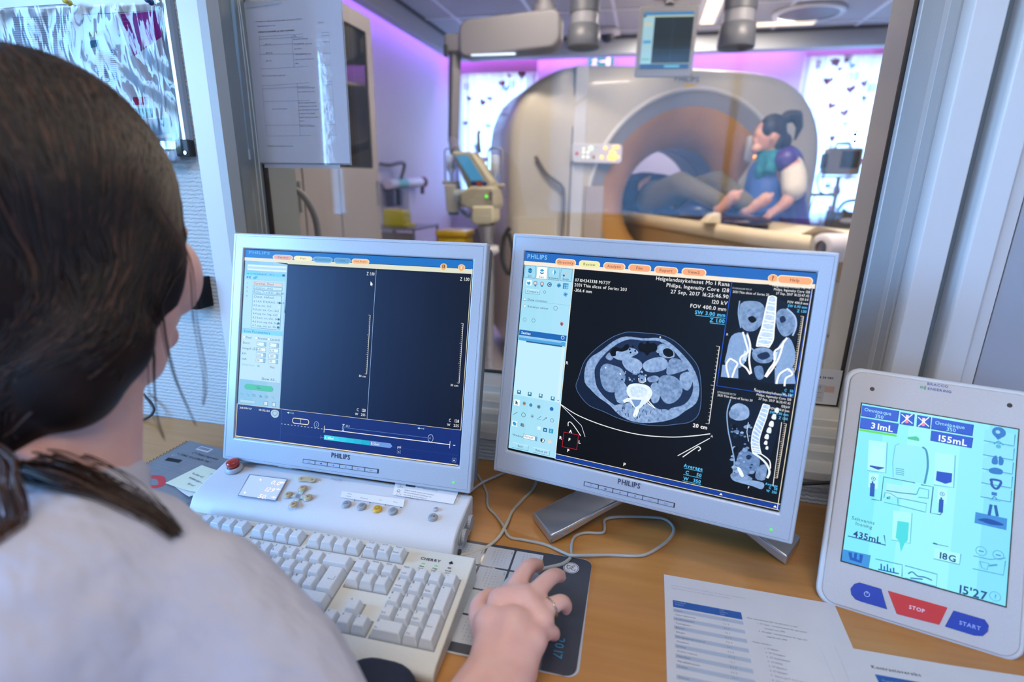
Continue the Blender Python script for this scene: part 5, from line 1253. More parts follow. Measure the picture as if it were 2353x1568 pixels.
tx_('Saltvanns', 948, 795, .0042, '2C5868', sx=1.05); tx_('losning', 966, 822, .0042, '2C5868', sx=1.05); tx_('435mL', 955, 878, .0076, '183C88', b=True, sx=.95)
ik.line([(1105, 870), (1112, 918), (930, 876)], .0014, g('2C70B0'), 3)
ik.line([(1345, 908), (1415, 921)], .0006, g('1850A0'), 4); ik.line([(1340, 905), (1360, 910)], .0016, g('1850A0'), 4)
ik.poly([(1350, 930), (1475, 955), (1468, 1005), (1342, 978)], g('A8F4FC'), 2); ik.line([(1475, 955), (1468, 1007), (1342, 980)], .0010, g('4CA4CC'), 3); tx_('18G', 1362, 975, .0074, '184888', b=True)
tx_("15'27", 1455, 1140, .0092, '184888', b=True, sx=.95); ik.ring(1640, 1158, .0050, .0008, g('5CB0D8'), 4); tx_('?', 1634, 1168, .0050, '4C9CC8', b=True)
# icon column at the right
for k in range(5):
    y = 355 + k * 67; x = 1590 - k * 4
    ik.poly([(x, y), (x + 145, y + 22), (x + 140, y + 78), (x - 5, y + 54)], g('88E0FC'), 2); ik.line([(x - 5, y + 55), (x + 140, y + 79), (x + 145, y + 24)], .0009, g('2C74C0'), 3)
c1, c2_ = g('2878C8'), g('1C5CB0')
ik.disc(1657, 370, .0068, c1, 4); ik.line([(1645, 385), (1660, 402)], .0040, c1, 4); ik.disc(1652, 368, .0022, g('88D8F8'), 5)
ik.line([(1632, 425), (1655, 412), (1680, 430)], .0018, g('3CA0D0'), 4); ik.disc(1655, 437, .0026, g('50B0D8'), 4)
ik.poly([(1645, 480), (1652, 520), (1625, 520), (1625, 495)], c1, 4, 3); ik.poly([(1660, 482), (1680, 500), (1675, 525), (1656, 522)], c1, 4, 3)
ik.poly([(1610, 545), (1640, 538), (1675, 550), (1670, 570), (1630, 568), (1612, 560)], c1, 4, 3)
ik.line([(1620, 595), (1665, 602), (1662, 622), (1645, 640), (1625, 625), (1622, 605)], .0026, c2_, 4, closed=True, smooth=3)
ik.line([(1622, 662), (1648, 666)], .0040, c1, 4); ik.line([(1635, 675), (1622, 690)], .0010, c1, 4); ik.line([(1635, 675), (1650, 692)], .0010, c1, 4); ik.line([(1610, 692), (1665, 700)], .0010, g('5CB8E8'), 4)
ik.line([(1620, 715), (1610, 768)], .0030, c2_, 4); ik.line([(1640, 718), (1650, 772)], .0030, c2_, 4)
ik.poly([(1545, 752), (1698, 782), (1694, 838), (1540, 805)], g('3C8CD8'), 3); ik.poly([(1556, 788), (1600, 782), (1660, 800), (1680, 815), (1620, 812), (1580, 798)], g('1450A8'), 4, 3)
for x, y in ((1572, 940), (1655, 958)): ik.ring(x, y, .0050, .0007, g('4CA4D0'), 4); ik.line([(x - 12, y - 2), (x + 12, y + 3)], .0012, g('2C78A8'), 4)
for a_, b_, c_ in (((1535, 963), (1615, 980), (1690, 972)), ((1530, 1025), (1680, 1055), (1690, 985))): ik.line([a_, b_, c_], .0008, g('3C8CC4'), 4)
ik.line([(1565, 990), (1610, 1000), (1600, 1030), (1575, 1020), (1565, 990)], .0008, g('4C9CC8'), 4); ik.line([(1610, 1010), (1650, 1005)], .0020, g('4C9CC8'), 4)
ik.poly([(905, 940), (1040, 968), (1030, 1030), (900, 995)], g('3C90D8'), 3); ik.line([(940, 955), (945, 985), (990, 1000), (995, 965)], .0040, g('1858B8'), 4); ik.line([(968, 958), (964, 990)], .0030, g('1858B8'), 4)
for q_ in ([(1062, 985), (1192, 1012), (1190, 1070)], [(1205, 1015), (1360, 1055), (1356, 1115), (1205, 1075)]): ik.line(q_, .0010, g('3C90C8'), 3)
ik.line([(1075, 1035), (1175, 1055)], .0014, g('1858B8'), 4)
for k, h_ in enumerate((28, 20, 32, 15, 22)): ik.line([(1090 + k * 15, 1036 + k * 3 - h_), (1090 + k * 15, 1036 + k * 3)], .0014, g('1858B8'), 4)
ik.line([(1220, 1055), (1240, 1045), (1265, 1065), (1300, 1070), (1335, 1085)], .0014, g('2C74B0'), 4, smooth=3); ik.line([(1230, 1075), (1290, 1080)], .0014, g('2C74B0'), 4)
ik.build('screen', ip)
# lettering on the plate
ik = Ink(HI, base=.0003)
ik.text('BRACCO', 1314, 148, .0032, ink('6C74A4'), 1, bold=True, ang=0, sx=1.1); ik.text('IN', 1280, 165, .0032, ink('3CA078'), 1, bold=True, sx=1.1); ik.text('J', 1303, 167, .0040, ink('3CA078'), 1, bold=True); ik.text('ENEERING', 1316, 171, .0032, ink('6C74A4'), 1, bold=True, sx=1.1)
ik.build('brand_lettering', ip)
for x, y in ((1052, 172), (1710, 240)):
    u, v = HI(x, y); mb = MB(); mb.cyl((u, -.0003, v), (u, .002, v), .0028, dark, 16); mb.build('screw', ip)
# three membrane keys
blu = mat('blue_key', '1C3CA8', rough=.35, noise=(200, '1A389E', .5)); red_ = mat('red_key', 'CC2C28', rough=.35)
def keypoly(pts, m, s, sx_, sy_, lab, sm=False):
    P_ = [HI(*p) for p in pts]; mb = MB(); mb.prism(P_, -.0012, .001, 'y', m); o = mb.build('membrane_key', ip, bevel=.0004); o['label'] = lab
    i2 = Ink(HI, base=.0014)
    if s: i2.text(s, sx_, sy_, .0042, ink('E4D4E0') if s == 'STOP' else ink('9CB0E8'), 0, bold=True)
    else: i2.ring(sx_, sy_, .0028, .0007, ink('B8C8F0'), 0); i2.line([(sx_ + 1, sy_ - 14), (sx_ + 1, sy_ - 2)], .0008, ink('B8C8F0'), 1)
    i2.build('key_symbol', o)
keypoly([(985, 1100), (960, 1108), (942, 1130), (945, 1158), (965, 1182), (990, 1192), (1118, 1228), (1090, 1130)][::-1], blu, None, 1020, 1156, 'blue power key')
keypoly([(1122, 1138), (1165, 1250), (1370, 1300), (1410, 1216)], red_, 'STOP', 1222, 1222, 'red stop key')
keypoly([(1440, 1230), (1398, 1308), (1540, 1350), (1580, 1352), (1605, 1330), (1610, 1300), (1590, 1272)], blu, 'START', 1465, 1295, 'blue start key')

# ================= papers, notebook, notes
paper = mat('white_paper', 'CDD2DC', rough=.7, noise=(30, 'C8CDD8', .5)); pblue = ink('2C5CA8'); plb = ink('A8B8D0'); ptx = ink('4C5468'); pfaint = ink('8C96B4')
def sheet(name, label, H, corners, z, art, cat='paper', curl=0):
    pts = [H(*c_) for c_ in corners]; r = thing(name, label, cat, (0, 0, z))
    return r
# first sheet: protocol list
def flat_sheet(name, label, cx_, cy_, ang, w, h, z):
    r = thing(name, label, 'paper sheet', (cx_, cy_, z), (0, 0, ang))
    mb = MB(); mb.bounds(-w / 2, w / 2, -h / 2, h / 2, 0, .0005, paper); mb.build('sheet', r); return r
W4, H4 = .210, .297
s1 = flat_sheet('paper_sheet', 'printed protocol list with a blue table heading, left sheet on the desk', .065 + W4 / 2 - .001, .650 - H4 / 2, R(-.5), W4, H4, DZ + .0004)
ik = Ink(None, True, base=.0006)
ik.text('Oversikt over snittykkelser for spesifikke us. Om regulering av i prosedyre, for', -W4 / 2 + .009, H4 / 2 - .020, .0019, pfaint, 0, sx=.95); ik.text('utdypende informasjon som filtertype og MAP rekonstruksjoner.', -W4 / 2 + .009, H4 / 2 - .025, .0019, pfaint, 0, sx=.95)
tx0, ty0 = -W4 / 2 + .010, H4 / 2 - .046
ik.rect(tx0, ty0 - .012, tx0 + .082, ty0, pblue, 0); ik.text('Protokoll', tx0 + .002, ty0 - .004, .0022, ink('A8C0EC'), 1); ik.text('30.03.17', tx0 + .002, ty0 - .008, .0022, ink('A8C0EC'), 1)
for k, s_ in enumerate(('Snitt-', 'tykkelse', '(mm)')): ik.text(s_, tx0 + .056, ty0 - .003 - k * .0035, .0018, ink('A8C0EC'), 1)
names = ['Caput', 'Caput beinvindu', 'Ansiktsskjelett', 'Tinningbein', 'Bihuler', 'Bihuler', 'Navigasjonsprotokoll', 'Nesebein', 'Orbita', 'Orbita fraktur', 'Hypofyse', 'Mandibel/tenner', 'Collum', '', 'Thorax', 'HRCT', 'Aorta', '', 'Abdomen/bekken', 'Nyrer/urinveier', 'Thorax abdomen', 'Lever', 'Pankreas', '', 'Skulder', 'Albue', 'Kne', 'Ankel']
for k, s_ in enumerate(names):
    y = ty0 - .0185 - k * .0070
    if k % 2 == 0: ik.rect(tx0, y - .0018, tx0 + .082, y + .0040, plb, 0)
    if s_: ik.text(s_, tx0 + .002, y, .0024, ptx, 1); ik.text('%d x %d' % (1 + k % 3, 1 + (k * 2) % 3), tx0 + .058, y, .0022, ptx, 1)
x_ = tx0 + .088; y_ = ty0 - .008
for dx, s_ in ((0, 'Disse undersokelsene skal rekonstrueres i to plan'), (.010, '1.  CT Caput - rekonstruksjoner blir laget aksialt'), (.018, 'koronalt som i MPR'), (.010, '2.  Ortopedi - rekonstruksjoner blir laget som'), (.018, 'sagittale som i MPR'), (0, ''), (0, 'Unntak ved behov:'), (.012, '1.  CT Bihuler'), (.012, '2.  CT Tinningbein'), (.012, '3.  CT Ansiktsskjelett'), (.012, '4.  CT Orbita'), (.012, '5.  CT Hypofyse'), (.012, '6.  CT Mandibel'), (.012, '7.  Thorax og CT Aorta og rette'), (.012, '8.  CTA Carotis'), (.012, '9.  CTA Cerebral')):
    if s_: ik.text(s_, x_ + dx, y_, .0020, ptx, 1, sx=.9)
    y_ -= .0062
ik.build('print', s1)
s2 = flat_sheet('paper_sheet', 'printed sheet with a wide blue table bar, lower right corner of the desk', .362, .4305, R(1), .210, .297, DZ + .0013)
ik = Ink(None, True, base=.0006)
ik.text('Kontrastoversikt', -.075, .124, .0042, ptx, 0, bold=True); ik.rect(-.075, .090, .098, .116, pblue, 0); ik.text('Protokoll', -.070, .108, .0024, ink('A8C0EC'), 1); ik.text('Kontrast', .02, .108, .0024, ink('A8C0EC'), 1)
for k in range(14): ik.rect(-.075, .080 - k * .014, .098, .087 - k * .014, plb, 0)
ik.build('print', s2)
s3 = flat_sheet('paper_sheet', 'blank edge of a sheet under the one with the wide blue bar', .352, .432, R(3), .210, .297, DZ + .0003)
s3.location = (.350, .430, DZ + .0008); s3.rotation_euler = (0, 0, R(3))
# notebook with wire spiral, two loose slips on it
HN = homog([(50, 400), (380, 205), (660, 300), (200, 620)], [(-.04346, -.09403), (-.04713, .03776), (.09069, .00593), (.09357, -.17494)])
nb = thing('spiral_notebook', 'grey spiral notebook with handwriting beside the left monitor', 'notebook', (-.78, .75, DZ))
cov = mat('notebook_cover', '7C8088', rough=.45, noise=(60, '74787F', .5)); red_n = mat('cover_red_print', 'C03038', rough=.45)
a0 = Vector((-.055, .040)); ex = Vector((.985, -.17)).normalized(); ey = Vector((-.02, -1)).normalized()
ex = Vector((.990, -.141)); ey = Vector((-.141, -.990)) * -1
O = Vector((-.048, .040)); wN, hN = .170, .235
def NP(a, b_, z=.0): p = O + Vector((.985, -.15)) * a + Vector((-.03, -1.0)).normalized() * b_; return (p.x, p.y, z)
def slabq(mb, a0_, a1, b0, b1, z0, z1, m):
    vs = [NP(a, b_, z) for z in (z0, z1) for a, b_ in ((a0_, b0), (a1, b0), (a1, b1), (a0_, b1))]
    mb.add(vs, [(0, 3, 2, 1), (4, 5, 6, 7), (0, 1, 5, 4), (1, 2, 6, 5), (2, 3, 7, 6), (3, 0, 4, 7)], m)
mb = MB(); slabq(mb, .002, wN - .001, .001, hN - .001, .0010, .0135, mat('page_edges', 'C9CCD4', rough=.8, bump=(900, .0006, (.1, .1, 3)))); mb.build('pages', nb)
mb = MB(); slabq(mb, 0, wN, 0, hN, .0137, .0147, cov); mb.build('front_cover', nb, bevel=.0004)
ik = Ink(lambda a, b_: NP(a, b_)[:2], True, base=.0149); pn = ink('1C1C22'); lt = ink('C4C8D0')
for k in range(9): ik.line([(.012, .035 + k * .008), (.10, .035 + k * .008)], .0004, ink('989CA4'), 0)
ik.rect(.040, .008, .072, .022, lt, 0)
for k in range(12): ik.line([(.043 + k * .0022, .010), (.043 + k * .0022, .018)], .0008 if k % 3 else .0014, pn, 1)
ang_n = R(-8)
ik.text('CT Philips Ingenuity', .045, .036, .0056, pn, 1, ang=ang_n, sx=.95); ik.text('-> TING VI LURER PÅ !', .018, .050, .0058, pn, 1, ang=ang_n)
ik.poly([(.018, .064), (.050, .060), (.052, .070), (.020, .074)], pn, 1)
ik.ring(.020, .052, .004, .0008, lt, 0)
ik.line([(.030, .130), (.062, .118), (.085, .135), (.060, .150), (.030, .160)], .011, red_n, 0, smooth=5); ik.line([(.040, .175), (.072, .170), (.095, .185), (.085, .205)], .012, red_n, 0, smooth=5); ik.line([(.010, .120), (.018, .150)], .009, red_n, 0); ik.text('Kollegieblokk', .10, .205, .004, lt, 1, ang=ang_n)
ik.text('co', .125, .020, .006, lt, 0, bold=True)
ik.build('cover_print', nb)
sp_m = mat('wire', '4A4C52', rough=.35, metal=.9)
for k in range(32):
    y = .006 + k * .0072; c0 = Vector(NP(-.001, y, .0075)); dx = Vector((.985, -.15, 0)).normalized(); mb = MB()
    mb.tube([c0 + dx * (.0045 * math.cos(a)) + Vector((0, 0, .0088 * math.sin(a))) + Vector((0, -1, 0)) * .002 * (a / 6.28) for a in [R(20 + q * 30) for q in range(12)]], .0006, sp_m, 5); mb.build('spiral_wire', nb)
note = mat('pale_green_note', 'D2DCC8', rough=.7)
def slip(label, c3, c2z, ang, w, h, m, lines):
    r = thing('sticky_note', label, 'note', (c3[0], c3[1], c2z), (0, 0, ang)); mb = MB(); n = 8
    vs = []; 
    for i in range(n + 1):
        for j in range(2):
            t_ = i / n; vs.append((-w / 2 + w * t_, (-h / 2, h / 2)[j], .0003 + .006 * t_ ** 3 * (1 if j == 0 else .4)))
    vs2 = [(x, y, z + .0004) for x, y, z in vs]; N = len(vs)
    fs = [(2 * i, 2 * i + 2, 2 * i + 3, 2 * i + 1) for i in range(n)]
    mb.add(vs + vs2, [f[::-1] for f in fs] + [tuple(q + N for q in f) for f in fs] + [(2 * i, 2 * i + N, 2 * i + 2 + N, 2 * i + 2) for i in range(n)] + [(2 * i + 1, 2 * i + 3, 2 * i + 3 + N, 2 * i + 1 + N) for i in range(n)], m, False)
    mb.build('slip', r)
    ik = Ink(None, True, curve=lambda u, v, d: (u, v, .0009 + .006 * max(0, min(1, (u + w / 2) / w)) ** 3))
    for s_, x, y, z_, a_ in lines: ik.text(s_, x, y, z_, ink('5A6888'), 0, ang=a_)
    ik.line([(-w * .25, -.004), (w * .30, -.010)], .0005, ink('5A6888'), 0); ik.build('handwriting', r); return r
slip('upper pale green note with handwriting lying on the notebook', (-.697, .672), DZ + .0165, R(-12), .082, .066, note, [('2077/25/11/17', .0, .018, .0035, R(-4)), ('kadien 63', -.030, .006, .0050, R(-4)), ('KORN OG', -.022, -.006, .0045, R(-6)), ('Skred', -.006, -.020, .0050, R(-4))])
slip('pale note slightly turned beneath the upper note on the notebook', (-.690, .664), DZ + .0152, R(-26), .080, .062, mat('white_note', 'CED2D0', rough=.7), [])
ky = thing('paper_clamp', 'small metal clip lying by the top left keyboard corner', 'clip', (-.662, .612, DZ))
chr_ = mat('chrome', 'B8B8BC', rough=.15, metal=1.)
mb = MB(); mb.tube([(0, 0, .004), (.006, .006, .012), (.002, .014, .014), (-.006, .008, .010), (-.004, -.002, .004)], .0014, chr_, 8); mb.build('wire_loop', ky)
mb = MB(); mb.box((-.004, -.006, .006), (.014, .008, .010), mat('brass', '9A7440', rough=.3, metal=1.)); mb.build('clip_body', ky, bevel=.002)

# ================= wall things: board, plastic pocket, pins, latch box
alu = mat('anodised_aluminium', 'B9C2CC', rough=.25, metal=.7)
bd = thing('whiteboard', 'aluminium framed white board on the wall at the upper left', 'whiteboard', (-1.10, .89, 1.45))
mb = MB(); mb.bounds(-1.50, -.835, .882, .893, 1.283, 1.90, mat('board_white', 'C9D0D8', rough=.3)); mb.build('board_surface', bd, local=False)
mb = MB(); mb.prism([(-.8385, .893), (-.8385, .884), (-.834, .878), (-.829, .8775), (-.826, .881), (-.822, .8775), (-.816, .878), (-.8125, .884), (-.8125, .893)], 1.285, 1.90, 'z', alu); o = mb.build('frame_rail', bd, local=False)
mb = MB(); mb.prism([(-.8385, .893), (-.8385, .884), (-.834, .878), (-.829, .8775), (-.826, .881), (-.822, .8775), (-.816, .878), (-.8125, .884), (-.8125, .893)], -.3, .3, 'z', alu)
mb = MB(); mb.prism([(.893, 1.281), (.884, 1.281), (.878, 1.286), (.8785, 1.300), (.884, 1.304), (.893, 1.304)], -1.5, -.838, 'x', alu); mb.build('frame_rail', bd, local=False)
mb = MB(); mb.bounds(-.8395, -.8105, .8760, .893, 1.273, 1.303, dark); mb.build('corner_cap', bd, local=False, bevel=.003)
mb = MB(); mb.cyl((-.818, .874, 1.280), (-.818, .8765, 1.280), .0035, chr_, 14); mb.build('corner_screw', bd, local=False)
# poster pages (their own artwork), then the crinkled pocket over them
HB = homog([(0, 60), (1055, 20), (1200, 1065), (0, 330)], [(-.28735, .12876), (.07861, .12129), (.07542, -.1454), (-.31062, .05892)])
po = thing('wall_poster', 'colourful printed chart behind wrinkled clear plastic, pinned on the wall', 'poster', (-.9, .880, 1.4))
mb = MB(); pm = mat('poster_paper', 'D4DEEC', rough=.5)
mb.prism([HB(*p) for p in ((0, 62), (540, 100), (1050, 68), (1165, 1020), (700, 1040), (0, 1000))], -.0006, .0006, 'y', pm); mb.build('poster_sheet', po)
ik = Ink(HB, base=.0008)
for P4, c_ in (([(782, 95), (1030, 75), (1045, 240), (870, 362)], 'A8249C'), ([(862, 620), (955, 618), (958, 668), (866, 672)], 'B03058'), ([(870, 692), (985, 690), (990, 750), (905, 760)], '2C8C7C'), ([(780, 660), (838, 655), (850, 715), (800, 720)], '2C88D0'), ([(590, 262), (645, 258), (640, 302), (596, 310)], '2C7CA0'), ([(570, 205), (675, 200), (680, 230), (580, 236)], 'C8B478'), ([(955, 760), (1085, 750), (1095, 850), (970, 870)], '90B8D8'), ([(1000, 880), (1110, 875), (1125, 960), (1010, 965)], '9CA8B8')):
    ik.poly(P4, ink(c_), 0)
for k in range(26):
    ik.line([(100 + k * 2, 120 + k * 14), (330, 112 + k * 14)], .0008, ink('6C7C98'), 0); ik.line([(350, 112 + k * 14), (470, 108 + k * 14)], .0006, ink('7C8CA8'), 0)
for k in range(34): ik.line([(620, 330 + k * 13), (700 + (k * 37) % 40, 327 + k * 13)], .0007, ink('6C7C98'), 0); ik.line([(720, 324 + k * 13), (760, 322 + k * 13)], .0012, ink('4C5C80'), 0)
for k in range(8): ik.text('Kontrastmiddel', 800, 120 + k * 26, .0022, ink('D8A0D0'), 1, sx=.8)
ik.line([(540, 100), (560, 340)], .0010, ink('5C6C84'), 0); ik.line([(0, 62), (470, 30)], .0012, ink('3C4C64'), 0); ik.line([(540, 100), (1050, 70), (1165, 1015)], .0010, ink('4C5C74'), 0)
ik.build('chart_print', po)
# clear wrinkled film
film = bpy.data.materials.new('clear_wrinkled_film'); film.use_nodes = True; t = film.node_tree; t.nodes.remove(t.nodes['Principled BSDF'])
tr = t.nodes.new('ShaderNodeBsdfTransparent'); gs = t.nodes.new('ShaderNodeBsdfGlossy'); gs.inputs['Roughness'].default_value = .06
fr = t.nodes.new('ShaderNodeFresnel'); fr.inputs[0].default_value = 1.55; mx = t.nodes.new('ShaderNodeMixShader')
n1 = t.nodes.new('ShaderNodeTexNoise'); n1.inputs['Scale'].default_value = 14; n1.inputs['Detail'].default_value = 1.6; n1.inputs['Distortion'].default_value = 1.5
co = t.nodes.new('ShaderNodeTexCoord'); mp = t.nodes.new('ShaderNodeMapping'); mp.inputs['Scale'].default_value = (1.7, 1, .5); mp.inputs['Rotation'].default_value = (0, .35, 0)
t.links.new(co.outputs['Object'], mp.inputs[0]); t.links.new(mp.outputs[0], n1.inputs[0])
bp = t.nodes.new('ShaderNodeBump'); bp.inputs['Distance'].default_value = .006; bp.inputs['Strength'].default_value = .8
t.links.new(n1.outputs[0], bp.inputs['Height']); t.links.new(bp.outputs[0], gs.inputs['Normal']); t.links.new(bp.outputs[0], fr.inputs['Normal'])
t.links.new(fr.outputs[0], mx.inputs[0]); t.links.new(tr.outputs[0], mx.inputs[1]); t.links.new(gs.outputs[0], mx.inputs[2]); t.links.new(mx.outputs[0], t.nodes['Material Output'].inputs[0])
mb = MB(); n = 60; vs = []
Pa, Pb, Pc, Pd = [HB(*p) for p in ((0, 60), (1055, 20), (1200, 1065), (0, 1030))]
rnd = random.Random(4)
for i in range(n + 1):
    for j in range(n + 1):
        a, b_ = i / n, j / n
        x = (Pa[0] * (1 - a) + Pb[0] * a) * (1 - b_) + (Pd[0] * (1 - a) + Pc[0] * a) * b_; z = (Pa[1] * (1 - a) + Pb[1] * a) * (1 - b_) + (Pd[1] * (1 - a) + Pc[1] * a) * b_
        y = -.004 - .0016 * math.sin(x * 70 + 5 * math.sin(z * 22)) - .0012 * math.sin(z * 45 + x * 60 + 3 * math.sin(x * 31))
        vs.append((x, y, z))
mb.add(vs, [(i * (n + 1) + j, i * (n + 1) + j + 1, (i + 1) * (n + 1) + j + 1, (i + 1) * (n + 1) + j) for i in range(n) for j in range(n)], film, True); mb.build('clear_pocket', po)
def pin(label, x, z, c_):
    r = thing('push_pin', label, 'push pin', (x, .872, z)); m = mat('pin_' + c_, c_, rough=.3)
    mb = MB(); mb.lathe([(.0045, .0), (.0050, .001), (.0028, .003), (.0026, .007), (.0042, .010), (.0044, .0125), (0, .013)], (0, 0, 0), (.25, -1, .1), m, 18); mb.build('pin_head', r)
    mb = MB(); mb.cyl((0, 0, 0), (0, .016, -.002), .0006, chr_, 6); mb.build('pin_needle', r); return r
pin('yellow push pin between the two chart pages', -.9 + HB(492, 35)[0], 1.4 + HB(492, 35)[1], 'C8B840')
pin('dark blue push pin at the top right of the chart', -.9 + HB(1005, 32)[0], 1.4 + HB(1005, 32)[1], '1C3C6C')
pin('red push pin at the left edge of the chart', -.9 + HB(8, 88)[0], 1.4 + HB(8, 88)[1], 'B83020')
# black wall box with keyhole plate
lb = thing('lock_box', 'small black metal holder on the wallpaper below the board', 'wall box', (-.85, .893, 1.02))
mb = MB(); mb.prism([(-.89, .893), (-.89, .860), (-.828, .852), (-.821, .858), (-.821, .893)], .992, 1.052, 'z', mat('black_metal', '1A1B20', rough=.35, metal=.4)); mb.build('housing', lb, local=False, bevel=.0015)
mb = MB(); mb.prism([(-.893, .862), (-.890, .8535), (-.846, .8485), (-.846, .853)], .990, 1.052, 'z', mat('bronze_cover', '6C5440', rough=.35, metal=.5)); mb.build('cover_plate', lb, local=False, bevel=.001)
mb = MB(); mb.ell((-.8385, .8515, 1.026), (.0022, .002, .0030), chr_); mb.ell((-.8370, .8515, 1.014), (.0030, .002, .0042), chr_); mb.cyl((-.8385, .851, 1.026), (-.837, .851, 1.014), .0016, chr_, 8); mb.build('keyhole_plate', lb, local=False)
# ================= sheet taped to the pane
sh = thing('laminated_sheet', 'laminated contrast guideline page taped to the window', 'notice', (-.69, 1.05, 1.41))
HS = homog([(1575, 45), (2175, 0), (2228, 1030), (1660, 1030)], [(-.1050, .1485), (.1050, .1485), (.1050, -.1400), (-.1050, -.1400)])
lam = mat('laminated_paper', 'BCC6DA', rough=.14, spec=.8, coat=1., bump=(45, .0009))
def bent(x, z, d): return (x, -d - .006 * (1 - (z + .15) / .3) ** 2 - .002 * math.sin(x * 30), z)
def bsheet(name, x0, x1, z0, z1, m, d, th=.0005):
    mb = MB(); n = 12; vs = [bent(x0 + (x1 - x0) * i / n, z0 + (z1 - z0) * j / n, d + k * th) for k in (0, 1) for i in range(n + 1) for j in range(n + 1)]; N = (n + 1) ** 2
    q = [(i * (n + 1) + j, i * (n + 1) + j + 1, (i + 1) * (n + 1) + j + 1, (i + 1) * (n + 1) + j) for i in range(n) for j in range(n)]
    mb.add(vs, [f[::-1] for f in q] + [tuple(a + N for a in f) for f in q], m, True); return mb.build(name, sh)
bsheet('page', -.105, .105, -.1420, .155, lam, 0)
edge = mat('laminate_edge', 'B8C4D4', rough=.1, alpha=.35, coat=.5)
bsheet('laminate_border', -.108, .108, -.145, .158, edge, -.0010); bsheet('back_page', -.095, .082, -.152, .10, mat('back_page_paper', 'A8B4C8', rough=.4), -.0020)
ik = Ink(HS, curve=lambda u, v, d: bent(u, v, .0010 + (d - .0002) * 2))
st = ink('3A4258')
ik.text('Retningslinjer for jodbaserte kontrastundersøkelser ved redusert nyrefunksjon.', 1648, 143, .0024, st, 1, sx=.85); ik.text('12.02.14', 2037, 148, .0024, st, 1); ik.text('Helgelandssykehuset, Mo i Rana', 1655, 172, .0024, st, 1, sx=.85); ik.text('Jodbaserte kontrastmidler og redusert nyrefunksjon:', 1662, 208, .0027, st, 1, sx=.85, bold=True)
def grid(pts): ik.line(pts, .0004, ink('5A6480'), 1)
grid([(1665, 235), (2104, 202), (2112, 410), (1672, 438), (1665, 235)]); grid([(1870, 220), (1882, 428)])
for a_, b_ in (((1666, 250), (2105, 222)), ((1668, 290), (2107, 262)), ((1670, 345), (2110, 335))): grid([a_, b_])
grid([(1680, 545), (2118, 512), (2144, 856), (1705, 865), (1680, 545)]); grid([(1900, 530), (1918, 860)])
for a_, b_ in (((1682, 565), (2119, 534)), ((1690, 645), (2125, 631)), ((1700, 797), (2138, 788))): grid([a_, b_])
for x, y, s_ in ((1878, 232, 'Tiltak'), (1878, 252, 'Ingen spesielle forholdsregler.'), (1885, 285, 'Sikre god hydrering, vaeske x liter'), (1887, 312, 'per os eller i.v.'), (1890, 348, 'Vurder alternativ undersøkelse'), (1890, 380, 'NaCl i.v. før og etter undersøkelsen'), (1890, 405, 'dialyse'), (1700, 285, 'eGFR > 45'), (1702, 340, 'eGFR 30 - 45'), (1704, 390, 'eGFR < 30'), (1680, 485, 'Metformin og kontrastmidler, se tabell under'), (1905, 560, 'Gi ikke Metformin samme dag og'), (1905, 585, 'start s å Metformin som normalt.'), (1740, 695, 'pasienter med akutt nyresvikt'), (1905, 655, 'Metformin må stoppes 48 timer før'), (1908, 677, 'kontrastinjeksjon og kan startes 48t'), (1910, 700, 'etter undersøkelse hvis ikke forverret'), (1912, 723, 'nyrefunksjon.  Skutte pasienter'), (1914, 747, 'seponerer metformin straks, oppstart'), (1916, 770, 'som over.'), (1920, 803, 'Metformin er kontraindisert.'), (1712, 932, 'Retninger http://www.skandingkontrast.no/hos.pav')):
    ik.text(s_, x, y, .0023, st, 1, sx=.8)
ik.build('printed_text', sh)
mb = MB(); mb.prism([(-.10, .145), (-.02, .150), (-.02, .165), (-.10, .162)], -.0015, -.0009, 'y', mat('clear_tape', 'C8D4E4', rough=.15, alpha=.3)); mb.build('tape', sh)
# label sheet at the lower right of the pane
lsq = thing('label_sheet', 'small printed label sheet at the lower right corner of the window', 'label', (.345, 1.045, .885))
mb = MB(); mb.bounds(-.035, .028, -.0005, .0005, -.034, .034, mat('label_paper', 'C8CCD4', rough=.5)); mb.build('label_page', lsq)
ik = Ink(None, base=.0007); ik.text('74 34 080', -.012, .016, .0042, st, 1, bold=True); ik.rect(-.030, -.010, .020, .002, ink('C4A89C'), 0); ik.rect(-.030, -.030, .004, .004, ink('B4B8C0'), 1); ik.text('HUSET', -.022, -.004, .0045, st, 2); ik.text('4', -.012, -.020, .0040, st, 2); ik.line([(-.028, -.022), (0, -.022)], .0005, st, 2); ik.line([(-.028, -.012), (0, -.012)], .0005, st, 2)
ik.build('label_print', lsq)
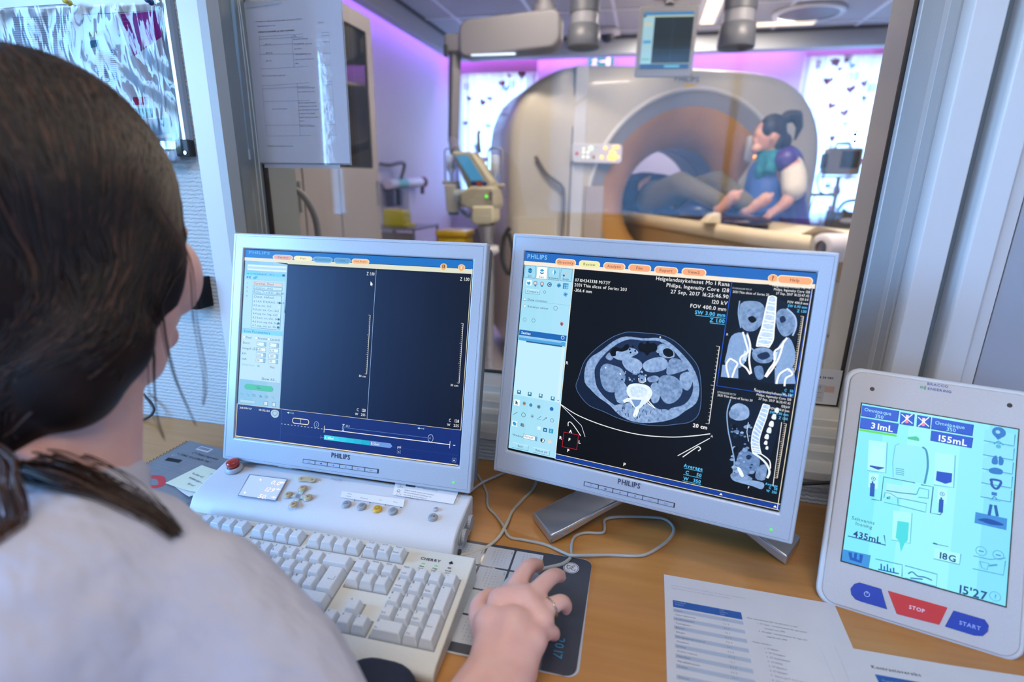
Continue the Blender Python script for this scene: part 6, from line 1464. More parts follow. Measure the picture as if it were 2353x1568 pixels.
# ================= blind cords and tilt rod
rod = mat('clear_rod', 'A8D0F0', rough=.08, alpha=.55, coat=1.)
bw = thing('blind_wand', 'clear plastic tilt rod of the window blind hanging at the left frame', 'blind rod', (-.765, .98, 1.9))
pts = [(-.700 - .0, .93, 1.75), (-.722, .945, 1.55), (-.742, .955, 1.35), (-.7475, .958, 1.285)]
bw_pts = smooth_open([(-.768, .985, 1.80), (-.770, .985, 1.55), (-.775, .986, 1.40), (-.7760, .986, 1.285)], 5)
mb = MB(); mb.tube(bw_pts, .0046, rod, 8); mb.build('rod', bw, local=False)
mb = MB(); mb.cyl((-.776, .986, 1.292), (-.776, .986, 1.272), .0062, mat('rod_tip', 'C8DCE8', rough=.2, alpha=.7), 12); mb.build('rod_tip', bw, local=False)
strm = mat('white_string', 'AEBCC6', rough=.7)
for k, (x0_, x1_, lab) in enumerate(((-.7745, -.7775, 'blind cord hanging from the tip of the clear rod'), (-.760, -.7640, 'second blind cord from the left beside the clear rod'), (-.7565, -.7565, 'blind cord nearest the window glass on the left'))):
    yv = .986 if k < 2 else .99
    top_z = 1.272 if k == 0 else 1.80
    o = MB().tube(smooth_open([(x0_ + (0 if k == 0 else -.012 * (k == 2)), yv, top_z), (x0_ + .002, yv, (top_z + .86) / 2 + .1), (x1_, yv, .98), (x1_ + .001, yv, .83 + .02)], 5), .0011, strm, 6).build('window_string')
    tag(o, lab, 'cord', 'white cords of the window blind at the left frame')
# ================= scanner gantry
GA = R(24)
gt = thing('ct_scanner', 'large cream ring shaped scanner with a man lying inside its opening', 'scanner', (.27, 3.75, 0), (0, 0, GA))
gcr = mat('gantry_cream', 'C2BCAC', rough=.38, noise=(3, 'B8B2A2', .5), coat=.15)
ggr = mat('gantry_band_grey', '8E8C8C', rough=.4); gtan = mat('gantry_cone_warmlight', 'C89A5C', rough=.4, coat=.2, noise=(3, 'B08044', .5)); gin = mat('bore_liner', '9C8F86', rough=.4)  # tan of the cone: warm light on cream put into the colour
outl = smooth_closed([(-1.165, 1.45), (-1.14, 1.60), (-1.07, 1.73), (-.95, 1.82), (-.79, 1.875), (-.46, 1.895), (-.05, 1.90), (.36, 1.895), (.58, 1.86), (.73, 1.78), (.85, 1.63), (.905, 1.46), (.915, 1.2), (.915, .8), (.90, .4), (.88, .08), (.4, .05), (-.1, .05), (-.6, .05), (-1.10, .08), (-1.14, .4), (-1.155, .8), (-1.165, 1.15)], 6)
cz = 1.10
def outr(phi):
    "distance from the ring centre to the outline along phi"
    d = (math.cos(phi), math.sin(phi)); best = None
    for i in range(len(outl)):
        a, b_ = outl[i], outl[(i + 1) % len(outl)]; ax, az, bx, bz = a[0], a[1] - cz, b_[0], b_[1] - cz
        ex_, ez_ = bx - ax, bz - az; den = d[0] * ez_ - d[1] * ex_
        if abs(den) < 1e-9: continue
        t_ = (ax * ez_ - az * ex_) / den; s_ = (ax * d[1] - az * d[0]) / den
        if t_ > 0 and -1e-6 <= s_ <= 1 + 1e-6 and (best is None or t_ < best): best = t_
    return best or 1.
NG = 120
def ringat(f, y): return [Vector((f(2 * math.pi * k / NG) * math.cos(2 * math.pi * k / NG), y, cz + f(2 * math.pi * k / NG) * math.sin(2 * math.pi * k / NG))) for k in range(NG)]
o_ = outr
mb = MB(); mb.rings([ringat(lambda p: .675, .0), ringat(lambda p: o_(p) * .55 + .675 * .45, -.012), ringat(lambda p: o_(p) - .06, .0), ringat(lambda p: o_(p) - .022, .018), ringat(lambda p: o_(p) - .004, .055), ringat(lambda p: o_(p), .12), ringat(lambda p: o_(p), .80), ringat(lambda p: o_(p) - .05, .92), ringat(lambda p: .60, .94), ringat(lambda p: .36, .72)], gcr, True, True, False)
mb.build('front_shell', gt)
mb = MB(); mb.rings([ringat(lambda p: .695, -.004), ringat(lambda p: .690, -.014), ringat(lambda p: .672, -.014), ringat(lambda p: .665, .004)], mat('ring_white_lip', 'C9C7C2', rough=.3), True, True, False); mb.build('ring_lip', gt)
mb = MB(); mb.rings([ringat(lambda p: .668, .0), ringat(lambda p: .585, .03)], ggr, True, True, False); mb.build('ring_band', gt)
mb = MB(); mb.rings([ringat(lambda p: .585, .03), ringat(lambda p: .50, .07), ringat(lambda p: .42, .14), ringat(lambda p: .375, .20), ringat(lambda p: .352, .25)], gtan, True, True, False); mb.build('ring_cone', gt)
mb = MB(); mb.rings([ringat(lambda p: .352, .25), ringat(lambda p: .35, .26), ringat(lambda p: .35, .46)], gin, True, True, False)
mb.rings([ringat(lambda p: .35, .48), ringat(lambda p: .36, .72)], gin, True, True, False); mb.build('bore_liner', gt)
mb = MB(); mb.rings([ringat(lambda p: .351, .46), ringat(lambda p: .347, .47), ringat(lambda p: .351, .48)], mat('scan_window_black', '14141A', rough=.2), True, True, False); mb.build('scan_window', gt)
seam = mat('gantry_seam', '6C6A6C', rough=.6)
mb = MB(); mb.bounds(-.800, -.792, -.009, .01, .10, 1.86, seam); mb.build('panel_seam', gt)
mb = MB(); mb.bounds(-.790, -.715, -.0115, .01, .10, 1.868, mat('gantry_strip', 'C6C6C6', rough=.35)); mb.build('panel_strip', gt, bevel=.004)
mb = MB(); mb.bounds(-.70, -.58, -.020, .0, .45, 1.205, mat('gantry_lower_panel', 'A79C94', rough=.45)); mb.build('lower_panel', gt, bevel=.006)
# control panels either side of the ring
wpan = mat('panel_white', 'CDCDD2', rough=.35)
orange = mat('orange_led', 'FF8830', emit='FFA040', es=3.0); gl_ = mat('soft_led', 'E0E4D0', emit='E4ECD0', es=.9)
def gpanel(x0, x1, z0, z1, leds, name):
    mb = MB(); mb.prism(rounded(x0, x1, z0, z1, .02), -.045, -.010, 'y', wpan); p_ = mb.build(name, gt, bevel=.006)
    for (x, z, r_, m_) in leds:
        mb = MB(); mb.ell((x, -.047, z), (r_, .004, r_), m_, None, 10, 6); mb.build('panel_light', p_)
    return p_
L_ = []
for k in range(2):
    for j in range(2): L_.append((-.735 + .028 * k, 1.372 + .026 * j, .008, gl_))
L_ += [(-.735, 1.418, .007, gl_), (-.69, 1.42, .016, mat('display_glow', 'C8DCC0', emit='C8DCC0', es=.8)), (-.67, 1.372, .009, mat('amber_key', 'B07828', rough=.4)), (-.775, 1.39, .010, mat('red_key', 'A04050', rough=.4))]
L_ += [(-.60, 1.425, .010, orange), (-.545, 1.428, .011, orange), (-.525, 1.43, .011, orange), (-.56, 1.400, .014, orange), (-.54, 1.398, .010, orange), (-.62, 1.372, .010, orange), (-.57, 1.372, .015, orange), (-.545, 1.370, .017, orange), (-.52, 1.375, .010, orange)]
gpanel(-.80, -.49, 1.338, 1.448, L_, 'control_panel')
gpanel(.335, .425, 1.36, 1.52, [(.39, 1.395, .011, orange)], 'control_panel')
ik = Ink(base=.0135); ik.text('PHILIPS', -.185, 1.812, .030, ink('6E6C72'), 0, bold=True, sx=1.05); ik.rect(-.115, 1.772, -.045, 1.800, ink('D8B020'), 0)
ik.rect(-.66, 1.050, -.60, 1.072, ink('C89A20'), 1); ik.rect(-.575, 1.052, -.55, 1.070, ink('B09030'), 1)
ik.build('brand_lettering', gt)
mb = MB(); cp = smooth_open([(-1.02, -.03, 1.37), (-.96, -.035, 1.28), (-.90, -.035, 1.235), (-.855, -.035, 1.20), (-.84, -.035, 1.12), (-.845, -.035, .7), (-.85, -.03, .12)], 6); mb.tube(cp, .010, mat('tan_cord', '6E6458', rough=.6), 8); mb.build('hanging_cord', gt)
# ================= patient table
TA = R(29)
tb = thing('patient_table', 'long cream patient table running out of the scanner ring', 'patient table', (.30, 3.72, 0), (0, 0, TA))
# local x lateral, local -y towards the near end
top_m = mat('table_cream', 'DCCFB4', rough=.45, noise=(5, 'D4C6AA', .5)); side_m = mat('table_side_tan', 'A48C68', rough=.4, metal=.1, coat=.3)
mb = MB(); rg = []
for y, w_, dz in ((1.0, .20, 0), (.3, .21, 0), (-.3, .215, 0), (-.8, .225, 0), (-1.22, .235, .004)):
    rg.append([(x * w_, y, .985 + dz + .045 * (abs(x) ** 2.2)) for x in (-1, -.8, -.5, -.2, .2, .5, .8, 1)] + [(x * w_, y, .955 + dz - .035 * (1 - abs(x) ** 2)) for x in (1, .6, .2, -.2, -.6, -1)])
mb.rings(rg, top_m, True, True, True); mb.build('cradle', tb)
mb = MB(); mb.prism([(-.20, .955), (-.185, .80), (.185, .80), (.20, .955)], .95, -1.08, 'y', side_m); mb.build('table_beam', tb, bevel=.02, seg=3)
mb = MB(); mb.prism([(-.30, .04), (.30, .04), (.26, .80), (-.26, .80)], -.30, -1.0, 'y', gcr); mb.build('pedestal', tb, bevel=.03, seg=3)
for z in (.25, .5): 
    mb = MB(); mb.bounds(-.295, .295, -1.006, -.99, z, z + .012, seam); mb.build('pedestal_seam', tb)
mb = MB(); mb.bounds(-.33, .33, -1.05, -.25, .0, .05, dark); mb.build('base_plate', tb, bevel=.01)
pad_b = mat('navy_vinyl', '16204E', rough=.35, coat=.2, noise=(9, '121A42', .5))
cu = organic('table_cushion', [('e', tb.matrix_basis @ Vector((0, .02, 1.035)), (.185, .42, .035), Matrix.Rotation(TA, 3, 'Z')), ('e', tb.matrix_basis @ Vector((0, -.15, 1.07)), (.18, .17, .085), Matrix.Rotation(TA, 3, 'Z')), ('e', tb.matrix_basis @ Vector((.0, -.42, 1.035)), (.185, .20, .035), Matrix.Rotation(TA, 3, 'Z'))], pad_b, .012, 8)
tag(cu, 'navy blue vinyl cushion under the legs on the scanner table', 'cushion')
# paper roll across the near end
rl = thing('paper_roll', 'white paper roll across the near end of the scanner table', 'paper roll', tuple(tb.matrix_basis @ Vector((.035, -1.26, .985))), (0, 0, TA))
rp = mat('roll_paper', 'CFCBD2', rough=.6)
mb = MB(); mb.lathe([(.030, -.25), (.058, -.25), (.060, -.246), (.060, .30), (.030, .30), (.030, -.25)], (0, 0, 0), (1, 0, 0), rp, 36); mb.build('roll_body', rl)
mb = MB(); mb.lathe([(.0285, -.235), (.030, -.2505), (.0305, -.2505), (.0305, .30), (.0285, .30)], (0, 0, 0), (1, 0, 0), mat('cardboard_core', '7C6448', rough=.8), 24); mb.build('roll_core', rl)
sheet_pts = []
mb = MB(); n = 16; vs = []
for i in range(n + 1):
    for j in range(9):
        t_ = i / n; y = -1.22 + .55 * t_; x = -.20 + .40 * j / 8; vs.append((x, y, .9905 + .045 * (abs(x) / .235) ** 2.2 + .003 * math.sin(i * 1.7 + j) + .045 * max(0, 1 - t_ * 5) + .004))
mb.add(vs, [(i * 9 + j, i * 9 + j + 1, (i + 1) * 9 + j + 1, (i + 1) * 9 + j) for i in range(n) for j in range(8)], mat('table_paper', 'E2D8C4', rough=.7), True)
o = mb.build('paper_cover', None); o.matrix_basis = tb.matrix_basis.copy(); tag(o, 'cream paper sheet pulled from the roll over the table end', 'paper cover')
fo = thing('foam_wedge', 'small cream foam wedge on the blue cushion beside the ankle', 'wedge', (.30, 3.16, 1.03), (0, 0, R(10)))
# ================= patient
skin = mat('skin', 'DCAE98', rough=.5, sss=.12, noise=(35, 'C88C78', .5)); khaki = mat('khaki_trousers', '6E6854', rough=.85, noise=(70, '625C4A', .5), bump=(60, .002)); navy = mat('navy_top', '1A2350', rough=.7, noise=(20, '141B40', .5))
TM = tb.matrix_basis
def tp(x, y, z): return TM @ Vector((x, y, z))
pt = thing('person', 'patient lying on the scanner table in khaki trousers, barefoot with bent knees', 'person', tuple(tp(0, .2, 1.03)))
def foot(x, yA, zA, toe_dx, toe_dy):
    an = tp(x, yA, zA); he = tp(x - .005, yA - .025, zA - .050); ball = tp(x + toe_dx, yA + toe_dy, zA + .030)
    pr = [('c', [he, he.lerp(ball, .5), ball], [.032, .033, .036]), ('c', [an, he], [.036, .032])]
    d_ = (ball - he).normalized(); s_ = d_.cross(Vector((0, 0, 1))).normalized()
    up = s_.cross(d_).normalized()
    for k, (q, r_, ln) in enumerate(((-.026, .013, .042), (-.009, .009, .040), (.004, .0085, .036), (.016, .008, .030), (.027, .008, .024))):
        b0 = ball + s_ * q; pr.append(('c', [b0, b0 + d_ * ln * .6, b0 + d_ * ln - up * .004], [r_ * 1.1, r_, r_ * .9]))
    return pr
# joints in table coordinates
hipL, hipR = (-.09, .32, 1.13), (.09, .32, 1.13)
kneeL, kneeR = (-.11, .01, 1.225), (.14, -.01, 1.235)
ankL, ankR = (-.075, -.345, 1.135), (.095, -.36, 1.125)
body = [('c', [tp(0, 1.02, 1.16), tp(0, .95, 1.15)], [.055, .06]), ('e', tp(0, 1.13, 1.17), (.078, .10, .10), Matrix.Rotation(TA, 3, 'Z')), ('e', tp(0, 1.12, 1.26), (.018, .022, .03)),
        ('c', [tp(0, .92, 1.13), tp(0, .66, 1.13), tp(0, .4, 1.12)], [.12, .13, .125]), ('c', [tp(-.15, .86, 1.12), tp(-.19, .62, 1.10), tp(-.15, .45, 1.20)], [.05, .045, .038]), ('c', [tp(.15, .86, 1.12), tp(.19, .62, 1.10), tp(.13, .45, 1.20)], [.05, .045, .038]),
        ('c', [tp(*hipL), tp(*kneeL)], [.09, .055]), ('c', [tp(*kneeL), tp(*ankL)], [.052, .036]), ('c', [tp(*hipR), tp(*kneeR)], [.09, .055]), ('c', [tp(*kneeR), tp(*ankR)], [.052, .036]), ('c', [tp(-.06, .36, 1.11), tp(.06, .36, 1.11)], [.11, .11])]
for sx_ in (-1, 1):   # hands folded on the belly, five fingers each
    h0 = tp(sx_ * .11, .44, 1.225); h1 = tp(-sx_ * .0, .47, 1.262); body.append(('c', [h0, h0.lerp(h1, .6)], [.034, .030]))
    for k in range(4):
        b0 = h0.lerp(h1, .65) + Vector((0, 0, 0)) + (tp(0, .03 * (k - 1.5) * .7, 1.2) - tp(0, 0, 1.2)); body.append(('c', [b0, b0 + (h1 - h0) * .5], [.010, .008]))
    body.append(('c', [h0, h0 + (h1 - h0) * .3 + Vector((0, 0, .03))], [.012, .009]))
body += foot(-.075, -.345, 1.135, .035, -.085) + foot(.095, -.36, 1.125, .070, -.080)
organic('body', body, skin, .007, 5, pt)
organic('trousers', [('c', [tp(-.06, .38, 1.12), tp(.06, .38, 1.12)], [.130, .130]), ('c', [tp(*hipL), tp(*kneeL)], [.108, .075]), ('c', [tp(*kneeL), tp(*ankL)], [.074, .052]), ('c', [tp(*hipR), tp(*kneeR)], [.108, .077]), ('c', [tp(*kneeR), tp(*ankR)], [.076, .054])], khaki, .010, 6, pt)
organic('jacket', [('c', [tp(0, .92, 1.14), tp(0, .66, 1.15), tp(0, .44, 1.14)], [.145, .155, .150]), ('c', [tp(-.17, .88, 1.12), tp(-.21, .62, 1.10), tp(-.17, .47, 1.20)], [.065, .06, .05]), ('c', [tp(.17, .88, 1.12), tp(.21, .62, 1.10), tp(.15, .47, 1.20)], [.065, .06, .05])], navy, .011, 6, pt)
organic('hair', [('e', tp(0, 1.17, 1.175), (.086, .095, .095), Matrix.Rotation(TA, 3, 'Z'))], mat('grey_hair', '5C5650', rough=.8), .008, 3, pt)
# wedge geometry
mb = MB(); mb.prism([(0, 0), (.09, 0), (.085, .055), (.045, .045)], -.05, .05, 'y', top_m); mb.build('foam_block', fo, bevel=.004)
# ================= operator in the lead apron
op = thing('person', 'woman in a purple and blue lead apron with a ponytail beside the table', 'person', (.85, 3.75, 0))
hair_d = mat('dark_hair', '1E1815', rough=.55, noise=(120, '2E2420', .6, (1, 1, .1)), bump=(160, .002, (1, 1, .1)))
HX, HY = .765, 3.28
def V3(x, y, z): return Vector((x - .07, y + .40, z - .03)) if y > 2.5 else Vector((x, y, z))
lean = .0
head = V3(.730, 3.22, 1.535)
obody = [('e', head, (.067, .083, .102), Matrix.Rotation(R(62), 3, 'Z') @ Matrix.Rotation(R(22), 3, 'X')),
         ('e', head + V3(-.072, -.030, -.030), (.016, .014, .016)), ('e', head + V3(-.058, -.020, -.075), (.030, .030, .026)), ('e', head + V3(-.060, -.024, .005), (.022, .030, .030)), ('e', head + V3(-.066, -.026, -.055), (.012, .016, .008)),
         ('e', head + V3(.012, -.078, -.015), (.014, .008, .024)),
         ('c', [head + V3(.02, .01, -.07), V3(.795, 3.26, 1.40)], [.052, .060]),
         ('c', [V3(.80, 3.27, 1.36), V3(.83, 3.28, 1.15), V3(.86, 3.30, .98), V3(.87, 3.30, .90)], [.125, .130, .135, .145]),
         ('c', [V3(.86, 3.13, 1.36), V3(.87, 3.06, 1.22)], [.056, .044]), ('c', [V3(.87, 3.06, 1.22), V3(.84, 3.04, 1.165), V3(.80, 3.04, 1.125)], [.043, .034, .026]),
         ('c', [V3(.78, 3.42, 1.35), V3(.70, 3.45, 1.16)], [.058, .044]), ('c', [V3(.70, 3.45, 1.16), V3(.68, 3.36, 1.10)], [.044, .028]),
         ('c', [V3(.84, 3.22, .92), V3(.86, 3.22, .50), V3(.88, 3.24, .09)], [.10, .065, .042]), ('c', [V3(.88, 3.38, .92), V3(.88, 3.38, .50), V3(.90, 3.38, .09)], [.10, .065, .042]),
         ('c', [V3(.90, 3.24, .05), V3(.74, 3.18, .04)], [.045, .038]), ('c', [V3(.92, 3.38, .05), V3(.76, 3.34, .04)], [.045, .038])]
def hand5(w, d_, s_, up, sc=1.):
    pr = [('c', [w, w + d_ * .045 * sc], [.026 * sc, .030 * sc]), ('c', [w + d_ * .045 * sc - s_ * .02 * sc, w + d_ * .045 * sc + s_ * .02 * sc], [.020 * sc, .018 * sc])]
    for k, (q, ln) in enumerate(((-.030, .060), (-.010, .070), (.010, .066), (.028, .050))):
        b0 = w + d_ * .062 * sc + s_ * q * sc; m_ = b0 + d_ * ln * .55 * sc; pr.append(('c', [b0, m_, m_ + (d_ * .7 - up * .7) * ln * .45 * sc], [.0095 * sc, .0085 * sc, .007 * sc]))
    b0 = w + d_ * .018 * sc - s_ * .028 * sc; pr.append(('c', [b0, b0 + (d_ * .5 - s_ * .8) * .03 * sc, b0 + (d_ * .9 - s_ * .8 - up * .2) * .05 * sc], [.012 * sc, .010 * sc, .008 * sc])); return pr
obody += hand5(V3(.80, 3.04, 1.125), V3(-.75, .1, -.5).normalized(), V3(.1, .95, .1).normalized(), V3(0, 0, 1), .9)
obody += hand5(V3(.68, 3.35, 1.10), V3(-.6, -.7, -.1).normalized(), V3(-.7, .6, 0).normalized(), V3(0, 0, 1))
organic('body', obody, skin, .0062, 4, op)
organic('hair', [('e', head + V3(.020, .010, .026), (.078, .084, .094)), ('e', head + V3(.055, .01, -.02), (.055, .072, .078)), ('e', head + V3(.0, -.050, .035), (.046, .032, .055)), ('c', [head + V3(.06, .03, .07), head + V3(.10, .05, .105), head + V3(.150, .06, .11), head + V3(.175, .06, .05), head + V3(.160, .06, -.02)], [.028, .036, .034, .020, .008]), ('c', [head + V3(.09, .03, -.03), head + V3(.10, .04, -.09)], [.05, .03])], hair_d, .006, 4, op)
organic('scarf', [('c', [V3(.735, 3.22, 1.425), V3(.79, 3.18, 1.415), V3(.85, 3.24, 1.42), V3(.81, 3.33, 1.42), V3(.74, 3.30, 1.42), V3(.725, 3.22, 1.42)], [.042] * 6), ('c', [V3(.735, 3.20, 1.40), V3(.715, 3.18, 1.33), V3(.70, 3.20, 1.27)], [.05, .045, .02]), ('c', [V3(.76, 3.16, 1.40), V3(.75, 3.14, 1.35)], [.05, .04])], mat('teal_scarf', '2C8C9A', rough=.8, noise=(45, '1C6478', .4), bump=(60, .004)), .007, 4, op)
apm = mat('lead_apron_purple', '4A2C84', rough=.42, noise=(7, '40267A', .5), coat=.15); apb = mat('lead_apron_blue', '4468B4', rough=.45, noise=(9, '3A58A4', .5), coat=.1)
organic('apron', [('c', [V3(.83, 3.28, 1.36), V3(.865, 3.29, 1.15), V3(.90, 3.30, .97), V3(.92, 3.30, .62)], [.135, .145, .165, .19]), ('c', [V3(.825, 3.13, 1.40), V3(.80, 3.40, 1.385)], [.066, .06])], apm, .009, 5, op)
organic('apron_front', [('c', [V3(.765, 3.26, 1.31), V3(.765, 3.25, 1.15), V3(.765, 3.25, .98), V3(.80, 3.25, .65)], [.118, .130, .138, .155])], apb, .009, 5, op)
mb = MB()
for (cx_, cz_, w_, h_) in ((.672, 1.135, .075, .055), (.735, 1.10, .055, .05)):
    rg = [[V3(cx_ + w_ / 2 * math.cos(a) * s_, 3.128 + .02 * abs(math.cos(a)) + (0 if s_ < 1 else .004), cz_ + h_ / 2 * math.sin(a) * s_) for a in [2 * math.pi * k / 16 for k in range(16)]] for s_ in (1., .9, .02)]
    mb.rings(rg, mat('apron_pocket', '2C3C80', rough=.5), True, True, False)
mb.build('apron_pocket', op, local=False)
organic('shirt_sleeve', [('c', [V3(.870, 3.15, 1.36), V3(.875, 3.10, 1.30), V3(.875, 3.06, 1.24)], [.062, .070, .066])], mat('white_cotton', 'D8D0C0', rough=.85, bump=(40, .003)), .008, 4, op)
organic('shirt_sleeve', [('c', [V3(.77, 3.42, 1.38), V3(.70, 3.45, 1.26)], [.075, .070])], MATS['white_cotton'], .009, 4, op)
organic('trousers', [('c', [V3(.84, 3.22, .92), V3(.86, 3.22, .50), V3(.88, 3.24, .10)], [.12, .085, .065]), ('c', [V3(.88, 3.38, .92), V3(.88, 3.38, .50), V3(.90, 3.38, .10)], [.12, .085, .065])], MATS['white_cotton'], .012, 4, op)
organic('shoe', [('c', [V3(.92, 3.24, .045), V3(.72, 3.17, .035)], [.05, .042])], wpan, .008, 3, op); organic('shoe', [('c', [V3(.94, 3.38, .045), V3(.74, 3.33, .035)], [.05, .042])], wpan, .008, 3, op)

# ================= contrast injector on its stand (left)
inj = thing('contrast_injector', 'beige contrast injector head with tilted blue display on a ceiling pole', 'injector', (-.88, 2.9, 1.2))
bge = mat('injector_beige', 'AAA694', rough=.45, noise=(12, 'A29E8C', .5)); bge2 = mat('injector_light_beige', 'C2BEA4', rough=.4)
def ib(name, poly, y0, y1, m, bev=.012): mb = MB(); mb.prism(poly, y0, y1, 'y', m); return mb.build(name, inj, local=False, bevel=bev)
ib('display_housing', [(-1.02, 1.374), (-.905, 1.376), (-.795, 1.225), (-.80, 1.13), (-.90, 1.12), (-.985, 1.30)], 2.87, 3.00, bge)
mb = MB(); mb.prism([(-.990, 1.352), (-.925, 1.355), (-.838, 1.232), (-.905, 1.228)], 2.861, 2.875, 'y', glow('4C94C0', .9)); mb.build('display_screen', inj, local=False)
mb = MB()
for x0, x1, c_ in ((-.905, -.880, '1C3880'), (-.876, -.850, 'B83C2C'), (-.846, -.822, '1C3880')):
    m_ = MB(); m_.prism([(x0, 1.222), (x1, 1.221), (x1 + .002, 1.208), (x0 + .002, 1.209)], 2.858, 2.875, 'y', ink(c_)); m_.build('membrane_key', inj, local=False)
ib('injector_body', [(-.90, 1.20), (-.775, 1.20), (-.765, 1.10), (-.785, 1.075), (-.90, 1.075), (-.965, 1.10), (-.965, 1.17)], 2.84, 3.02, bge, .02)
ib('lower_body', [(-.895, 1.10), (-.775, 1.105), (-.775, 1.02), (-.80, 1.005), (-.885, 1.0), (-.90, 1.03)], 2.83, 2.98, bge2, .014)
mb = MB(); mb.ell((-.815, 2.836, 1.150), (.007, .004, .007), led); mb.build('green_light', inj, local=False)
mb = MB(); mb.bounds(-.797, -.783, 2.834, 2.845, 1.13, 1.175, seam); mb.build('grip_slot', inj, local=False)
clr = mat('clear_bottle', 'C8D4E0', rough=.08, alpha=.45, coat=.6); cage = mat('grey_wire_cage', '8C9098', rough=.35, metal=.6)
for side, x0, x1, zt, zb, yy in (('l', -1.075, -1.005, 1.39, 1.225, 2.93), ('r', -.845, -.765, 1.395, 1.215, 2.97)):
    mb = MB(); mb.tube([(x0, yy, zb), (x0, yy, zt - .01), (x0 + .01, yy, zt), (x1 - .01, yy, zt), (x1, yy, zt - .01), (x1, yy, zb)], .004, cage, 6); mb.build('bottle_cage', inj, local=False)
    c_ = (x0 + x1) / 2; mb = MB(); mb.lathe([(.010, zt - zb - .03), (.025, zt - zb - .04), (.026, .06), (.010, .03), (.008, 0)], (c_, yy, zb), (0, 0, 1), clr, 18); mb.build('contrast_bottle', inj, local=False)
    mb = MB(); mb.cyl((c_, yy, zb + .06), (c_, yy, zb + .10), .021, mat('bottle_label', 'A8A8B0', rough=.6), 14); mb.build('bottle_label', inj, local=False)
    mb = MB(); mb.bounds(x0 - .008, x1 + .008, yy - .03, yy + .03, zb - .018, zb, bge); mb.build('bottle_shelf', inj, local=False, bevel=.004)
ib('pump_module', [(-1.065, 1.205), (-1.00, 1.205), (-.995, 1.06), (-1.055, 1.06)], 2.88, 2.98, bge, .008); mb = MB(); mb.cyl((-1.03, 2.93, 1.06), (-1.03, 2.93, 1.045), .03, dark, 14); mb.build('pump_foot', inj, local=False)
mb = MB(); mb.cyl((-1.0, 2.90, 1.15), (-.90, 2.88, 1.15), .034, mat('syringe_clear', 'B4C4C8', rough=.15, alpha=.6), 20); mb.build('syringe', inj, local=False)
mb = MB(); mb.tube([(-.880, 2.93, 1.37), (-.884, 2.93, 1.42), (-.886, 2.93, 1.46), (-.888, 2.93, 1.485)], [.012, .010, .009, .003], mat('grip_grey', '5C5E66', rough=.5), 10); mb.build('handle', inj, local=False)
mb = MB(); mb.tube(smooth_open([(-.985, 2.90, 1.075), (-.93, 2.88, 1.045), (-.89, 2.9, 1.06)], 4), .012, mat('blue_tube', '7C8CB0', rough=.4), 8); mb.build('hose', inj, local=False)
mb = MB(); mb.tube([(-.84, 2.92, 1.0), (-.84, 2.93, .93), (-.83, 2.95, .80), (-.83, 2.95, .10)], [.05, .035, .028, .026], mat('steel_post', 'A8ACB8', rough=.2, metal=.7), 16); mb.build('stand_post', inj, local=False)
mb = MB(); mb.lathe([(.0, .03), (.055, .02), (.06, -.01), (.03, -.03)], (-.83, 2.94, .86), (0, 0, 1), wpan, 20); mb.build('stand_joint', inj, local=False)
for k in range(4):
    a = R(45 + 90 * k); mb = MB(); mb.tube([(-.83, 2.95, .10), (-.83 + .25 * math.cos(a), 2.95 + .25 * math.sin(a), .06)], [.022, .016], bge, 8); mb.ell((-.83 + .25 * math.cos(a), 2.95 + .25 * math.sin(a), .03), (.03, .03, .03), dark); mb.build('wheel_leg', inj, local=False)
# dark coiled lines beside it
mb = MB(); mb.tube(smooth_open([(-.72, 2.98, .98), (-.755, 2.98, .92), (-.76, 2.98, .80), (-.72, 2.98, .72), (-.70, 2.98, .84), (-.725, 2.98, .95)], 5), .013, dark, 8)
tag(mb.build('coiled_hose'), 'black hose loop hanging between injector and scanner', 'hose')
# ================= ceiling mounted things
armm = mat('arm_grey', '74747A', rough=.45, noise=(5, '6E6E76', .5))
arm = thing('ceiling_support', 'big grey ceiling support arm with its long rounded cover and down pole', 'support arm', (-.70, 3.2, 2.0))
def ar(name, mb, bev=0): return mb.build(name, arm, local=False, bevel=bev)
mb = MB(); pl = rounded(-1.06, -.505, 1.885, 2.075, .055, 8)
mb.prism([(x, z + (x + .78) * .07) for x, z in pl], 3.13, 3.27, 'y', armm); ar('arm_cover', mb, .02)
mb = MB(); mb.bounds(-.985, -.74, 3.125, 3.14, 1.876, 1.884, mat('lamp_strip', 'C8DCF4', emit='B8D0F8', es=.8)); ar('light_strip', mb)
mb = MB(); mb.tube([(-.60, 3.2, 2.08), (-.60, 3.2, 2.415)], [.045, .045], armm, 16); mb.cyl((-.60, 3.2, 2.06), (-.60, 3.2, 2.115), .06, armm, 18); ar('ceiling_post', mb)
mb = MB(); mb.tube([(-1.095, 3.2, 1.97), (-1.10, 3.2, 1.94), (-1.12, 3.2, 1.44)], [.036, .036, .034], armm, 4, True, False); ar('down_pole', mb)
mb = MB(); mb.bounds(-1.155, -1.05, 3.15, 3.25, 1.90, 2.00, armm); ar('elbow_joint', mb, .02)
mb = MB(); mb.bounds(-1.145, -1.125, 3.13, 3.15, 1.88, 1.94, dark); ar('brake_knob', mb, .004)
ar('lower_bracket', MB().tube([(-1.12, 3.2, 1.45), (-1.03, 2.97, 1.375)], [.03, .03], armm, 8))
dome_m = mat('tube_grey', '5E626C', rough=.4, noise=(6, '585C66', .5)); dk2 = mat('tube_dark', '3C4248', rough=.4)
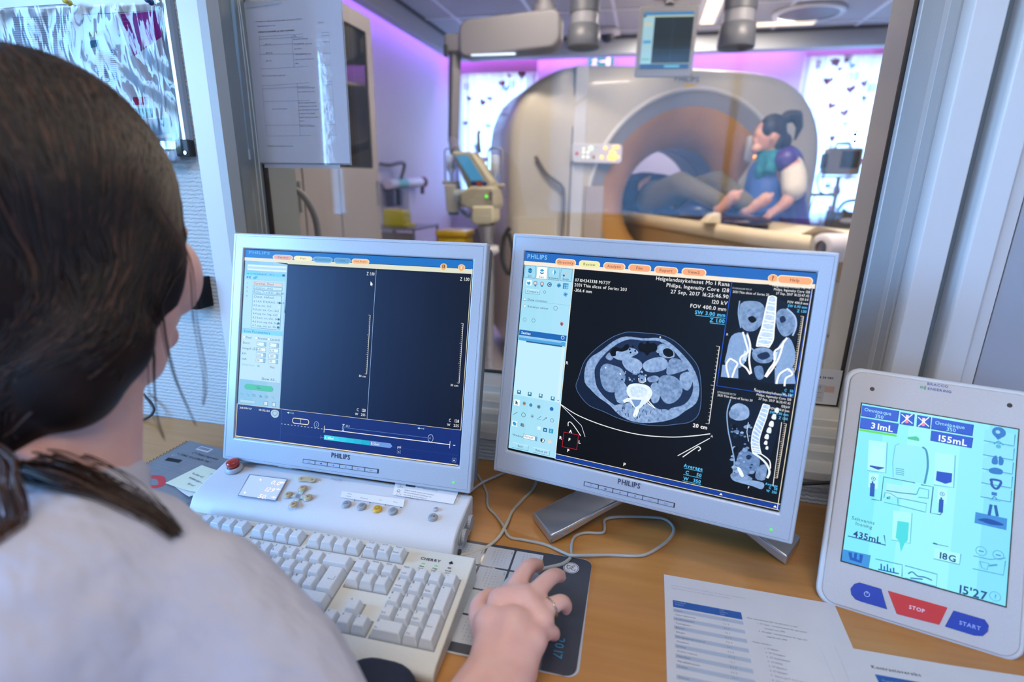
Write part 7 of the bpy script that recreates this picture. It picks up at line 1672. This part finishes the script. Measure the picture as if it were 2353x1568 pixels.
def ctube(label, x, y, z0, lean_, zs):
    r = thing('ceiling_column', label, 'ceiling column', (x, y, 2.415))
    mb = MB(); mb.cyl((x - lean_, y, 2.415), (x, y, z0 + .16), .078, dome_m, 28); mb.build('column_tube', r, local=False)
    mb = MB(); mb.cyl((x, y, z0 + .10), (x, y, z0 + .17), .072, mat('column_ring_light', '8C8E98', rough=.35), 28); mb.build('column_ring', r, local=False)
    mb = MB(); mb.lathe([(.075, .105), (.083, .10), (.090, .0), (.084, -.008), (.075, .006), (0, .012)], (x, y, z0), (0, 0, 1), dome_m, 32); mb.build('column_head', r, local=False)
    mb = MB(); mb.cyl((x, y, z0 + .004), (x, y, z0 + .010), .074, dk2, 28); mb.build('lens_disc', r, local=False); return r
ctube('left dark grey ceiling column next to the support arm', -.395, 3.25, 1.925, .01, 0)
ctube('right grey ceiling column right of the hanging monitor', .372, 3.18, 1.885, -.005, 0)
dc = thing('dome_camera', 'small dome camera on the ceiling left of the hanging monitor', 'camera', (-.415, 5.0, 2.41))
mb = MB(); mb.lathe([(0, .005), (.10, .005), (.11, -.01), (.09, -.035), (.05, -.04)], (-.415, 5.0, 2.41), (0, 0, 1), wpan, 28); mb.build('camera_base', dc, local=False)
mb = MB(); mb.ell((-.415, 5.0, 2.362), (.055, .055, .048), mat('dome_dark', '16181C', rough=.1)); mb.build('camera_dome', dc, local=False)
# hanging monitor (2.9 m away)
hm = frame('ceiling_monitor', 'grey monitor hanging from the ceiling in front of the scanner', 'monitor', (.033, 2.9, 1.855), R(6), R(6))
mb = MB(); mb.prism(rounded(-.132, .132, -.142, .150, .010), 0, .03, 'y', mat('hang_monitor_grey', '73757C', rough=.4)); mb.build('monitor_shell', hm, bevel=.004)
mb = MB(); mb.bounds(-.112, .112, -.0012, .002, -.106, .126, glow('1C2C34')); mb.build('screen', hm)
ik = Ink(base=.0013, step=.0004); ik.rect(-.112, .112, .112, .126, glow('3C84BC'), 0); ik.rect(-.100, .106, .112, .113, glow('B8C8B0'), 1); ik.rect(-.112, -.086, -.062, .106, glow('A4CCD8'), 0); ik.rect(-.106, .07, -.070, .085, glow('C8CCB8'), 1); ik.rect(-.106, .0, -.070, .012, glow('4C9CD0'), 1); ik.rect(-.106, -.07, -.070, -.062, glow('6CB89C'), 1); ik.rect(-.062, -.086, .112, -.082, glow('98A488'), 1); ik.rect(-.112, -.106, .112, -.086, glow('24507C'), 0); ik.rect(.0, -.100, .07, -.092, glow('6CC4D8'), 1); ik.rect(.022, -.082, .0235, .106, glow('40586C'), 1); ik.rect(-.058, -.03, .108, -.027, glow('30485A'), 1)
ik.build('screen_picture', hm)
mb = MB(); mb.tube([(.03, 2.95, 2.415), (.03, 2.95, 2.10), (.033, 2.93, 2.02)], [.03, .026, .022], armm, 12); mb.ell((.03, 2.94, 2.06), (.075, .05, .028), wpan); mb.build('ceiling_mount', hm, local=False)
for n_, (lx, ly, sx_, sy_, lab) in enumerate(((.345, 4.62, .10, .62, 'bright white ceiling lamp right of the hanging monitor'), (.82, 5.02, .62, .12, 'warm lit ceiling lamp left of the round air vent'), (-.6, 2.6, .6, .14, 'ceiling lamp above the injector out of direct view'), (.75, 2.5, .6, .14, 'ceiling lamp above the patient table out of direct view'))):
    r = thing('ceiling_lamp', lab, 'ceiling lamp', (lx, ly, 2.414)); mb = MB(); mb.bounds(-sx_ / 2 - .02, sx_ / 2 + .02, -sy_ / 2 - .02, sy_ / 2 + .02, -.008, .0, tbar); mb.build('lamp_frame', r)
    mb = MB(); mb.bounds(-sx_ / 2, sx_ / 2, -sy_ / 2, sy_ / 2, -.011, -.007, mat('lamp_diffuser', 'F4E8D0', emit='FFE8C8', es=1.3)); mb.build('diffuser', r)
vt = thing('air_vent', 'round flat air vent on the scanner room ceiling', 'vent', (1.02, 4.75, 2.414)); mb = MB(); mb.lathe([(.22, 0), (.24, -.004), (.24, -.018), (.20, -.022)], (0, 0, 0), (0, 0, 1), tbar, 40); mb.build('vent_ring', vt); mb = MB(); mb.cyl((0, 0, -.004), (0, 0, -.016), .20, armm, 36); mb.build('vent_plate', vt)
es = thing('exit_sign', 'green emergency exit sign on the far wall above the scanner', 'sign', (-.505, 5.585, 2.285))
gsg = mat('exit_green', '1C9C5C', rough=.4, emit='18A060', es=.35); wsg = mat('exit_white', 'F0F8F0', rough=.4, emit='F0FFF4', es=.6)
mb = MB(); mb.bounds(-.125, .125, -.02, .012, -.06, .055, wpan); mb.build('sign_housing', es, bevel=.004); ik = Ink(base=.021); ik.rect(-.118, -.054, .118, .050, gsg, 0)
ik.line([(-.08, -.035), (-.06, -.01), (-.055, .02)], .014, wsg, 1); ik.disc(-.048, .036, .009, wsg, 1); ik.line([(-.055, .018), (-.085, .008)], .009, wsg, 1); ik.line([(-.055, .018), (-.03, .0)], .009, wsg, 1); ik.line([(-.06, -.01), (-.035, -.035)], .012, wsg, 1); ik.rect(.05, -.045, .085, .040, wsg, 1); ik.line([(-.01, 0), (.035, 0)], .012, wsg, 1); ik.poly([(.03, .016), (.048, 0), (.03, -.016)], wsg, 2); ik.build('sign_picture', es)
# ================= left side: cabinet, rail, bins, trolley
cabm_ = mat('cabinet_laminate', '918E92', rough=.45, noise=(4, '89868A', .5)); cdark = mat('cabinet_inside', '24262A', rough=.6)
cab = thing('storage_cabinet', 'tall beige cabinet with dark glass doors behind the taped sheet', 'cabinet', (-1.65, 2.3, 0))
X0 = -1.35
mb = MB(); mb.bounds(-1.97, X0 - .02, 1.35, 2.70, .06, 1.975, cabm_); mb.build('carcass', cab, local=False, bevel=.004)
mb = MB(); mb.bounds(-1.95, X0 - .03, 1.37, 2.68, 0, .06, cdark); mb.build('plinth', cab, local=False)
for y0, y1 in ((1.36, 2.02), (2.03, 2.69)):
    d = MB()
    for b_ in ((y0, y1, .07, 1.28), (y0, y1, 1.895, 1.965), (y0, y0 + .05, 1.28, 1.895), (y1 - .055, y1, 1.28, 1.895)): d.bounds(X0 - .02, X0, b_[0], b_[1], b_[2], b_[3], cabm_)
    do = d.build('door', cab, local=False)
    m_ = MB(); m_.bounds(X0 - .016, X0 - .008, y0 + .05, y1 - .055, 1.28, 1.895, mat('tinted_glass', '1C2024', rough=.06, coat=.5)); m_.build('glass_panel', do, local=False)
    m_ = MB(); m_.bounds(X0, X0 + .012, y1 - .035, y1 - .025, 1.10, 1.22, alu); m_.build('handle', do, local=False)
m_ = MB(); m_.bounds(X0 - .001, X0 + .003, 2.30, 2.306, .1, 1.27, seam); m_.build('door_seam', cab, local=False)
rail = thing('wall_rail', 'white tube rail with a grey hose on the left scanner room wall', 'wall rail', (-1.90, 4.3, 1.17))
mb = MB(); mb.cyl((-1.91, 3.95, 1.185), (-1.91, 4.58, 1.200), .038, wpan, 18); mb.build('rail_tube', rail, local=False)
mb = MB(); mb.cyl((-1.91, 4.08, 1.186), (-1.91, 4.26, 1.192), .040, mat('teal_band', '6CB8AC', rough=.5), 18); mb.build('teal_band', rail, local=False)
mb = MB(); mb.ell((-1.90, 4.63, 1.20), (.04, .045, .045), mat('dark_red_knob', '5C2430', rough=.4)); mb.cyl((-1.90, 4.60, 1.19), (-1.90, 4.60, 1.10), .018, MATS['dark_red_knob'], 10); mb.build('end_knob', rail, local=False)
mb = MB(); mb.tube(smooth_open([(-1.94, 3.90, 1.33), (-1.90, 3.98, 1.325), (-1.88, 4.12, 1.345), (-1.88, 4.20, 1.33), (-1.90, 4.16, 1.22), (-1.92, 4.10, 1.16)], 5), .014, mat('grey_hose', '5C6068', rough=.5), 8); mb.build('hose', rail, local=False)
for y in (4.0, 4.12): 
    mb = MB(); mb.bounds(-1.95, -1.88, y - .03, y + .03, 1.02, 1.15, mat('dark_valve', '44485C', rough=.5)); mb.build('valve', rail, local=False, bevel=.01)
mb = MB(); mb.cyl((-1.93, 4.28, 1.13), (-1.93, 4.28, .95), .04, mat('clear_canister', 'B8C0D0', rough=.1, alpha=.4), 16); mb.build('canister', rail, local=False)
yel = mat('yellow_plastic', 'D8B41C', rough=.4, noise=(8, 'CCA818', .5)); yel2 = mat('yellow_green_plastic', 'B8B42C', rough=.5)
tr_ = thing('steel_trolley', 'small steel trolley below the wall rail', 'trolley', (-1.72, 3.75, 0)); stl = mat('steel', '9698A4', rough=.3, metal=.8)
for x in (-1.90, -1.54):
    for y in (3.55, 4.0): mb = MB(); mb.cyl((x, y, .05), (x, y, .90), .010, stl, 8); mb.ell((x, y, .03), (.02, .02, .03), dark); mb.build('leg', tr_, local=False)
for z in (.885, .45): mb = MB(); mb.bounds(-1.91, -1.53, 3.54, 4.01, z, z + .012, stl); mb.build('shelf', tr_, local=False)
for k in range(2): mb = MB(); mb.bounds(-1.89, -1.55, 3.55, 3.57, .72 + k * .08, .79 + k * .08, seam); mb.build('drawer', tr_, local=False, bevel=.004)
yb_ = thing('yellow_box', 'yellow green sharps box standing on the steel trolley', 'box', (-1.73, 3.72, .898)); mb = MB(); mb.prism([(-.09, 0), (.075, 0), (.065, .115), (-.085, .120)], -.07, .07, 'y', yel2); mb.build('box_body', yb_, bevel=.008); mb = MB(); mb.bounds(.05, .12, -.05, .05, 0, .02, mat('box_lid_yellow', 'C8C454', rough=.5)); mb.build('box_lid', yb_, bevel=.004)
wb = thing('waste_bin', 'bright yellow waste bin with a flat lid left of the injector post', 'bin', (-1.255, 3.60, 0)); mb = MB(); mb.prism([(-.09, 0), (.09, 0), (.10, .86), (-.10, .86)], -.10, .10, 'y', yel); mb.build('bin_body', wb, bevel=.02); mb = MB(); mb.bounds(-.108, .108, -.11, .11, .86, .90, yel); mb.build('bin_lid', wb, bevel=.012)
pn_ = thing('leaning_board', 'pale flat board leaning beside the steel trolley', 'board', (-1.43, 4.4, 0)); mb = MB(); mb.prism([(-.32, 0), (.20, 0), (.20, .88), (-.32, .70)], -.012, .012, 'y', cabm_); mb.build('board_panel', pn_)
gh = MB().tube(smooth_open([(-1.18, 1.70, 1.20), (-1.145, 1.72, 1.17), (-1.12, 1.74, 1.08), (-1.125, 1.74, .92), (-1.13, 1.74, .70), (-1.14, 1.74, .02)], 5), .012, mat('grey_hose2', '70727A', rough=.5), 8).build('bent_pipe'); tag(gh, 'bent grey pipe in front of the beige cabinet behind the window', 'pipe')
# ================= right side: patient monitor on a roll stand
vm = thing('vital_signs_monitor', 'beige patient monitor on a thin stand before the right curtain', 'monitor', (1.30, 4.35, 0)); vb = mat('monitor_taupe', '8C8276', rough=.5)
mb = MB(); mb.prism(rounded(1.185, 1.395, 1.30, 1.475, .015), 4.30, 4.42, 'y', vb); mb.build('monitor_body', vm, local=False, bevel=.008)
mb = MB(); mb.bounds(1.265, 1.375, 4.290, 4.302, 1.345, 1.455, mat('dark_glass', '3A3C38', rough=.15)); mb.build('screen', vm, local=False)
mb = MB(); mb.tube([(1.235, 4.36, 1.475), (1.24, 4.36, 1.505), (1.32, 4.36, 1.505), (1.33, 4.36, 1.475)], .010, vb, 8); mb.build('handle', vm, local=False)
mb = MB(); mb.bounds(1.165, 1.19, 4.31, 4.40, 1.34, 1.44, dark); mb.build('side_module', vm, local=False, bevel=.004)
mb = MB(); mb.bounds(1.19, 1.385, 4.30, 4.42, 1.278, 1.292, vb); mb.build('monitor_tray', vm, local=False)
mb = MB(); mb.cyl((1.29, 4.36, .08), (1.29, 4.36, 1.28), .013, vb, 12); mb.build('stand_pole', vm, local=False)
for k in range(5):
    a = R(72 * k + 20); mb = MB(); mb.tube([(1.29, 4.36, .09), (1.29 + .24 * math.cos(a), 4.36 + .24 * math.sin(a), .06)], [.016, .010], vb, 8); mb.ell((1.29 + .24 * math.cos(a), 4.36 + .24 * math.sin(a), .03), (.02, .02, .03), dark); mb.build('wheel_leg', vm, local=False)
mb = MB(); mb.tube([(1.02, 4.36, 1.165), (1.30, 4.36, 1.165)], .012, vb, 8); mb.build('cross_bar', vm, local=False)
mb = MB(); mb.tube(smooth_open([(1.175, 4.34, 1.36), (1.15, 4.34, 1.28), (1.17, 4.34, 1.20), (1.21, 4.34, 1.17)], 5), .006, dark, 6); mb.tube(smooth_open([(1.08, 4.36, 1.165), (1.10, 4.36, 1.00), (1.14, 4.36, .85)], 5), .005, vb, 6); mb.tube(smooth_open([(1.16, 4.36, 1.165), (1.14, 4.36, 1.02), (1.17, 4.36, .80)], 5), .005, vb, 6); mb.build('sensor_lead', vm, local=False)
bk = thing('wire_basket', 'dark wire basket with coiled leads on the monitor stand', 'basket', (1.38, 4.30, .95)); 
mb = MB(); mb.prism([(1.27, .93), (1.47, .93), (1.49, 1.06), (1.26, 1.06)], 4.22, 4.235, 'y', mat('basket_brown', '5C5448', rough=.6)); mb.bounds(1.27, 1.48, 4.23, 4.40, .925, .935, MATS['basket_brown']); mb.bounds(1.26, 1.27, 4.23, 4.40, .93, 1.06, MATS['basket_brown']); mb.bounds(1.475, 1.487, 4.23, 4.40, .93, 1.06, MATS['basket_brown']); mb.build('basket_frame', bk, local=False)
mb = MB(); mb.tube(smooth_open([(1.30, 4.3, 1.06), (1.34, 4.3, 1.12), (1.42, 4.3, 1.13), (1.46, 4.3, 1.07), (1.40, 4.3, 1.04), (1.33, 4.3, 1.07)], 5), .010, dark, 8); mb.ell((1.35, 4.215, 1.00), (.05, .012, .018), wpan); mb.build('coiled_lead', bk, local=False)
# ================= seated woman at the desk
wo = thing('person', 'dark haired woman in a white coat seen from behind, hand on the mouse', 'person', (-.48, .30, .45))
skin_w = mat('skin_pale', 'E6BCB0', rough=.48, sss=.15, noise=(40, 'DDA89C', .6), bump=(350, .00012))
coat = mat('white_coat', 'B2B4C4', rough=.85, noise=(9, 'A9ACBD', .5), bump=(7, .035, (1, 1.4, .7)))
hr = bpy.data.materials.new('brown_hair'); hr.use_nodes = True; t = hr.node_tree; b = t.nodes['Principled BSDF']
co = t.nodes.new('ShaderNodeTexCoord'); mp = t.nodes.new('ShaderNodeMapping'); mp.inputs['Scale'].default_value = (9, 9, 4)
n1 = t.nodes.new('ShaderNodeTexNoise'); n1.inputs['Scale'].default_value = 3; n1.inputs['Detail'].default_value = 4
cr_ = t.nodes.new('ShaderNodeValToRGB'); cr_.color_ramp.elements[0].color = lin('120A09') + (1,); cr_.color_ramp.elements[1].color = lin('2C1A13') + (1,); cr_.color_ramp.elements[0].position = .35; cr_.color_ramp.elements[1].position = .75
t.links.new(co.outputs['Object'], mp.inputs[0]); t.links.new(mp.outputs[0], n1.inputs[0]); t.links.new(n1.outputs[0], cr_.inputs[0]); t.links.new(cr_.outputs[0], b.inputs['Base Color'])
b.inputs['Roughness'].default_value = .55; b.inputs['Specular IOR Level'].default_value = .2
V = V3
HC_ = V(-.490, .366, 1.195)
RH = Matrix.Rotation(R(-12), 3, 'Z') @ Matrix.Rotation(R(-8), 3, 'X')
def hd(x, y, z): return HC_ + RH @ V(x, y, z)
B = [('e', HC_, (.078, .098, .112), RH), ('e', hd(0, .055, -.055), (.055, .050, .058), RH), ('e', hd(0, .102, -.020), (.013, .018, .018), RH), ('e', hd(0, .090, -.062), (.024, .014, .010), RH), ('e', hd(0, .082, -.098), (.026, .022, .018), RH),
     ('e', hd(-.030, .088, .008), (.015, .010, .009), RH), ('e', hd(.030, .088, .008), (.015, .010, .009), RH), ('e', hd(.045, .070, -.035), (.028, .030, .040), RH), ('e', hd(-.045, .070, -.035), (.028, .030, .040), RH),
     ('e', hd(.080, .005, -.015), (.010, .020, .032), RH), ('e', hd(-.080, .005, -.015), (.010, .020, .032), RH),
     ('c', [hd(.01, .0, -.06), V(-.466, .335, 1.06), V(-.470, .31, .98)], [.056, .052, .060]), ('c', [hd(.052, .035, -.06), hd(.045, .035, -.108)], [.034, .028]),
     ('c', [V(-.47, .27, .93), V(-.47, .24, .80), V(-.47, .20, .62)], [.10, .12, .13]), ('c', [V(-.60, .27, .905), V(-.34, .27, .90)], [.042, .042]),
     ('c', [V(-.31, .26, .885), V(-.20, .19, .80), V(-.155, .16, .775)], [.045, .042, .042]), ('c', [V(-.155, .16, .770), V(-.125, .28, .772), V(-.106, .380, .765), V(-.103, .425, .766)], [.042, .036, .0275, .0255]),
     ('c', [V(-.62, .27, .92), V(-.70, .12, .76)], [.045, .040]), ('c', [V(-.70, .12, .76), V(-.68, .36, .775)], [.038, .026]),
     ('c', [V(-.55, .20, .56), V(-.57, .60, .52)], [.085, .06]), ('c', [V(-.39, .20, .56), V(-.36, .60, .52)], [.085, .06]), ('c', [V(-.57, .60, .52), V(-.58, .56, .08)], [.058, .04]), ('c', [V(-.36, .60, .52), V(-.36, .56, .08)], [.058, .04]), ('c', [V(-.58, .53, .04), V(-.58, .72, .035)], [.04, .035]), ('c', [V(-.36, .53, .04), V(-.36, .72, .035)], [.04, .035])]
# right hand over the mouse: palm, knuckles, five fingers
palm = [V(-.103, .425, .768), V(-.102, .460, .778)]
B += [('c', [V(-.117, .416, .766), V(-.089, .424, .766)], [.0235, .0225]), ('c', [V(-.138, .30, .770), V(-.116, .42, .766)], [.031, .0235]), ('c', [V(-.112, .30, .770), V(-.090, .42, .766)], [.031, .0225]), ('c', [V(-.117, .418, .767), V(-.122, .470, .776)], [.0235, .0185]), ('c', [V(-.090, .424, .767), V(-.082, .468, .776)], [.0225, .0180])]
B.append(('e', V(-.102, .456, .778), (.034, .046, .019), Matrix.Rotation(R(-4), 3, 'Z')))
B += [('c', palm, [.0255, .026]), ('c', [V(-.128, .462, .780), V(-.080, .455, .776)], [.019, .018]), ('c', [V(-.122, .488, .786), V(-.098, .495, .790)], [.017, .0165]), ('c', [V(-.098, .495, .790), V(-.074, .478, .783)], [.0165, .015]), ('c', [V(-.110, .45, .776), V(-.085, .48, .782)], [.022, .016]), ('c', [V(-.125, .455, .772), V(-.115, .49, .784)], [.018, .015])]
fing = [([V(-.114, .492, .788), V(-.105, .536, .793), V(-.0995, .558, .785), V(-.0955, .574, .773)], [.0130, .0104, .0096, .0084]),
        ([V(-.093, .490, .789), V(-.077, .526, .793), V(-.0700, .547, .785), V(-.0655, .561, .773)], [.0130, .0104, .0096, .0084]),
        ([V(-.078, .482, .784), V(-.059, .503, .787), V(-.0525, .514, .776), V(-.052, .521, .762)], [.0115, .0092, .0082, .0070]),
        ([V(-.074, .464, .775), V(-.063, .478, .769), V(-.060, .488, .756), V(-.063, .495, .746)], [.0105, .0084, .0074, .0062]),
        ([V(-.126, .448, .770), V(-.1455, .478, .770), V(-.1500, .502, .767), V(-.1430, .522, .763)], [.0150, .0122, .0108, .0086])]
for p_, r_ in fing: B.append(('c', smooth_open([tuple(q) for q in p_], 3), [r_[min(int(k / 3), 3)] * (1 - (k % 3) / 3) + r_[min(int(k / 3) + 1, 3)] * ((k % 3) / 3) for k in range(10)]))
# left hand resting on the far side of the keyboard
for pr in hand5(V(-.675, .37, .782), V(.25, .95, -.12).normalized(), V(-.95, .25, 0).normalized(), V(0, 0, 1), .95): B.append(pr)
organic('body', B, skin_w, .0025, 13, wo, .5)
nail = mat('finger_nail', 'E0B4A8', rough=.25)
for p_, r_ in fing[:3]:
    a, b_ = p_[2], p_[3]; d_ = (b_ - a).normalized(); up = V(0, .35, .9); up = (up - d_ * up.dot(d_)).normalized(); s_ = d_.cross(up); Mx = Matrix((s_, d_, up)).transposed()
    mb = MB(); mb.ell(b_ + up * r_[3] * .72 + d_ * .002, (.0046, .0062, .0022), nail, Mx, 14, 8); mb.build('fingernail', wo, local=False)
# ring on the ring finger
a, b_ = fing[2][0][0], fing[2][0][1]; c_ = a.lerp(b_, .62) - V(0, 0, .0005); d_ = (b_ - a).normalized(); u = d_.orthogonal().normalized(); w = d_.cross(u)
mb = MB(); mb.tube([c_ + (u * math.cos(k * math.pi / 12) + w * math.sin(k * math.pi / 12)) * .0108 + d_ * .0006 * math.sin(k * 2.1) for k in range(25)], .0012, mat('silver_ring', 'C0B8AC', rough=.15, metal=1.), 8); mb.build('finger_ring', wo, local=False)
# coat
organic('coat', [('c', [V(-.55, .27, .962), V(-.47, .27, .975), V(-.39, .272, .946), V(-.318, .275, .908)], [.055, .060, .056, .064]), ('c', [V(-.40, .272, .955), V(-.63, .275, .94)], [.058, .062]),
    ('c', [V(-.40, .24, .90), V(-.42, .20, .60)], [.125, .15]), ('c', [V(-.54, .24, .90), V(-.53, .20, .60)], [.125, .15]), ('e', V(-.47, .225, .86), (.21, .12, .13)),
    ('c', [V(-.315, .275, .915), V(-.245, .260, .875), V(-.190, .228, .835)], [.067, .066, .063]), ('c', [V(-.190, .228, .835), V(-.135, .170, .795)], [.063, .054]),
    ('c', [V(-.63, .27, .94), V(-.70, .13, .78)], [.070, .058]), ('c', [V(-.70, .13, .78), V(-.69, .25, .78)], [.055, .05]),
    ('c', [V(-.53, .30, 1.005), V(-.475, .265, 1.015), V(-.430, .31, 1.000), V(-.428, .34, .985)], [.022, .024, .022, .018])], coat, .006, 8, wo)
organic('trousers', [('c', [V(-.55, .20, .56), V(-.57, .60, .52)], [.10, .075]), ('c', [V(-.39, .20, .56), V(-.36, .60, .52)], [.10, .075]), ('c', [V(-.57, .60, .52), V(-.58, .56, .09)], [.074, .06]), ('c', [V(-.36, .60, .52), V(-.36, .56, .09)], [.074, .06])], navy, .010, 5, wo)
# hair: cap, swept back low over the nape, strands laid along it
hr2 = mat('hair_strand_brown', '22130E', rough=.5, noise=(30, '180D0A', .5)); hr3 = mat('hair_strand_light', '4A2E20', rough=.5, noise=(30, '3C261C', .5)); hr4 = mat('hair_strand_black', '0C0707', rough=.5, noise=(30, '180E0C', .5))
Hp = [('e', hd(0, -.012, .020), (.099, .110, .122), RH), ('e', hd(0, -.040, -.045), (.094, .088, .100), RH), ('e', hd(.050, .018, -.015), (.050, .060, .085), RH), ('e', hd(-.050, .018, -.015), (.050, .060, .085), RH),
      ('e', hd(-.005, -.062, -.105), (.078, .062, .062), RH), ('e', hd(.080, -.012, -.078), (.040, .042, .048), RH), ('e', hd(.070, -.030, -.108), (.042, .042, .046), RH), ('e', hd(.025, -.052, -.132), (.050, .045, .046), RH), ('e', hd(-.03, -.06, -.145), (.055, .045, .046), RH), ('c', [hd(.080, .0, -.03), hd(.060, -.035, -.095), hd(.0, -.075, -.130)], [.030, .036, .04])]
hair = organic('hair', Hp, hr, .006, 10, wo)
from mathutils.bvhtree import BVHTree
bvh = BVHTree.FromPolygons([wo.matrix_basis @ v.co for v in hair.data.vertices], [tuple(p.vertices) for p in hair.data.polygons])
mb = MB(); rnd = random.Random(11)
bun = hd(-.02, -.085, -.140)
for k in range(1500):
    # start on a side parting, run round the head and gather low at the nape
    s0 = rnd.random(); side = 1 if rnd.random() < .7 else -1
    st_ = hd(-.02 + side * rnd.uniform(0, .03), .095 - .16 * s0, .10 + .03 * math.sin(s0 * 3.1)); wid = side * rnd.uniform(.25, 1.0)
    mid1 = hd(.105 * wid, .06 - .11 * s0, .055 - .03 * abs(wid)); mid2 = hd(.108 * wid, .0 - .05 * s0, -.050 - .03 * rnd.random()); end = bun + V(rnd.gauss(0, .022), rnd.gauss(0, .01), rnd.gauss(0, .018))
    P_4 = smooth_open([tuple(p) for p in (st_, mid1, mid2, end)], 5); pts = []
    for i, p in enumerate(P_4):
        loc_, nrm, idx, dist = bvh.find_nearest(Vector(p))
        if loc_ is not None: pts.append(loc_ + (loc_ - HC_).normalized() * (.0004 + .0012 * (k % 7) / 7))
    c_ = rnd.random(); mm_ = hr4 if c_ < .45 else (hr2 if c_ < .85 else hr3)
    mb.tube(pts, .00055 + .0004 * rnd.random(), mm_, 3, False)
mb.build('combed_strands', wo, local=False)
mb = MB()
coat_o = [c for c in wo.children if c.name.startswith('coat')][0]
cbv = BVHTree.FromPolygons([wo.matrix_basis @ v.co for v in coat_o.data.vertices], [tuple(p.vertices) for p in coat_o.data.polygons])
def over(p, h):
    q, nr, ix, ds = cbv.find_nearest(p)
    if q is None: return p
    return q + nr * h if (p - q).dot(nr) < h else p
def lock(pts, r_, cnt, spread, m_, taper=.6, rest=False):
    for q in range(cnt):
        j = V(rnd.gauss(0, spread), rnd.gauss(0, spread), rnd.gauss(0, spread)); n_ = len(pts)
        pp = [Vector(p) + j * (.3 + .7 * math.sin(math.pi * i / (n_ - 1))) for i, p in enumerate(pts)]
        sp_ = smooth_open([tuple(p) for p in pp], 5)
        if rest: hh = rnd.uniform(.001, .006); sp_ = [tuple(over(Vector(p), hh)) for p in sp_]
        mb.tube(sp_, [r_ * (1 - taper * i / len(sp_)) for i in range(len(sp_))], m_, 4, False)
lock([hd(.098, .03, .03), V(-.378, .393, 1.172), V(-.368, .380, 1.122), V(-.356, .368, 1.075), V(-.357, .361, 1.053)], .0006, 4, .0022, hr3)
lock([hd(.090, .02, -.02), V(-.394, .369, 1.141), V(-.386, .361, 1.110), V(-.375, .354, 1.078), V(-.355, .347, 1.041)], .0007, 5, .0025, hr2)
lock([hd(.085, .01, -.03), V(-.400, .362, 1.12), V(-.396, .352, 1.08), V(-.392, .345, 1.05), V(-.38, .338, 1.03)], .0006, 4, .003, hr2)
for m_, n_ in ((hr, 70), (hr2, 60), (hr3, 30)):
    lock([bun, V(-.50, .285, 1.030), V(-.455, .282, 1.020), V(-.415, .277, 1.022), V(-.383, .276, 1.014), V(-.351, .276, .998), V(-.326, .276, .980)], .0011, n_, .0085, m_, .85, True)
lock([bun, V(-.43, .25, 1.05), V(-.398, .231, 1.044), V(-.389, .226, 1.022), V(-.391, .217, .994), V(-.398, .211, .975)], .0008, 40, .006, hr3, .6, True)
mb.build('loose_locks', wo, local=False)
# ================= office chair with the navy arm pad
ch = thing('office_chair', 'office chair with rounded navy armrest at the desk edge', 'chair', (-.45, .20, 0))
nv = mat('navy_upholstery', '232A40', rough=.7, noise=(80, '1D2438', .5))
mb = MB(); mb.prism(rounded(-.70, -.20, .0, .46, .08), .40, .47, 'z', nv); mb.build('seat', ch, local=False, bevel=.02)
mb = MB(); mb.prism(rounded(-.68, -.24, .55, .95, .08), -.06, .0, 'y', nv); mb.build('backrest', ch, local=False, bevel=.02)
mb = MB(); mb.prism(rounded(-.262, -.176, .12, .402, .034), .734, .776, 'z', nv); mb.build('armrest', ch, local=False, bevel=.014, seg=5)
mb = MB(); mb.tube([(-.215, .24, .73), (-.205, .24, .60), (-.23, .2, .46)], .016, dark, 10); mb.build('arm_support', ch, local=False)
mb = MB(); mb.cyl((-.45, .2, .40), (-.45, .2, .10), .03, stl, 14); mb.build('gas_post', ch, local=False)
for k in range(5):
    a = R(72 * k + 10); mb = MB(); mb.tube([(-.45, .2, .11), (-.45 + .28 * math.cos(a), .2 + .28 * math.sin(a), .07)], [.025, .016], dark, 8); mb.ell((-.45 + .28 * math.cos(a), .2 + .28 * math.sin(a), .03), (.025, .025, .03), dark); mb.build('wheel_leg', ch, local=False)
